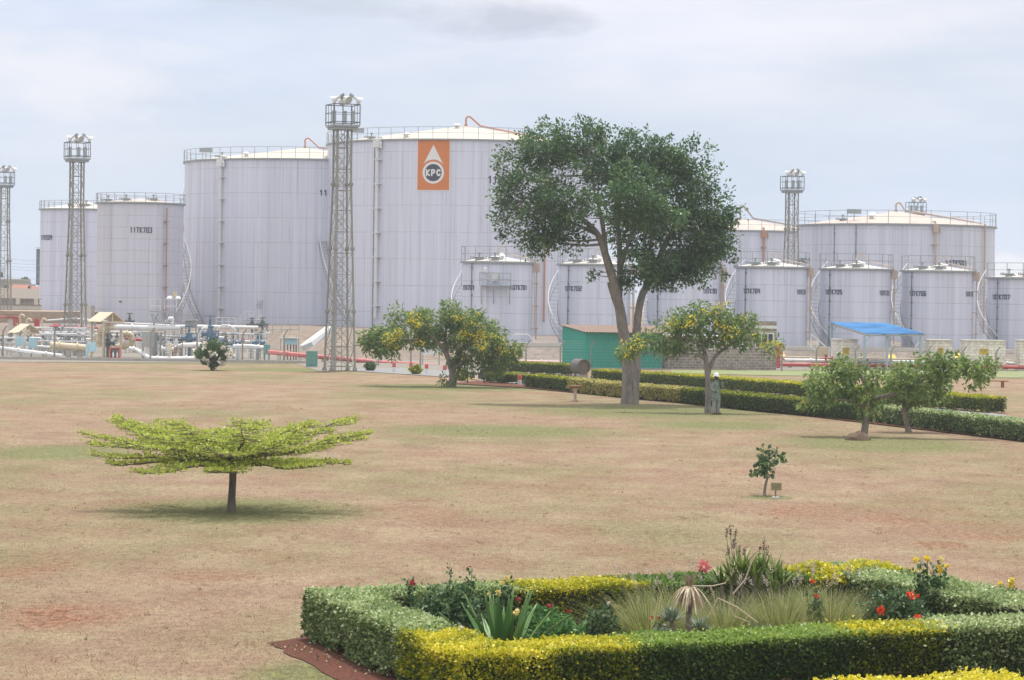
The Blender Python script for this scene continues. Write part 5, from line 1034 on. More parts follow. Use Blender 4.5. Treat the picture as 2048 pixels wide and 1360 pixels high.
for (px, dq, zz) in ((1729, d0+.2, 0), (1774, d0+.2, 0), (1841, d0+.2, 0), (1663, dB-.4, 0), (1690, d0+3.5, 0)):
    x = A(px, 700, dq).x-off.x; fr_ = (dq-d0)/(dB-d0); zt_ = q[0].z*(1-fr_)+q[3].z*fr_-.16
    if px == 1690: continue
    b = MB(); b.box((x, dq-d0, zt_/2), (.17, .17, zt_)); b.bar((x, dq-d0, zt_-.5), (x+.45, dq-d0, zt_-.02), .05); b.build('post', LBL, t)
for (px, py, py2, lab) in ((1782, 716, 706, 'yellow slanted panel standing under the middle of the blue roof'), (1918, 714, 704, 'yellow slanted panel between the two right hand white block huts'), (1560, 712, 702, 'yellow slanted panel by the right end of the stone pump house')):
    g_ = A(px, py, 212); t = thing('yellow_panel', lab, 'panel', (g_.x, 212, 0), 0, 'yellow slanted panels along the pipes'); z = g_.z
    b = MB(); b.slab((-.42, -.2, z-.12), (.42, -.2, z-.12), (.30, .2, z+.28), (-.36, .2, z+.28), .04); b.build('panel', paint('yellow_sign', (.72, .55, .03), .5, dirt=.15), t); MB().bar((0, .05, 0), (0, .05, z+.05), .08).build('stand', GREYM, t)
# white block huts with yellow notices
YS = paint('yellow_notice', (.62, .45, .03), .5, dirt=.15); YT = paint('notice_text', (.16, .10, .02), .6)
def hut(label, x0p, x1p, ytop, dist, txt):
    a_ = A(x0p, 700, dist); b_ = A(x1p, 700, dist); z = A((x0p+x1p)/2, ytop, dist).z; W2 = b_.x-a_.x
    t = thing('block_hut', label, 'hut', (a_.x, dist, 0), 0, 'white block huts with yellow notices')
    o = MB().b2((0, 0, 0), (W2, 2.2, z)).build('wall', BLOCKW, t)
    MB().b2((-.06, -.06, z+.002), (W2+.06, 2.26, z+.10)).build('roof', PALEC, t)
    if txt:
        sx0, sx1, sy0, sy1 = txt; s_ = F/dist; X0 = A(sx0, 700, dist).x-a_.x; X1 = A(sx1, 700, dist).x-a_.x; Z0 = A(sx0, sy1, dist).z; Z1 = A(sx0, sy0, dist).z
        so_ = MB().b2((X0, -.03, Z0), (X1, -.004, Z1)).build('notice', YS, t); b = MB(); hh_ = (Z1-Z0)*.17
        for li, wd_ in enumerate(('NO SMOKING', 'NO NAKED', 'LIGHTS')):
            lw = (X1-X0)*.9/10
            for q_ in text_quads(wd_, hh_, lw*.72, lw*.28, hh_*.22):
                cz = Z1-(Z1-Z0)*(.30+li*.28); b.add([((X0+X1)/2+v.x, -.036, cz+v.y) for v in q_], [(0, 1, 2, 3)])
        b.build('lettering', YT, so_)
hut('white block hut with a yellow notice under the left end of the blue roof', 1669, 1715, 681, 206, (1685, 1699, 695, 709))
hut('narrow white block hut with a yellow notice right of the blue roof', 1858, 1904, 682, 206, (1875, 1887, 695, 708))
hut('wide white block hut with a yellow notice near the right edge', 1929, 2011, 683, 206, (1959, 1977, 697, 709))
hut('white block hut cut by the right edge of the picture', 2040, 2095, 683, 206, None)
# cream box by the fence
t = thing('utility_box', 'cream metal box beside the white stair left of the blue roof', 'box', (A(1645, 700, 211).x, 211, 0)); z = A(1645, 694, 211).z; MB().b2((-.42, -.3, .5), (.42, .3, z)).build('body', CREAM, t); b = MB(); b.b2((-.3, -.2, 0), (-.2, .2, .5)); b.b2((.2, -.2, 0), (.3, .2, .5)); b.build('feet', CONC, t)
# white steps from the bank down
t = thing('steps', 'white metal steps coming down the bank left of the blue roof', 'steps', (A(1640, 700, 214).x, 214, 0)); b = MB(); hr = MB(); x0, x1 = A(1622, 690, 214).x-A(1640, 700, 214).x, A(1662, 722, 214).x-A(1640, 700, 214).x; z0, z1 = 1.5, .15
for dy in (-.4, .4):
    b.bar((x0, dy, z0), (x1, dy, z1), .16); hr.bar((x0, dy, z0+1), (x1, dy, z1+1), .06)
    for k_ in range(4): u = k_/3; hr.bar((x0+(x1-x0)*u, dy, z0+(z1-z0)*u), (x0+(x1-x0)*u, dy, z0+(z1-z0)*u+1), .045)
for k_ in range(7): u = (k_+.5)/7; b.box((x0+(x1-x0)*u, 0, z0+(z1-z0)*u+.03), (.24, .8, .04))
b.build('stair_flight', WHITE, t); hr.build('handrail', WHITE, t)
# platforms / small railings on the bank between tanks
def railing(label, pts, posts, hgt, mat=GREYM, rails=2, w_=.045, name='railing'):
    p0 = pts[0]; t = thing(name, label, 'railing', tuple(p0), 0); b = MB(); P2 = [Vector(p)-Vector(p0) for p in pts]
    for q0, q1 in zip(P2, P2[1:]):
        for r_ in range(rails): z = Vector((0, 0, hgt*(r_+1)/rails)); b.bar(q0+z, q1+z, w_)
    b.build('rails', mat, t); tot = len(P2)-1
    for i in range(posts+1):
        u = i/posts*tot; k_ = min(int(u), tot-1); q = P2[k_].lerp(P2[k_+1], u-k_); MB().bar(q, q+Vector((0, 0, hgt)), w_).build('post', mat, t)
    return t
W = lambda px, py, d: tuple(A(px, py, d))
for (x0p, x1p, dq, lab) in ((1018, 1062, 219, 'low white handrail over the kerb below the tank marked 10TK701'), (1830, 1850, 219, 'short white handrail between the tanks marked 10TK705 and 10TK706')):
    z = 1.46; y_ = 220; xx = [A(p_, 690, y_).x for p_ in (x0p, x0p+12, x1p-6, x1p+8)]
    p0 = (xx[0], y_, z); t = thing('handrail', lab, 'handrail', p0); b = MB(); b.tube([(0, 0, 0), (xx[1]-xx[0], 0, .6), (xx[2]-xx[0], 0, .6), (xx[3]-xx[0], 0, 0)], .035, 6); b.build('rail', WHITE, t); MB().bar((xx[1]-xx[0], 0, 0), (xx[1]-xx[0], 0, .6), .04).build('post', WHITE, t)
railing('white railing under the blue roof in front of the bank', [(A(1716, 700, 211).x, 211, .05), (A(1800, 700, 211).x, 211, .05)], 5, 1.5, WHITE, 3)
# ================================================================ fences
def fence(label, posts, dist, ztop, side=1):
    x00 = A(posts[0], 700, dist).x; t = thing('fence', label, 'fence', (x00, dist, 0)); xs = [A(p_, 700, dist).x-x00 for p_ in posts]
    for x in xs:
        b = MB(); b.tube([(x, 0, -.1), (x, 0, ztop-.42), (x+.28*side, 0, ztop)], [.085, .075, .06], 4); b.build('post', POSTM, t)
    b = MB()
    for k_ in range(7): z = .12+(ztop-.6)*k_/6; b.tube([(xs[0], -.07, z), (xs[-1], -.07, z)], .006, 3, caps=False)
    for k_ in range(3): u = .25+k_*.35; b.tube([(xs[0]+.28*u*side, -.06, ztop-.42+.42*u), (xs[-1]+.28*u*side, -.06, ztop-.42+.42*u)], .006, 3, caps=False)
    b.build('wires', GREYM, t); return t
fence('concrete post and wire fence in front of the pipe yard on the left', [-90, 6, 109, 209, 301, 394, 485, 568], 199, 2.45)
fence('concrete post and wire fence behind the hedges on the right', [1052, 1121, 1181, 1262, 1338, 1415, 1490, 1564, 1633, 1711, 1782, 1855, 1925, 1992, 2060], 195.5, 1.95)
fence('short run of fence posts beside the low flowering tree', [757, 841], 196, 2.2)
o = MB().b2((xa(-90, 198), 198.2, -.05), (xa(612, 198), 198.5, .22)).build('kerb_wall', CONC); tag(o, 'low grey concrete kerb under the left fence', 'kerb')
for (px, py0, px1, py1, dq, lab) in ((822, 655, 740, 737, 194, 'pale diagonal strut left of the low flowering tree'), ):
    a_ = A(px, py0, dq); c_ = A(px1, py1, dq); t = thing('fence_strut', lab, 'strut', (c_.x, dq, 0)); MB().bar((0, 0, 0), (a_.x-c_.x, .4, a_.z), .09).build('strut', PALEC, t); MB().bar((a_.x-c_.x, .45, 0), (a_.x-c_.x, .45, a_.z+.05), .12).build('post', POSTM, t)
g = G(868, 745); t = thing('notice_board', 'blank white notice board behind the low flowering tree', 'notice board', (A(862, 700, 200).x, 200, 0)); MB().b2((-.75, 0, .75), (.75, .05, 1.7)).build('board', WHITE, t); b = MB(); b.bar((-.6, .08, 0), (-.6, .08, 1.7), .08); b.bar((.6, .08, 0), (.6, .08, 1.7), .08); b.build('posts', GREYM, t)
# bollards
def bollard(label, px, py):
    g = G(px, py); t = thing('bollard', label, 'bollard', (g.x, g.y, 0), 0, 'red and white bollards')
    b = MB(); b.lathe([(.11, 0), (.11, .32), (0.001, .32)], n=14); b.build('base', WHITE, t, True); b = MB(); b.lathe([(.115, .315), (.115, .55), (.09, .60), (.02, .62)], n=14); b.build('cap', RED, t, True); return t
bollard('red and white bollard farthest left in the row beside the low flowering tree', 788, 744); bollard('second red and white bollard from the left, right behind the little yellow green bush', 822, 744); bollard('red and white bollard standing clear right of the little yellow green bush', 853, 747); bollard('red and white bollard just left of the trunk of the low flowering tree', 889, 750); bollard('red and white bollard in the gap between the two road hedges', 1039, 771)
# black and white kerb
g0 = G(925, 757); g1 = G(962, 760); t = thing('painted_kerb', 'black and white painted kerb at the road end behind the low flowering tree', 'kerb', (g0.x, g0.y, 0), math.atan2(g1.y-g0.y, g1.x-g0.x)); L = (g1-g0).length
BLK = paint('black_paint', (.03, .03, .035), .6)
for k_ in range(6): MB().b2((L*k_/6, 0, 0), (L*(k_+1)/6-.004, .35, .42)).build('kerb_block', WHITE if k_ % 2 == 0 else BLK, t)
o = MB().b2((0, -.25, .0), (L, -.01, .07)).build('yellow_edge', paint('kerb_yellow', (.62, .42, .12), .7), t)
# concrete roller
g = G(1160, 757); t = thing('concrete_roller', 'big dark grey concrete cylinder lying on its side between the hedges', 'roller', (g.x, g.y, 0), math.radians(-62)); r_ = .47; Lr = 1.0
CYLM = paint('dark_concrete', (.13, .125, .12), .85, dirt=.4, dc=(.2, .18, .16))
b = MB(); b.lathe([(r_, -Lr/2), (r_, Lr/2)], n=40, axis='X'); b.v = [(x, y, z+r_+.28) for x, y, z in b.v]; b.build('drum', CYLM, t, True)
b = MB(); b.lathe([(r_-.002, Lr/2), (r_*.86, Lr/2+.01), (r_*.84, Lr/2-.12), (0.001, Lr/2-.12)], n=40, axis='X'); b.lathe([(.001, -Lr/2+.02), (r_-.002, -Lr/2+.02)], n=40, axis='X'); b.v = [(x, y, z+r_+.28) for x, y, z in b.v]; b.build('end_face', paint('face_concrete', (.16, .13, .11), .9, dirt=.4), t)
b = MB(); b.b2((-.4, -.35, 0), (-.15, .35, .31)); b.b2((.15, -.35, 0), (.4, .35, .31)); b.build('cradle', CONC, t)
# bird bath
g = G(1150, 803); t = thing('bird_bath', 'rusty brown bird bath on a slim pedestal on the lawn', 'bird bath', (g.x, g.y, 0)); s = F/g.y; z = 32/s
RUST = paint('terracotta', (.30, .17, .11), .8, dirt=.35); b = MB(); b.lathe([(.14, 0), (.14, .06), (.08, .09), (.07, z*.5), (.10, z-.12)], n=18); b.build('pedestal', paint('pink_stone', (.50, .38, .31), .85), t, True); b = MB(); b.lathe([(.10, z-.13), (.32, z-.04), (.34, z), (.30, z), (.02, z-.05)], n=24); b.build('bowl', RUST, t, True)
# low plank bench on the right
g = G(1992, 775); t = thing('bench', 'low brown plank bench far right behind the leaning tree', 'bench', (g.x, g.y, 0), .1); BRW = paint('brown_plank', (.30, .12, .07), .8); MB().b2((-1.3, -.2, .36), (.7, .2, .42)).build('seat', BRW, t)
for x in (-1.0, .4): MB().b2((x-.06, -.15, 0), (x+.06, .15, .358)).build('leg', BRW, t)
# ================================================================ pipe yard
PG = 'pipes and valves of the pipe yard'
def pipe(label, pts, rpx, mat, cat='pipe', name='pipe', supports=0, flanges=True, group=None, smoothn=3, zmin=None):
    """pts: (px,py,dist)"""
    W3 = [Vector(A(*p)) for p in pts]; o = W3[0].copy(); o.z = 0; t = thing(name, label, cat, tuple(o), 0, group); r = rpx/(F/pts[0][2])
    L = [w_-o for w_ in W3]; Q = [L[0]]
    for i in range(1, len(L)-1):
        a_, b_, c_ = L[i-1], L[i], L[i+1]; k_ = min((a_-b_).length, (c_-b_).length, r*5)*.45; p1 = b_+(a_-b_).normalized()*k_; p2 = b_+(c_-b_).normalized()*k_
        for j in range(5): u = j/4; Q.append(p1*(1-u)**2+b_*2*u*(1-u)+p2*u*u)
    Q.append(L[-1]); b = MB(); b.tube(Q, r, 12); b.build('run', mat, t, True)
    if flanges:
        for a_, b_ in zip(L, L[1:]):
            d_ = (b_-a_); n = max(1, int(d_.length/4.5))
            for j in range(n): c_ = a_+d_*((j+.5)/n); dn = d_.normalized(); MB().tube([c_-dn*.05, c_+dn*.05], r*1.45, 12).build('flange', mat, t, True)
    for j in range(supports):
        u = (j+.5)/supports*(len(L)-1); k_ = min(int(u), len(L)-2); c_ = L[k_].lerp(L[k_+1], u-k_)
        if c_.z > .15: MB().box((c_.x, c_.y, (c_.z-r)/2-.03), (max(.12, r*1.4), .3, max(.05, c_.z-r+.06))).build('support', CONC if c_.z < 1.0 else GREYM, t)
    return t
pipe('long faded red fire main running from the pipe yard past the tall floodlight tower', [(536, 704, 203), (612, 711, 203), (700, 719, 203), (757, 725, 203), (895, 732, 203), (940, 733, 203)], 4.6, ROSE, supports=9, cat='fire main')
pipe('red and white pipe seen just left of the green shed', [(1040, 723, 205), (1126, 725, 205)], 3.6, paint('half_red_pipe', (.66, .45, .44), .6, dirt=.4), supports=2, cat='fire main')
pipe('upper white pipe behind the right fence', [(1556, 720, 208), (2080, 728, 208)], 3.4, WHITE, supports=10); pipe('lower red fire main behind the right fence', [(1553, 729, 206), (2080, 735, 206)], 3.6, RED, supports=10, cat='fire main')
pipe('thin cream pipe along the bank on the right', [(1560, 713, 210), (1660, 716, 210), (1800, 718, 210), (2080, 722, 210)], 1.4, CREAM, supports=6)
t = thing('hydrant', 'red hydrant at the right end of the stone pump house', 'hydrant', (A(1557, 700, 205).x, 205, 0)); b = MB(); b.lathe([(.16, 0), (.16, 1.5), (.22, 1.52), (.22, 1.6), (.14, 1.75), (.02, 1.8)], n=14); b.build('body', RED, t, True); b = MB(); b.tube([(-.35, 0, 1.1), (.35, 0, 1.1)], .09, 10); b.tube([(0, -.05, .9), (.5, -.1, .6)], .06, 8); b.build('outlet', RED, t, True)
t = thing('hydrant', 'red valve assembly beside the cream box left of the blue roof', 'hydrant', (A(1652, 700, 207).x, 207, 0)); b = MB(); b.tube([(-.5, 0, .75), (1.1, 0, .75)], .06, 8); b.tube([(0, 0, 0), (0, 0, 1.0)], .09, 8); b.tube([(.5, 0, 0), (.5, 0, .9)], .07, 8); b.build('body', RED, t, True); b = MB(); b.lathe([(.02, 1.0), (.18, 1.0), (.18, 1.05), (.02, 1.05)], n=12); b.build('handwheel', RED, t)
# left yard pipes
pipe('thick white pipe at mid height from the cream shelter towards the lattice supports', [(229, 654, 208), (300, 656, 208), (361, 655, 208)], 5.4, WHITE, supports=0)
pipe('cream elbow pipe rising inside the cream shelter', [(198, 694, 209), (199, 672, 209), (204, 655, 208.5), (231, 655, 208.1)], 5.8, CREAM, supports=0)
pipe('thick white pipe descending from the cream shelter to the ground and running right', [(258, 697, 206), (276, 701, 206), (300, 717, 204), (330, 717.5, 204), (415, 717, 204)], 4.6, WHITE, supports=0)
pipe('cream vessel pipe ending below the cream shelter', [(246, 668, 209.5), (264, 668, 209.5), (264, 690, 209.5), (232, 694, 209.5)], 5.5, CREAM)
pipe('big cream horizontal vessel left of the pale blue panel', [(101, 690, 205), (137, 693, 205), (172, 696, 205)], 7.0, CREAM, supports=3, cat='vessel', name='horizontal_vessel')
pipe('white pipe along concrete blocks at the front left of the yard', [(-30, 694, 204), (14, 698, 204), (60, 704, 203.5), (124, 712, 203)], 4.2, WHITE)
for k_, px in enumerate((34, 52, 76, 104)):
    c_ = A(px, 712, 203.4); o = MB().b2((-.35, -.35, 0), (.38, .35, .33)).build('concrete_block', PALEC); o.location = (c_.x, 203.4, 0); tag(o, ['leftmost concrete block under the front white pipe', 'second concrete block from the left under the front white pipe', 'third concrete block from the left under the front white pipe', 'rightmost concrete block under the front white pipe near its end'][k_], 'block', 'concrete blocks under the front pipe')
for i, (y0, y1, x0, x1, dq, rp) in enumerate(((664, 665, 78, 186, 214, 1.3), (670, 671, 70, 190, 213, 1.2), (676, 679, 60, 182, 216, 2.3), (682, 683, 76, 170, 212, 1.0), (692, 695, 64, 104, 208, 2.6), (655, 657, 60, 180, 224, 1.6))):
    pipe(['thin white pipe, topmost of the stack of pipes left of the cream shelter', 'second thin white pipe of the stack left of the cream shelter', 'thicker white pipe in the middle of the stack left of the cream shelter', 'lowest thin white pipe of the stack, just above the cream vessel', 'short thick white pipe running into the left end of the cream vessel', 'grey white pipe at the back near the red rail'][i], [(x0, y0, dq), (x1, y1, dq)], rp, WHITE, supports=3, group=PG)
pipe('long thin white pipe at the foot of the bank before the tank marked 11TK703', [(95, 641, 236), (150, 637, 236), (230, 645, 236), (360, 652, 236)], 1.8, WHITE, supports=3)
pipe('red pipe at the foot of the bank behind the stack of white pipes', [(100, 652, 230), (128, 654, 230), (196, 656, 230)], 2.6, RED, supports=3, cat='fire main')
pipe('white pipe from the lattice supports to the blue valves', [(345, 653, 212), (400, 653, 212), (515, 655, 216)], 3.6, WHITE, supports=3)
pipe('white goose neck pipe behind the lattice supports', [(344, 652, 213), (347, 640, 213), (340, 636, 213), (330, 646, 213)], 3.8, WHITE)
pipe('white manifold pipe low behind the white flowering shrub', [(366, 690, 205), (420, 689, 205), (450, 692, 205)], 4.6, WHITE, supports=2)
pipe('white manifold pipe right of the white flowering shrub', [(452, 693, 206), (500, 692, 206), (532, 696, 206)], 3.8, WHITE, supports=2)
pipe('white pipe behind the right manifold', [(360, 674, 210), (400, 672, 210), (450, 676, 210)], 2.8, WHITE, supports=2)
pipe('curved white pipe by the tall blue valve', [(398, 690, 208), (396, 672, 208), (404, 657, 208), (416, 655, 208)], 2.6, WHITE)
pipe('curved white pipe right of the tall blue valve', [(432, 680, 208), (434, 660, 208), (444, 650, 208), (462, 652, 208), (470, 660, 208)], 1.6, WHITE)
pipe('red pipe on the bank behind the right manifold', [(460, 678, 217), (530, 682, 217)], 2.2, RED, cat='fire main')
pipe('red pipe between the cream vessel pipe and the grey cabinet', [(252, 677, 211), (284, 680, 211)], 3.0, RED, cat='fire main')
def valve(label, px, py_top, py_bot, dist, mat, wheel=9, cat='valve', hor=True, body=1.0):
    g_ = A(px, py_bot, dist); s = F/dist; zt = A(px, py_top, dist).z; zb = max(0, g_.z); t = thing('gate_valve', label, cat, (g_.x, dist, 0), 0, PG); h = zt-zb
    b = MB(); zc = zb+.28*h; b.lathe([(.10, 0), (.10, zb+.01), (.16*body, zb), (.26*body, zb+.04), (.26*body, zb+.10), (.17*body, zb+.13), (.24*body, zc), (.17*body, zc+.2*h), (.25*body, zc+.22*h), (.25*body, zc+.26*h), (.10, zc+.30*h), (.09, zc+.5*h)], n=14)
    b.tube([(-.55*body, 0, zc), (.55*body, 0, zc)], .15*body, 10)
    for x in (-.5*body, .5*body): b.tube([(x-.04, 0, zc), (x+.04, 0, zc)], .25*body, 12)
    b.build('body', mat, t, True)
    wr = wheel/s; zw = zt-.12*h; b = MB()
    for i in range(16):
        a0, a1 = 2*pi*i/16, 2*pi*(i+1)/16; b.bar((wr*math.cos(a0), wr*math.sin(a0), zw), (wr*math.cos(a1), wr*math.sin(a1), zw), .07)
    for i in range(2): a0 = pi*i/2+.3; b.bar((wr*math.cos(a0), wr*math.sin(a0), zw), (-wr*math.cos(a0), -wr*math.sin(a0), zw), .06)
    b.build('handwheel', mat, t); b = MB(); b.tube([(0, 0, zc+.3*h), (0, 0, zt)], .035, 6); b.box((0, 0, zw-.1), (.2, .2, .16)); b.build('stem', GREYM, t)
valve('tallest blue valve with a wide handwheel, behind the white flowering shrub', 420, 625, 684, 209, BLUEV, 12, body=1.2); valve('blue valve under the small grey canopy', 378, 648, 688, 209, BLUEV, 7, body=1.1); valve('blue valve just right of the tallest blue valve', 431, 658, 690, 208, BLUEV, 7)
valve('dark valve among pipes at the left of the right manifold', 451, 664, 696, 206, DARKM, 6); valve('dark valve in the middle of the right manifold', 467, 664, 694, 210, BLUEV, 7); valve('dark blue valve at the right end of the right manifold', 516, 664, 694, 210, BLUEV, 7)
valve('dark valve in front of the stone retaining wall on the yard floor', 140, 655, 678, 220, DARKM, 6); valve('dark valve behind the stack of white pipes near the red rail', 118, 655, 672, 221, DARKM, 5); valve('dark gauge valve between the posts of the cream shelter', 215, 664, 694, 210, DARKM, 6)
valve('white valve at the foot of the lattice supports', 337, 672, 708, 206, WHITE, 5); valve('white valve left of the cabinet with extinguishers', 232, 676, 694, 211, WHITE, 4, body=.7); valve('white valve behind the blue canopy column', 352, 668, 700, 207, WHITE, 5, body=.8)
valve('dark valve on the bank in front of the tank marked 11TK703', 259, 624, 650, 252, DARKM, 6, body=.8); valve('dark valve on the bank below the short stair', 504, 634, 655, 238, DARKM, 5, body=.9); valve('dark valve right beside the short stair on the bank', 525, 633, 655, 238, DARKM, 6, body=.9)
# shelters
def shelter(label, cx, ytop, yeave, w1, w2, base, dist, mat, depthm=2.0, rz=.5):
    g_ = A(cx, base, dist); s = F/dist; ze = A(cx, yeave, dist).z; zr = A(cx, ytop, dist).z; Wd = w1/s; t = thing('gable_shelter', label, 'shelter', (g_.x, dist, 0), rz, 'cream gabled shelters in the pipe yard')
    b = MB()
    b.slab((-Wd/2-.15, -depthm/2, ze-.12), (-Wd/2-.15, depthm/2, ze-.12), (0, depthm/2, zr), (0, -depthm/2, zr), -.05); b.slab((0, -depthm/2, zr), (0, depthm/2, zr), (Wd/2+.15, depthm/2, ze-.12), (Wd/2+.15, -depthm/2, ze-.12), -.05); b.build('roof', mat, t)
    for x in (-1, 1):
        for y in (-1, 1): MB().b2((x*(Wd/2-.12)-.07, y*(depthm/2-.18)-.07, 0), (x*(Wd/2-.12)+.07, y*(depthm/2-.18)+.07, ze-.03)).build('post', CREAM, t)
    b = MB()
    for y in (-1, 1): b.bar((-Wd/2, y*(depthm/2-.18), ze-.1), (Wd/2, y*(depthm/2-.18), ze-.1), .1); b.bar((0, y*(depthm/2-.18), ze-.1), (0, y*(depthm/2-.18), zr-.08), .08)
    b.build('truss', CREAM, t)
PROOF = paint('beige_sheet', (.62, .53, .40), .7, dirt=.3)
shelter('cream gabled shelter on four posts over the elbow pipe', 212, 625, 641, 44, 20, 712, 209, PROOF, 2.6, .55); shelter('lower beige gabled shelter near the left edge of the yard', 50, 649, 664, 46, 20, 712, 222, PROOF, 2.4, .5)
def cabinet(label, x0, x1, y0, y1, dist, mat, name='cabinet', legs=True, deep=.6, front=None, cat='cabinet', grp=None):
    a_ = A(x0, y1, dist); e_ = A(x1, y1, dist); zt = A(x0, y0, dist).z; zb = max(.02, a_.z); W_ = e_.x-a_.x; t = thing(name, label, cat, (a_.x, dist, 0), 0, grp)
    MB().b2((0, 0, zb), (W_, deep, zt)).build('body', mat, t)
    b = MB(); b.b2((.04, -.03, zb+.06), (W_/2-.02, -.002, zt-.06)); b.b2((W_/2+.02, -.03, zb+.06), (W_-.04, -.002, zt-.06)); b.build('door', front or mat, t)
    if zb > .1: [MB().b2((x, y, 0), (x+.06, y+.06, zb-.002)).build('leg', mat, t) for x in (.03, W_-.09) for y in (.03, deep-.09)]
    return t
cabinet('grey electrical cabinet behind the fence between the cream shelter and the lattice supports', 283, 305, 663, 694, 205, paint('cabinet_grey', (.33, .34, .34), .5)); cabinet('teal cabinet on the grass left of the tall floodlight tower', 612, 634, 702, 733, 188, TEAL); cabinet('teal cabinet at the right end of the manifold beside the red fire main', 527, 539, 689, 709, 204, TEAL)
cabinet('pale blue cabinet next to the white instrument box at the far left', 57, 72, 675, 696, 206, CYAN); cabinet('white instrument box with a domed top at the far left of the yard', 30, 48, 673, 692, 206, WHITE, front=CYAN)
c_ = A(175, 685, 204); e_ = A(191, 703, 204); t = thing('tilted_panel', 'pale blue angled panel on a post at the right end of the cream vessel', 'panel', (c_.x, 204, 0)); zt, zb = c_.z, e_.z; W_ = e_.x-c_.x
MB().prism([(0, 0), (W_*.75, 0), (W_, .05), (W_, .4), (0, .4)], zb, zt).build('panel', CYAN, t); MB().b2((-.12, -.05, 0), (.05, .08, zt-.15)).build('post', CYAN, t)
# extinguisher cabinet
c_ = A(219, 717, 203); e_ = A(240, 695, 203); t = thing('extinguisher_cabinet', 'red framed cabinet holding two extinguishers by the left fence', 'extinguisher cabinet', (c_.x, 203, 0)); W_ = e_.x-c_.x; z0, z1 = .08, e_.z
b = MB(); b.b2((0, 0, z0), (.07, .35, z1)); b.b2((W_-.07, 0, z0), (W_, .35, z1)); b.b2((.07, 0, z0), (W_-.07, .35, z0+.07)); b.b2((.07, 0, z1-.07), (W_-.07, .35, z1)); b.b2((.07, .3, z0+.07), (W_-.07, .35, z1-.07)); b.build('frame', RED, t)
b = MB(); b.b2((.08, .24, z0+.08), (W_-.08, .295, z1-.08)); b.build('back_panel', DARKM, t)
for k_, (x, mm) in enumerate(((.25, WHITE), (.56, WHITE))): 
    b = MB(); b.lathe([(.075, 0), (.075, .32), (.03, .38), (.03, .43), (.001, .43)], (x, .13, z0+.075), 12); b.build('extinguisher', mm, t, True)
# red racks
t = thing('hose_rack', 'red pipe rack with a red box at the far left before the pale wall', 'rack', (A(5, 650, 240).x, 240, 0)); X0 = A(5, 650, 240).x; xx = lambda px: A(px, 640, 240).x-X0; zz = lambda py: A(20, py, 240).z
b = MB(); b.tube([(xx(-20), 0, zz(635)), (xx(37), 0, zz(635))], .07, 8)
for px in (28, 32, 37): b.tube([(xx(px), 0, zz(635)), (xx(px), 0, zz(652))], .07, 6)
b.build('red_frame', RED, t); b = MB(); b.b2((xx(16), .1, 1.0), (xx(29), .3, zz(637))); b.build('panel', PALEC, t); MB().b2((xx(10), -.2, zz(630)), (xx(34), .5, zz(628))).build('roof', RUST, t)
cabinet('upright red box behind the stack of white pipes', 68, 77, 638, 655, 232, RED); cabinet('low red tank box right of the upright red box', 105, 121, 647, 656, 231, RED)
# swan neck ventilators on the bank
for k_, (px, py) in enumerate(((40, 633), (54, 641), (84, 641))):
    c_ = A(px, py, 250); t = thing('vent_stub', ['cream goose neck vent nearest the pale wall at the far left', 'second cream goose neck vent, lower, left of the upright red box', 'cream goose neck vent right of the upright red box'][k_], 'vent', (c_.x, 250, .5), 0, 'cream goose neck vents on the earth bank'); z = c_.z-.5; b = MB(); b.tube([(0, 0, 0), (0, 0, z), (.12, 0, z+.16), (.3, 0, z+.12), (.4, 0, z-.05)], .11, 8); b.build('pipe', CREAM, t, True)
# lattice supports + platform + mast lamp
t = thing('pipe_gantry', 'grey lattice frame with a platform above the thick white pipe', 'gantry', (A(330, 650, 208).x, 208, 0)); X0 = A(330, 650, 208).x; xx = lambda px: A(px, 640, 208).x-X0; zz = lambda py: A(330, py, 208).z
b = MB()
for px in (308, 330):
    b.bar((xx(px-5), 0, zz(628)), (xx(px), 0, zz(650)), .07); b.bar((xx(px+7), 0, zz(628)), (xx(px), 0, zz(650)), .07); b.bar((xx(px-5), .6, zz(628)), (xx(px+7), .6, zz(644)), .05); b.bar((xx(px+7), .6, zz(628)), (xx(px-5), .6, zz(644)), .05); b.bar((xx(px), 0, 0), (xx(px), 0, zz(650)), .12)
for px in (312, 322): b.bar((xx(px), .2, 0), (xx(px), .2, zz(665)), .16)
b.build('frame', GREYM, t); MB().b2((xx(300), -.3, zz(624.5)), (xx(353), .9, zz(622))).build('platform', GREYM, t)
b = MB(); 
for y in (598, 612): b.bar((xx(302), -.2, zz(y)), (xx(321), -.2, zz(y)), .05); b.bar((xx(330), -.2, zz(y)), (xx(353), -.2, zz(y)), .05)
for px in (302, 321, 330, 353): b.bar((xx(px), -.2, zz(624)), (xx(px), -.2, zz(598)), .035)
b.build('handrail', WHITE, t)
t = thing('yard_lamp', 'slender lamp mast with shaded floodlights above the lattice frame', 'lamp', (A(349, 650, 209).x, 209, 0)); z = A(349, 596, 209).z; MB().bar((0, 0, 0), (0, 0, z), .06).build('mast', GREYM, t)
for dx, a_ in ((-.38, -.5), (.22, .4)):
    b = MB(); b.lathe([(.28, -.02), (.18, .12), (.06, .18)], (dx, 0, z-.02), 12); b.build('lamp_shade', WHITE, t, True)
MB().box((0, 0, z+.28), (.3, .3, .4)).build('control_box', CREAM, t)
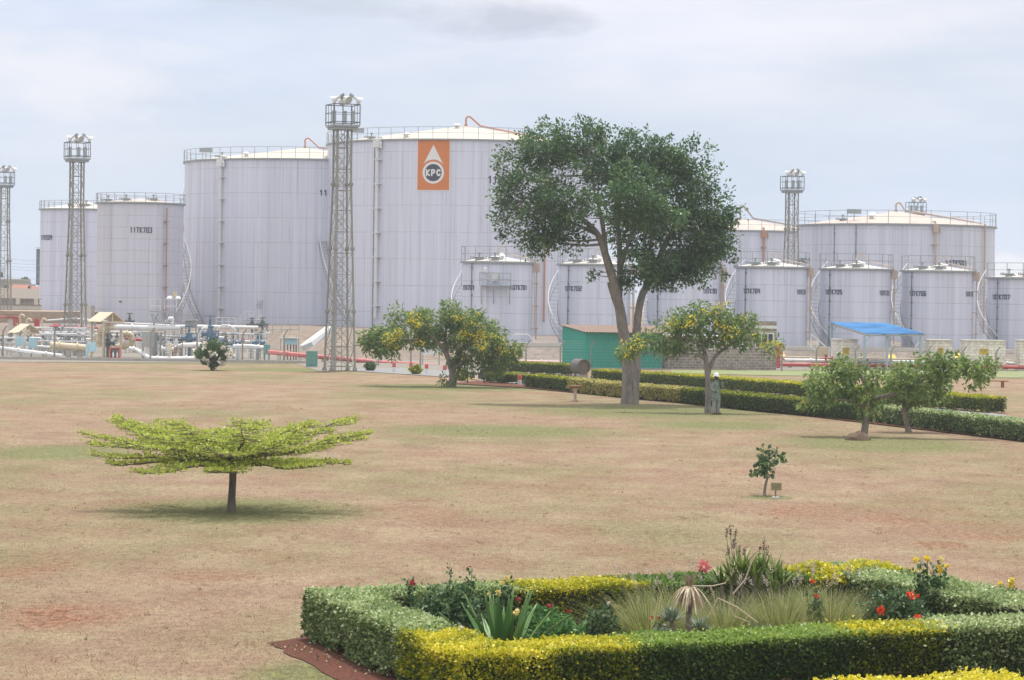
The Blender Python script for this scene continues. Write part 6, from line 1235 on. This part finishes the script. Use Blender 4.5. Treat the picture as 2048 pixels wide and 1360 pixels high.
# small grey canopy over valves
t = thing('valve_canopy', 'small grey box canopy between the lattice frame and the tallest blue valve', 'canopy', (A(380, 650, 210).x, 210, 0)); X0 = A(380, 650, 210).x; xx = lambda px: A(px, 650, 210).x-X0; zz = lambda py: A(380, py, 210).z
b = MB(); b.slab((xx(364), -.4, zz(642)), (xx(394), -.4, zz(640)), (xx(394), .6, zz(641)), (xx(364), .6, zz(643)), .05); b.build('roof', WHITE, t); MB().b2((xx(371), -.3, zz(655)), (xx(393), .5, zz(642.5))).build('hood', paint('cabinet_grey', (.33, .34, .34), .5), t); b = MB(); b.bar((xx(372), 0, 0), (xx(372), 0, zz(655)), .07); b.bar((xx(392), 0, 0), (xx(392), 0, zz(655)), .07); b.build('legs', GREYM, t)
# manifold railings
def rl(label, pts, hgt_px, dist, n, rails=2, mat=WHITE):
    s = F/dist; P3 = [A(px, py, dist) for px, py in pts]; railing(label, [tuple(Vector((p.x, p.y, max(.02, p.z)))) for p in P3], n, hgt_px/s, mat, rails, .045)
rl('white railing on the platform above the right manifold', [(452, 693), (536, 695)], 28, 207, 5, 2); rl('long white handrail on the bank top right of the short stair', [(527, 667), (598, 667)], 16, 232, 4, 2, GREYM)
rl('low white railing behind the pipes at the white shrub', [(330, 690), (372, 690)], 27, 211, 5, 4); rl('white railing around the pit left of the white shrub', [(372, 692), (420, 692)], 24, 210, 7, 2)
rl('white railing left of the cream vessel over the stacked pipes', [(84, 678), (158, 678)], 30, 219, 4, 2); rl('white railing by the blue valves on the bank', [(432, 650), (470, 650)], 15, 225, 3, 2)
rl('white railing behind the extinguisher cabinet', [(262, 700), (300, 700)], 33, 213, 2, 5)
b = MB(); t = thing('manifold_platform', 'grey grated walkway on legs with a ladder at the right manifold', 'platform', (A(462, 700, 204).x, 204, 0)); X0 = A(462, 700, 204).x; xx = lambda px: A(px, 700, 204).x-X0; zz = lambda py: A(480, py, 204).z
MB().b2((xx(458), 0, zz(697)), (xx(536), 1.1, zz(695))).build('walkway', GREYM, t)
for px in (463, 479, 496, 510, 535): MB().bar((xx(px), .05, 0), (xx(px), .05, zz(697)), .08).build('leg', WHITE, t)
b = MB(); [b.bar((xx(464), -.05, zz(716-k_*4)), (xx(478), -.05, zz(716-k_*4)), .05) for k_ in range(5)]; b.bar((xx(464), -.05, 0), (xx(464), -.05, zz(696)), .05); b.bar((xx(478), -.05, 0), (xx(478), -.05, zz(696)), .05); b.build('ladder', WHITE, t)
for (px, y0, dist, lab) in ((340, 690, 204, 'cream marker post behind the fence below the lattice frame'), (352, 696, 204.5, 'rusty striped post right of the cream marker post')):
    c_ = A(px, y0, dist); t = thing('marker_post', lab, 'post', (c_.x, dist, 0)); mm = CREAM if px == 340 else RUST; MB().bar((0, 0, 0), (0, 0, c_.z-.35), .08).build('post', mm, t); MB().b2((-.13, -.1, c_.z-.36), (.13, .1, c_.z+.1)).build('head', mm, t)
# transformer stand
t = thing('equipment_stand', 'small pale roofed equipment rack on dark legs above the red fire main', 'equipment', (A(578, 700, 209).x, 209, 0)); X0 = A(578, 700, 209).x; xx = lambda px: A(px, 700, 209).x-X0; zz = lambda py: A(578, py, 209).z
MB().b2((xx(559), -.4, zz(677)), (xx(598), .6, zz(675))).build('roof', PALEC, t); MB().b2((xx(568), -.1, zz(689)), (xx(594), .4, zz(677.3))).build('box', CYAN, t)
for px in (569, 575, 581, 587, 592): MB().bar((xx(px), .1, 0), (xx(px), .1, zz(689)), .10).build('leg', DARKM, t)
for px in (561, 597): MB().bar((xx(px), .1, 0), (xx(px), .1, zz(677)), .06).build('post', GREYM, t)
# grey chute beside tower
p0, p1, p2, p3 = A(602, 693, 212), A(655, 654, 222), A(655, 667, 222), A(606, 702, 212)
t = thing('chute', 'pale grey enclosed stair chute rising to the bank left of the tall floodlight tower', 'chute', (p3.x, 212, 0)); o0 = Vector((p3.x, 212, 0)); MB().slab(p3-o0, p2-o0, p1-o0, p0-o0, .9).build('side_panel', paint('chute_grey', (.50, .52, .54), .5), t)
b = MB(); b.bar(p0-o0+Vector((0, -.02, .02)), p1-o0+Vector((0, -.02, .02)), .16); b.build('top_rail', WHITE, t); MB().bar(((p0+p1)/2-o0)+Vector((0, -.1, .0)), ((p2+p3)/2-o0)+Vector((0, -.1, 0)), .07).build('rib', DARKM, t)
# short stair on the bank
t = thing('stair', 'short metal stair with white handrails at the foot of the second largest tank', 'stairs', (A(520, 660, 240).x, 240, 1.6)); X0 = A(520, 660, 240).x; xx = lambda px: A(px, 660, 240).x-X0; zz = lambda py: A(520, py, 240).z-1.6
b = MB(); hr = MB()
for dy in (-.4, .4):
    b.bar((xx(510), dy, zz(663)), (xx(526), dy, zz(641)), .1); hr.bar((xx(504), dy, zz(660)), (xx(520), dy, zz(630)), .07); hr.bar((xx(520), dy, zz(630)), (xx(528), dy, zz(641)), .04); b.bar((xx(536), dy, zz(663)), (xx(528), dy, zz(641)), .08)
for k_ in range(8): u = (k_+.5)/8; b.box((xx(510)*(1-u)+xx(526)*u, 0, zz(663)*(1-u)+zz(641)*u), (.3, .85, .05))
b.build('flight', GREYM, t); hr.build('handrail', WHITE, t); MB().b2((xx(490), -.4, zz(642)), (xx(529), .4, zz(640.5))).build('landing', GREYM, t)
railing('white handrail on the landing of the short stair', [tuple(A(470, 663, 240)), tuple(A(490, 641, 240)), tuple(A(506, 641, 240))], 4, .8, WHITE, 2, .045)
b = MB(); o = MB().b2((A(120, 719, 201).x, 200, .0), (A(600, 719, 201).x, 203, .06)).build('slab', PALEC); tag(o, 'long pale concrete slab behind the left fence', 'slab')

def manifold(label, x0, x1, dist, levels, nris, seed):
    r2 = random.Random(seed); X0 = A(x0, 700, dist).x; L = A(x1, 700, dist).x-X0; t = thing('pipe_manifold', label, 'pipe manifold', (X0, dist, 0), 0, 'pipe manifolds of the yard'); s = F/dist
    for (py, r, dy) in levels:
        z = A((x0+x1)/2, py, dist).z; MB().tube([(-.2, dy, z), (L*r2.uniform(.85, 1.05), dy, z)], r, 10).build('header_pipe', WHITE, t, True)
    for i in range(nris):
        x = L*(i+.5)/nris+r2.uniform(-.12, .12); dy = r2.uniform(-.3, .5); zt = A((x0+x1)/2, levels[0][0]-r2.uniform(-2, 12), dist).z; r = r2.choice((.04, .06, .08)); k = r2.random()
        b = MB(); b.tube([(x, dy, 0), (x, dy, zt*.8), (x, dy, zt)] if k < .5 else [(x, dy, 0), (x, dy, zt*.7), (x+.12, dy, zt*.85), (x+.45, dy, zt*.87)], r, 8); 
        for z in (zt*.3, zt*.62): b.lathe([(r, z-.06), (r*2, z-.05), (r*2, z+.05), (r, z+.06)], (x, dy, 0), 10)
        b.build('riser', r2.choice((WHITE, GREYM, WHITE, PALEC)), t, True)
        if k > .3:
            zz = zt*.75; b = MB(); b.lathe([(.05, zz-.16), (.15, zz-.12), (.15, zz+.1), (.05, zz+.16), (.03, zz+.4)], (x, dy-.05, 0), 10); b.lathe([(.02, zz+.38), (.17, zz+.38), (.17, zz+.42), (.02, zz+.42)], (x, dy-.05, 0), 12); b.build('small_valve', r2.choice((DARKM, BLUEV, GREYM, WHITE)), t, True)
    b = MB()
    for z in (.5, 1.0): b.bar((0, -.6, z), (L, -.6, z), .04)
    for i in range(max(3, int(L/1.1))+1): x = L*i/max(3, int(L/1.1)); b.bar((x, -.6, 0), (x, -.6, 1.0), .04)
    b.build('guard_rail', WHITE, t)
manifold('pipe manifold with many small risers at the left end of the yard', 2, 60, 212, [(676, .10, 0), (686, .13, .2), (696, .1, .4)], 9, 1)
manifold('pipe manifold behind the big cream vessel', 84, 166, 213, [(668, .07, 0), (680, .1, .3), (688, .08, .6)], 13, 2)
manifold('pipe manifold right behind the grey electrical cabinet', 300, 362, 212, [(672, .09, 0), (684, .12, .3), (696, .09, .5)], 11, 3)
manifold('pipe manifold under the tallest blue valve', 384, 450, 211, [(666, .08, 0), (680, .13, .3), (694, .1, .5)], 12, 4)
manifold('pipe manifold behind the grated walkway at the right of the yard', 456, 532, 212, [(668, .07, 0), (684, .12, .3)], 11, 5)
manifold('pipe manifold in the back of the yard under the floodlight tower', 96, 200, 224, [(660, .08, 0), (668, .1, .4)], 12, 6)
manifold('pipe manifold behind the cream shelter at the foot of the bank', 210, 300, 226, [(664, .08, 0), (672, .1, .4)], 10, 7)
# ================================================================ back walls, city
dist = 300; x0, x1 = A(-80, 600, dist).x, A(82, 600, dist).x; zt, zm, zb = A(40, 597.5, dist).z, A(40, 611, dist).z, 1.5
t = thing('boundary_wall', 'pale boundary wall with a pierced dark band and pillars at the far left', 'wall', (x0, dist, 0)); W_ = x1-x0; MB().b2((0, 0, zb), (W_, .4, zm)).build('wall', PALEC, t); MB().b2((-.05, -.08, zm), (W_, .5, zm+.1)).build('coping', paint('dark_coping', (.25, .22, .18), .9), t)
MB().b2((0, .05, zt-.06), (W_, .35, zt+.04)).build('cap', paint('dark_coping', (.25, .22, .18), .9), t); b = MB(); n = int(W_/.42)
for i in range(n):
    for j in range(3): b.b2((i*.42, .12, zm+.12+j*.17), (i*.42+.3, .26, zm+.17+j*.17))
    b.b2((i*.42, .12, zm+.1), (i*.42+.05, .26, zt-.06))
b.build('pierced_blocks', paint('brown_block', (.22, .19, .16), .9), t)
for px in (-40, -3, 36, 72): x = A(px, 600, dist).x-x0; MB().b2((x-.22, -.05, zm+.1), (x+.22, .4, zt+.03)).build('pillar', PALEC, t)
o = MB().b2((A(160, 620, 279).x, 279, .5), (A(182, 620, 279).x, 281.5, A(170, 611, 279).z)).build('valve_pit_wall', PALEC); tag(o, 'square pale concrete pit between the two far left tanks', 'wall')
def house(label, x0, x1, yt, yb, dist, mat, roof=None, grp='houses beyond the boundary wall', ridge=0):
    a_ = A(x0, yb, dist); e_ = A(x1, yb, dist); zt = A((x0+x1)/2, yt, dist).z; zb = -.2; W_ = e_.x-a_.x; t = thing('house', label, 'house', (a_.x, dist, 0), 0, grp); zr = zt
    if roof: zt2 = zt-ridge
    else: zt2 = zt
    n = max(1, int(W_/3)); hl = [(W_*(i+.3)/n, W_*(i+.65)/n, zt2-2.0, zt2-.9) for i in range(n)]
    wall_with_holes(0, W_, zb, zt2, hl, .3, mat, 'wall', t); b = MB(); b.b2((0, .3, zb), (.3, 8, zt2)); b.b2((W_-.3, .3, zb), (W_, 8, zt2)); b.b2((.3, 7.7, zb), (W_-.3, 8, zt2)); b.build('side_walls', mat, t)
    for h_ in hl[:8]: MB().b2((h_[0], .1, h_[2]), (h_[1], .14, h_[3])).build('window', GLASS, t)
    if roof:
        b = MB(); b.slab((-.3, -.3, zt2), (W_+.3, -.3, zt2), (W_+.3, 4, zr+.6), (-.3, 4, zr+.6), .12); b.slab((-.3, 4, zr+.6), (W_+.3, 4, zr+.6), (W_+.3, 8.3, zt2), (-.3, 8.3, zt2), .12); b.build('roof', roof, t)
    else: MB().b2((-.2, -.2, zt2+.003), (W_+.2, 8.2, zt2+.3)).build('roof', CONC, t)
RTILE = paint('red_roof', (.34, .14, .11), .8, dirt=.3); GSHEET = paint('rusty_grey_sheet', (.20, .17, .15), .8, dirt=.5, dc=(.25, .14, .1)); GW = paint('grey_render', (.34, .32, .31), .9, dirt=.4)
house('unfinished grey upper storey block at the far left skyline', -10, 45, 561, 585, 520, GW); house('pale grey house with a shed roof below the skyline block', 14, 56, 571, 590, 470, PALEC, None)
house('house with a salmon red roof just left of the far left tank', 58, 82, 582, 600, 420, PALEC, RTILE, ridge=.9); house('house with a small blue roof beside the far left tank', 66, 90, 579, 600, 450, PALEC, paint('blue_sheet_roof', (.15, .3, .5), .6), ridge=.5)
house('low shack with a rusty dark roof, nearest the pierced wall on the left', -30, 42, 586, 600, 380, GW, GSHEET, ridge=.8); house('low shack with a rusty dark roof, nearer the far left tank', 36, 84, 588, 602, 360, GW, GSHEET, ridge=.8); house('house with a red roof at the left edge of the picture beyond the shacks', 20, 44, 579, 596, 400, GW, RTILE, ridge=.7)
# glass tower block
dist = 750; a_ = A(71.5, 600, dist); W_ = 12; zt = A(76, 497.5, dist).z; t = thing('office_tower', 'distant dark blue glass tower block half hidden by the far left tank', 'building', (a_.x, dist, 0)); GB = paint('blue_glass', (.012, .035, .075), .6, dirt=.1)
MB().b2((0, 0, -1), (W_, 10, zt)).build('wall', GB, t); nfl = int((zt-1)/1.9); b = MB()
for k_ in range(nfl): b.b2((-.03, -.08, 1+k_*1.9), (W_+.03, -.003, 1.25+k_*1.9))
b.build('floor_bands', paint('band_grey', (.12, .16, .22), .5), t); b = MB(); b.bar((.4, 5, zt), (.4, 5, zt+.5), .12); b.bar((-1.2, 5, zt+.45), (1.0, 5, zt+.3), .10); b.build('roof_crane', DARKM, t)
FARG = leafmat('far_leaf', [(0, (.04, .07, .035)), (1, (.12, .17, .08))], .3)
def fartree(label, px, pyb, pyt, wpx, dist):
    c_ = A(px, pyt, dist); s = F/dist; h_ = c_.z; w_ = wpx/s/2; t = thing('tree', label, 'tree', (c_.x, dist, 0), 0, 'trees beyond the boundary wall'); b = MB(); b.tube([(0, 0, -.2), (.1, 0, h_*.35), (0, 0, h_*.7)], [.3, .22, .1], 6); b.tube([(.1, 0, h_*.35), (w_*.5, 0, h_*.65)], [.15, .05], 5); b.build('trunk', B_BRN, t)
    cc = rng.normal(size=(26, 3))*np.array([w_*.45, w_*.45, h_*.14])+np.array([0, 0, h_*.68]); P = np.concatenate([c+unit(rng.normal(size=(50, 3)))*rng.uniform(.3, 1, (50, 1))*w_*.35 for c in cc]); P[:, 2] = np.minimum(P[:, 2], h_); leaves('crown', P, .55, FARG, t, .4)
fartree('dark green tree right of the skyline block at the far left', 53, 600, 558, 20, 540); fartree('tree at the left edge of the picture behind the floodlight tower', -2, 600, 548, 18, 560); fartree('tree just below the distant blue tower block', 68, 600, 565, 24, 600); fartree('tree against the left side of the far left tank', 80, 600, 563, 20, 640)
# power lines
t = thing('power_lines', 'thin power lines crossing the sky at the far left', 'power lines', (A(40, 520, 700).x, 700, 0)); o0 = Vector(t.location); b = MB()
for (y0, y1) in ((510, 515), (519, 521), (526, 527), (529, 536), (548, 549)):
    p_ = A(-60, y0-3, 690)-o0; q_ = A(190, y1+3, 740)-o0; b.tube([p_.lerp(q_, i/12)-Vector((0, 0, 1.2*math.sin(pi*i/12))) for i in range(13)], .035, 4, caps=False)
b.build('wires', DARKM, t)
for px, dd_ in ((-60, 690), (190, 740)): q_ = A(px, 505, dd_)-o0; MB().tube([(q_.x, q_.y, 0), (q_.x, q_.y, q_.z)], .25, 6).build('pole', GREYM, t)
# ================================================================ person
def person():
    g = G(1430, 829); gx_, gy_ = g.x, g.y
    t = thing('person', 'person in white hard hat and green grey coat behind the thin trunk, hand raised', 'person', (gx_+.03, gy_+.05, 0), math.radians(35))
    # joints: facing +x-ish after rotation (local facing = -Y rotated)
    J = {'pelvis': (0, 0, .95), 'spine': (0, .02, 1.15), 'chest': (0, .01, 1.33), 'neck': (0, 0, 1.48), 'head0': (0, -.02, 1.56), 'head1': (0, -.02, 1.66), 'head2': (0, -.01, 1.73),
         'shL': (-.17, .01, 1.40), 'elL': (-.24, .0, 1.13), 'wrL': (-.20, -.18, .98), 'haL': (-.18, -.24, .97), 'shR': (.17, .01, 1.40), 'elR': (.25, -.13, 1.19), 'wrR': (.13, -.20, 1.42), 'haR': (.10, -.17, 1.49),
         'hpL': (-.09, 0, .90), 'knL': (-.10, -.03, .50), 'anL': (-.11, .02, .09), 'toL': (-.12, -.15, .03), 'hpR': (.09, 0, .90), 'knR': (.10, -.05, .50), 'anR': (.11, .0, .09), 'toR': (.13, -.17, .03)}
    Rr = {'pelvis': .14, 'spine': .135, 'chest': .15, 'neck': .055, 'head0': .075, 'head1': .095, 'head2': .08, 'shL': .065, 'elL': .045, 'wrL': .030, 'haL': .035, 'shR': .065, 'elR': .045, 'wrR': .03, 'haR': .035, 'hpL': .09, 'knL': .06, 'anL': .042, 'toL': .04, 'hpR': .09, 'knR': .06, 'anR': .042, 'toR': .04}
    E = [('pelvis', 'spine'), ('spine', 'chest'), ('chest', 'neck'), ('neck', 'head0'), ('head0', 'head1'), ('head1', 'head2'), ('chest', 'shL'), ('shL', 'elL'), ('elL', 'wrL'), ('wrL', 'haL'), ('chest', 'shR'), ('shR', 'elR'), ('elR', 'wrR'), ('wrR', 'haR'), ('pelvis', 'hpL'), ('hpL', 'knL'), ('knL', 'anL'), ('anL', 'toL'), ('pelvis', 'hpR'), ('hpR', 'knR'), ('knR', 'anR'), ('anR', 'toR')]
    vs = list(J.values()); ks = list(J); es = [(ks.index(a), ks.index(c)) for a, c in E]; rr = [Rr[k] for k in ks]
    for hand, wr in (('haL', 'wrL'), ('haR', 'wrR')):
        h_ = Vector(J[hand]); d_ = (h_-Vector(J[wr])).normalized(); sd_ = d_.cross(Vector((0, 0, 1))).normalized()
        for i, (o_, L) in enumerate(((-.03, .065), (-.01, .075), (.01, .07), (.03, .055))):
            k0 = len(vs); vs += [tuple(h_+sd_*o_+d_*.03), tuple(h_+sd_*o_+d_*(.03+L*.55)), tuple(h_+sd_*o_+d_*(.03+L*.9)+Vector((0, .01, -.02)))]; rr += [.010, .009, .008]; es += [(ks.index(hand), k0), (k0, k0+1), (k0+1, k0+2)]
        k0 = len(vs); vs += [tuple(h_+sd_*.045+d_*.0), tuple(h_+sd_*.06+d_*.04)]; rr += [.011, .009]; es += [(ks.index(hand), k0), (k0, k0+1)]
    # nose and ears
    k0 = len(vs); vs += [(0, -.125, 1.60)]; rr += [.014]; es += [(ks.index('head0'), k0)]
    for x in (-.095, .095): k0 = len(vs); vs += [(x, 0, 1.62)]; rr += [.016]; es += [(ks.index('head1'), k0)]
    me = bpy.data.meshes.new('body'); me.from_pydata(vs, es, []); o = bpy.data.objects.new('body', me); COL.objects.link(o); o.parent = t
    mo = o.modifiers.new('skin', 'SKIN'); 
    for i, r_ in enumerate(rr): me.skin_vertices[0].data[i].radius = (r_, r_) if me.skin_vertices else (r_, r_)
    me.skin_vertices[0].data[0].use_root = True
    ss = o.modifiers.new('sub', 'SUBSURF'); ss.levels = 2; ss.render_levels = 2; me.materials.append(paint('dark_skin', (.055, .032, .022), .55, dirt=.05))
    return t, J
def person_safe():
    me = bpy.data.meshes.new('tmp'); 
    return person
try:
    pt, J = person()
except Exception as ex:
    print('PERSON', ex); raise
CLOTH = None
m, nt, out = nodes('camouflage_cloth'); p = N(nt, 'ShaderNodeBsdfPrincipled'); p.inputs['Roughness'].default_value = .9; tc = N(nt, 'ShaderNodeTexCoord').outputs['Object']; n1 = noise(nt, tc, 7, 4, .6)
col = ramp(nt, n1, [(.40, (.07, .10, .075)), (.46, (.14, .20, .145)), (.54, (.24, .27, .255)), (.62, (.15, .17, .16))]); nt.links.new(col, p.inputs['Base Color']); nt.links.new(p.outputs[0], out.inputs[0]); COAT = m
TROU = paint('grey_trousers', (.26, .28, .25), .9, dirt=.2)
def loft(rings, n=16):
    """rings: (cx,cy,z,rx,ry)"""
    b = MB(); 
    for (cx, cy, z, rx, ry) in rings:
        for j in range(n): a = 2*pi*j/n; b.v.append((cx+rx*math.cos(a)*(1+.03*math.sin(5*a+z*9)), cy+ry*math.sin(a), z))
    for i in range(len(rings)-1):
        for j in range(n): b.f.append((i*n+j, i*n+(j+1) % n, (i+1)*n+(j+1) % n, (i+1)*n+j))
    return b
b = loft([(0, 0, .60, .235, .19), (0, 0, .75, .225, .18), (0, .01, .95, .20, .165), (0, .01, 1.12, .185, .15), (0, .01, 1.28, .20, .155), (0, .01, 1.38, .21, .13), (0, 0, 1.45, .13, .09), (0, 0, 1.49, .075, .07)])
for s1, e1, w1 in (('shL', 'elL', 'wrL'), ('shR', 'elR', 'wrR')): b.tube([Vector(J[s1])+Vector((0, 0, .02)), J[s1], J[e1], Vector(J[e1]).lerp(Vector(J[w1]), .9)], [.06, .085, .068, .055], 12)
b.build('coat', COAT, pt, True)
b = MB()
for q in ('L', 'R'): b.tube([J['hp'+q], J['kn'+q], Vector(J['an'+q])+Vector((0, 0, -.03))], [.115, .09, .085], 12)
b.build('trousers', TROU, pt, True)
b = MB()
for q in ('L', 'R'):
    a_ = Vector(J['an'+q]); b.tube([a_+Vector((0, .03, .06)), a_+Vector((0, .03, -.02)), a_+Vector((0, .0, -.04)), Vector(J['to'+q])+Vector((0, -.02, .005))], [.055, .055, .055, .045], 10)
b.build('boots', paint('brown_boot', (.12, .07, .05), .7), pt, True)
b = MB(); b.lathe([(.155, 1.655), (.15, 1.66), (.125, 1.665), (.125, 1.70), (.105, 1.76), (.06, 1.795), (.001, 1.805)], (0, -.01, 0), 20); b.slab((-.09, -.12, 1.655), (.09, -.12, 1.655), (.07, -.19, 1.645), (-.07, -.19, 1.645), .012); b.build('hard_hat', paint('helmet_white', (.82, .82, .82), .35, dirt=.05), pt, True)
# ================================================================ haze
m, nt, out = nodes('haze'); v = N(nt, 'ShaderNodeVolumePrincipled'); v.inputs['Color'].default_value = (.80, .89, 1.0, 1); v.inputs['Density'].default_value = .00033; v.inputs['Anisotropy'].default_value = .2; nt.links.new(v.outputs[0], out.inputs['Volume'])
o = MB().b2((-420, -30, -1), (420, 1700, 45)).build('haze', m); struct(o, 'stuff')
# ================================================================ finish
for o in sc.objects:
    for k_ in ('_R', '_H', '_zb'):
        if k_ in o.keys(): del o[k_]
sc.render.engine = 'CYCLES'; sc.cycles.max_bounces = 6; sc.cycles.transparent_max_bounces = 8; sc.cycles.volume_bounces = 1; sc.cycles.use_denoising = True
[print('LONG', len(o['label'].split()), o['label']) for o in sc.objects if 'label' in o.keys() and len(o['label'].split()) > 15]
print('OBJ', len(sc.objects), 'FACES', sum(len(o.data.polygons) for o in sc.objects if o.type == 'MESH'))
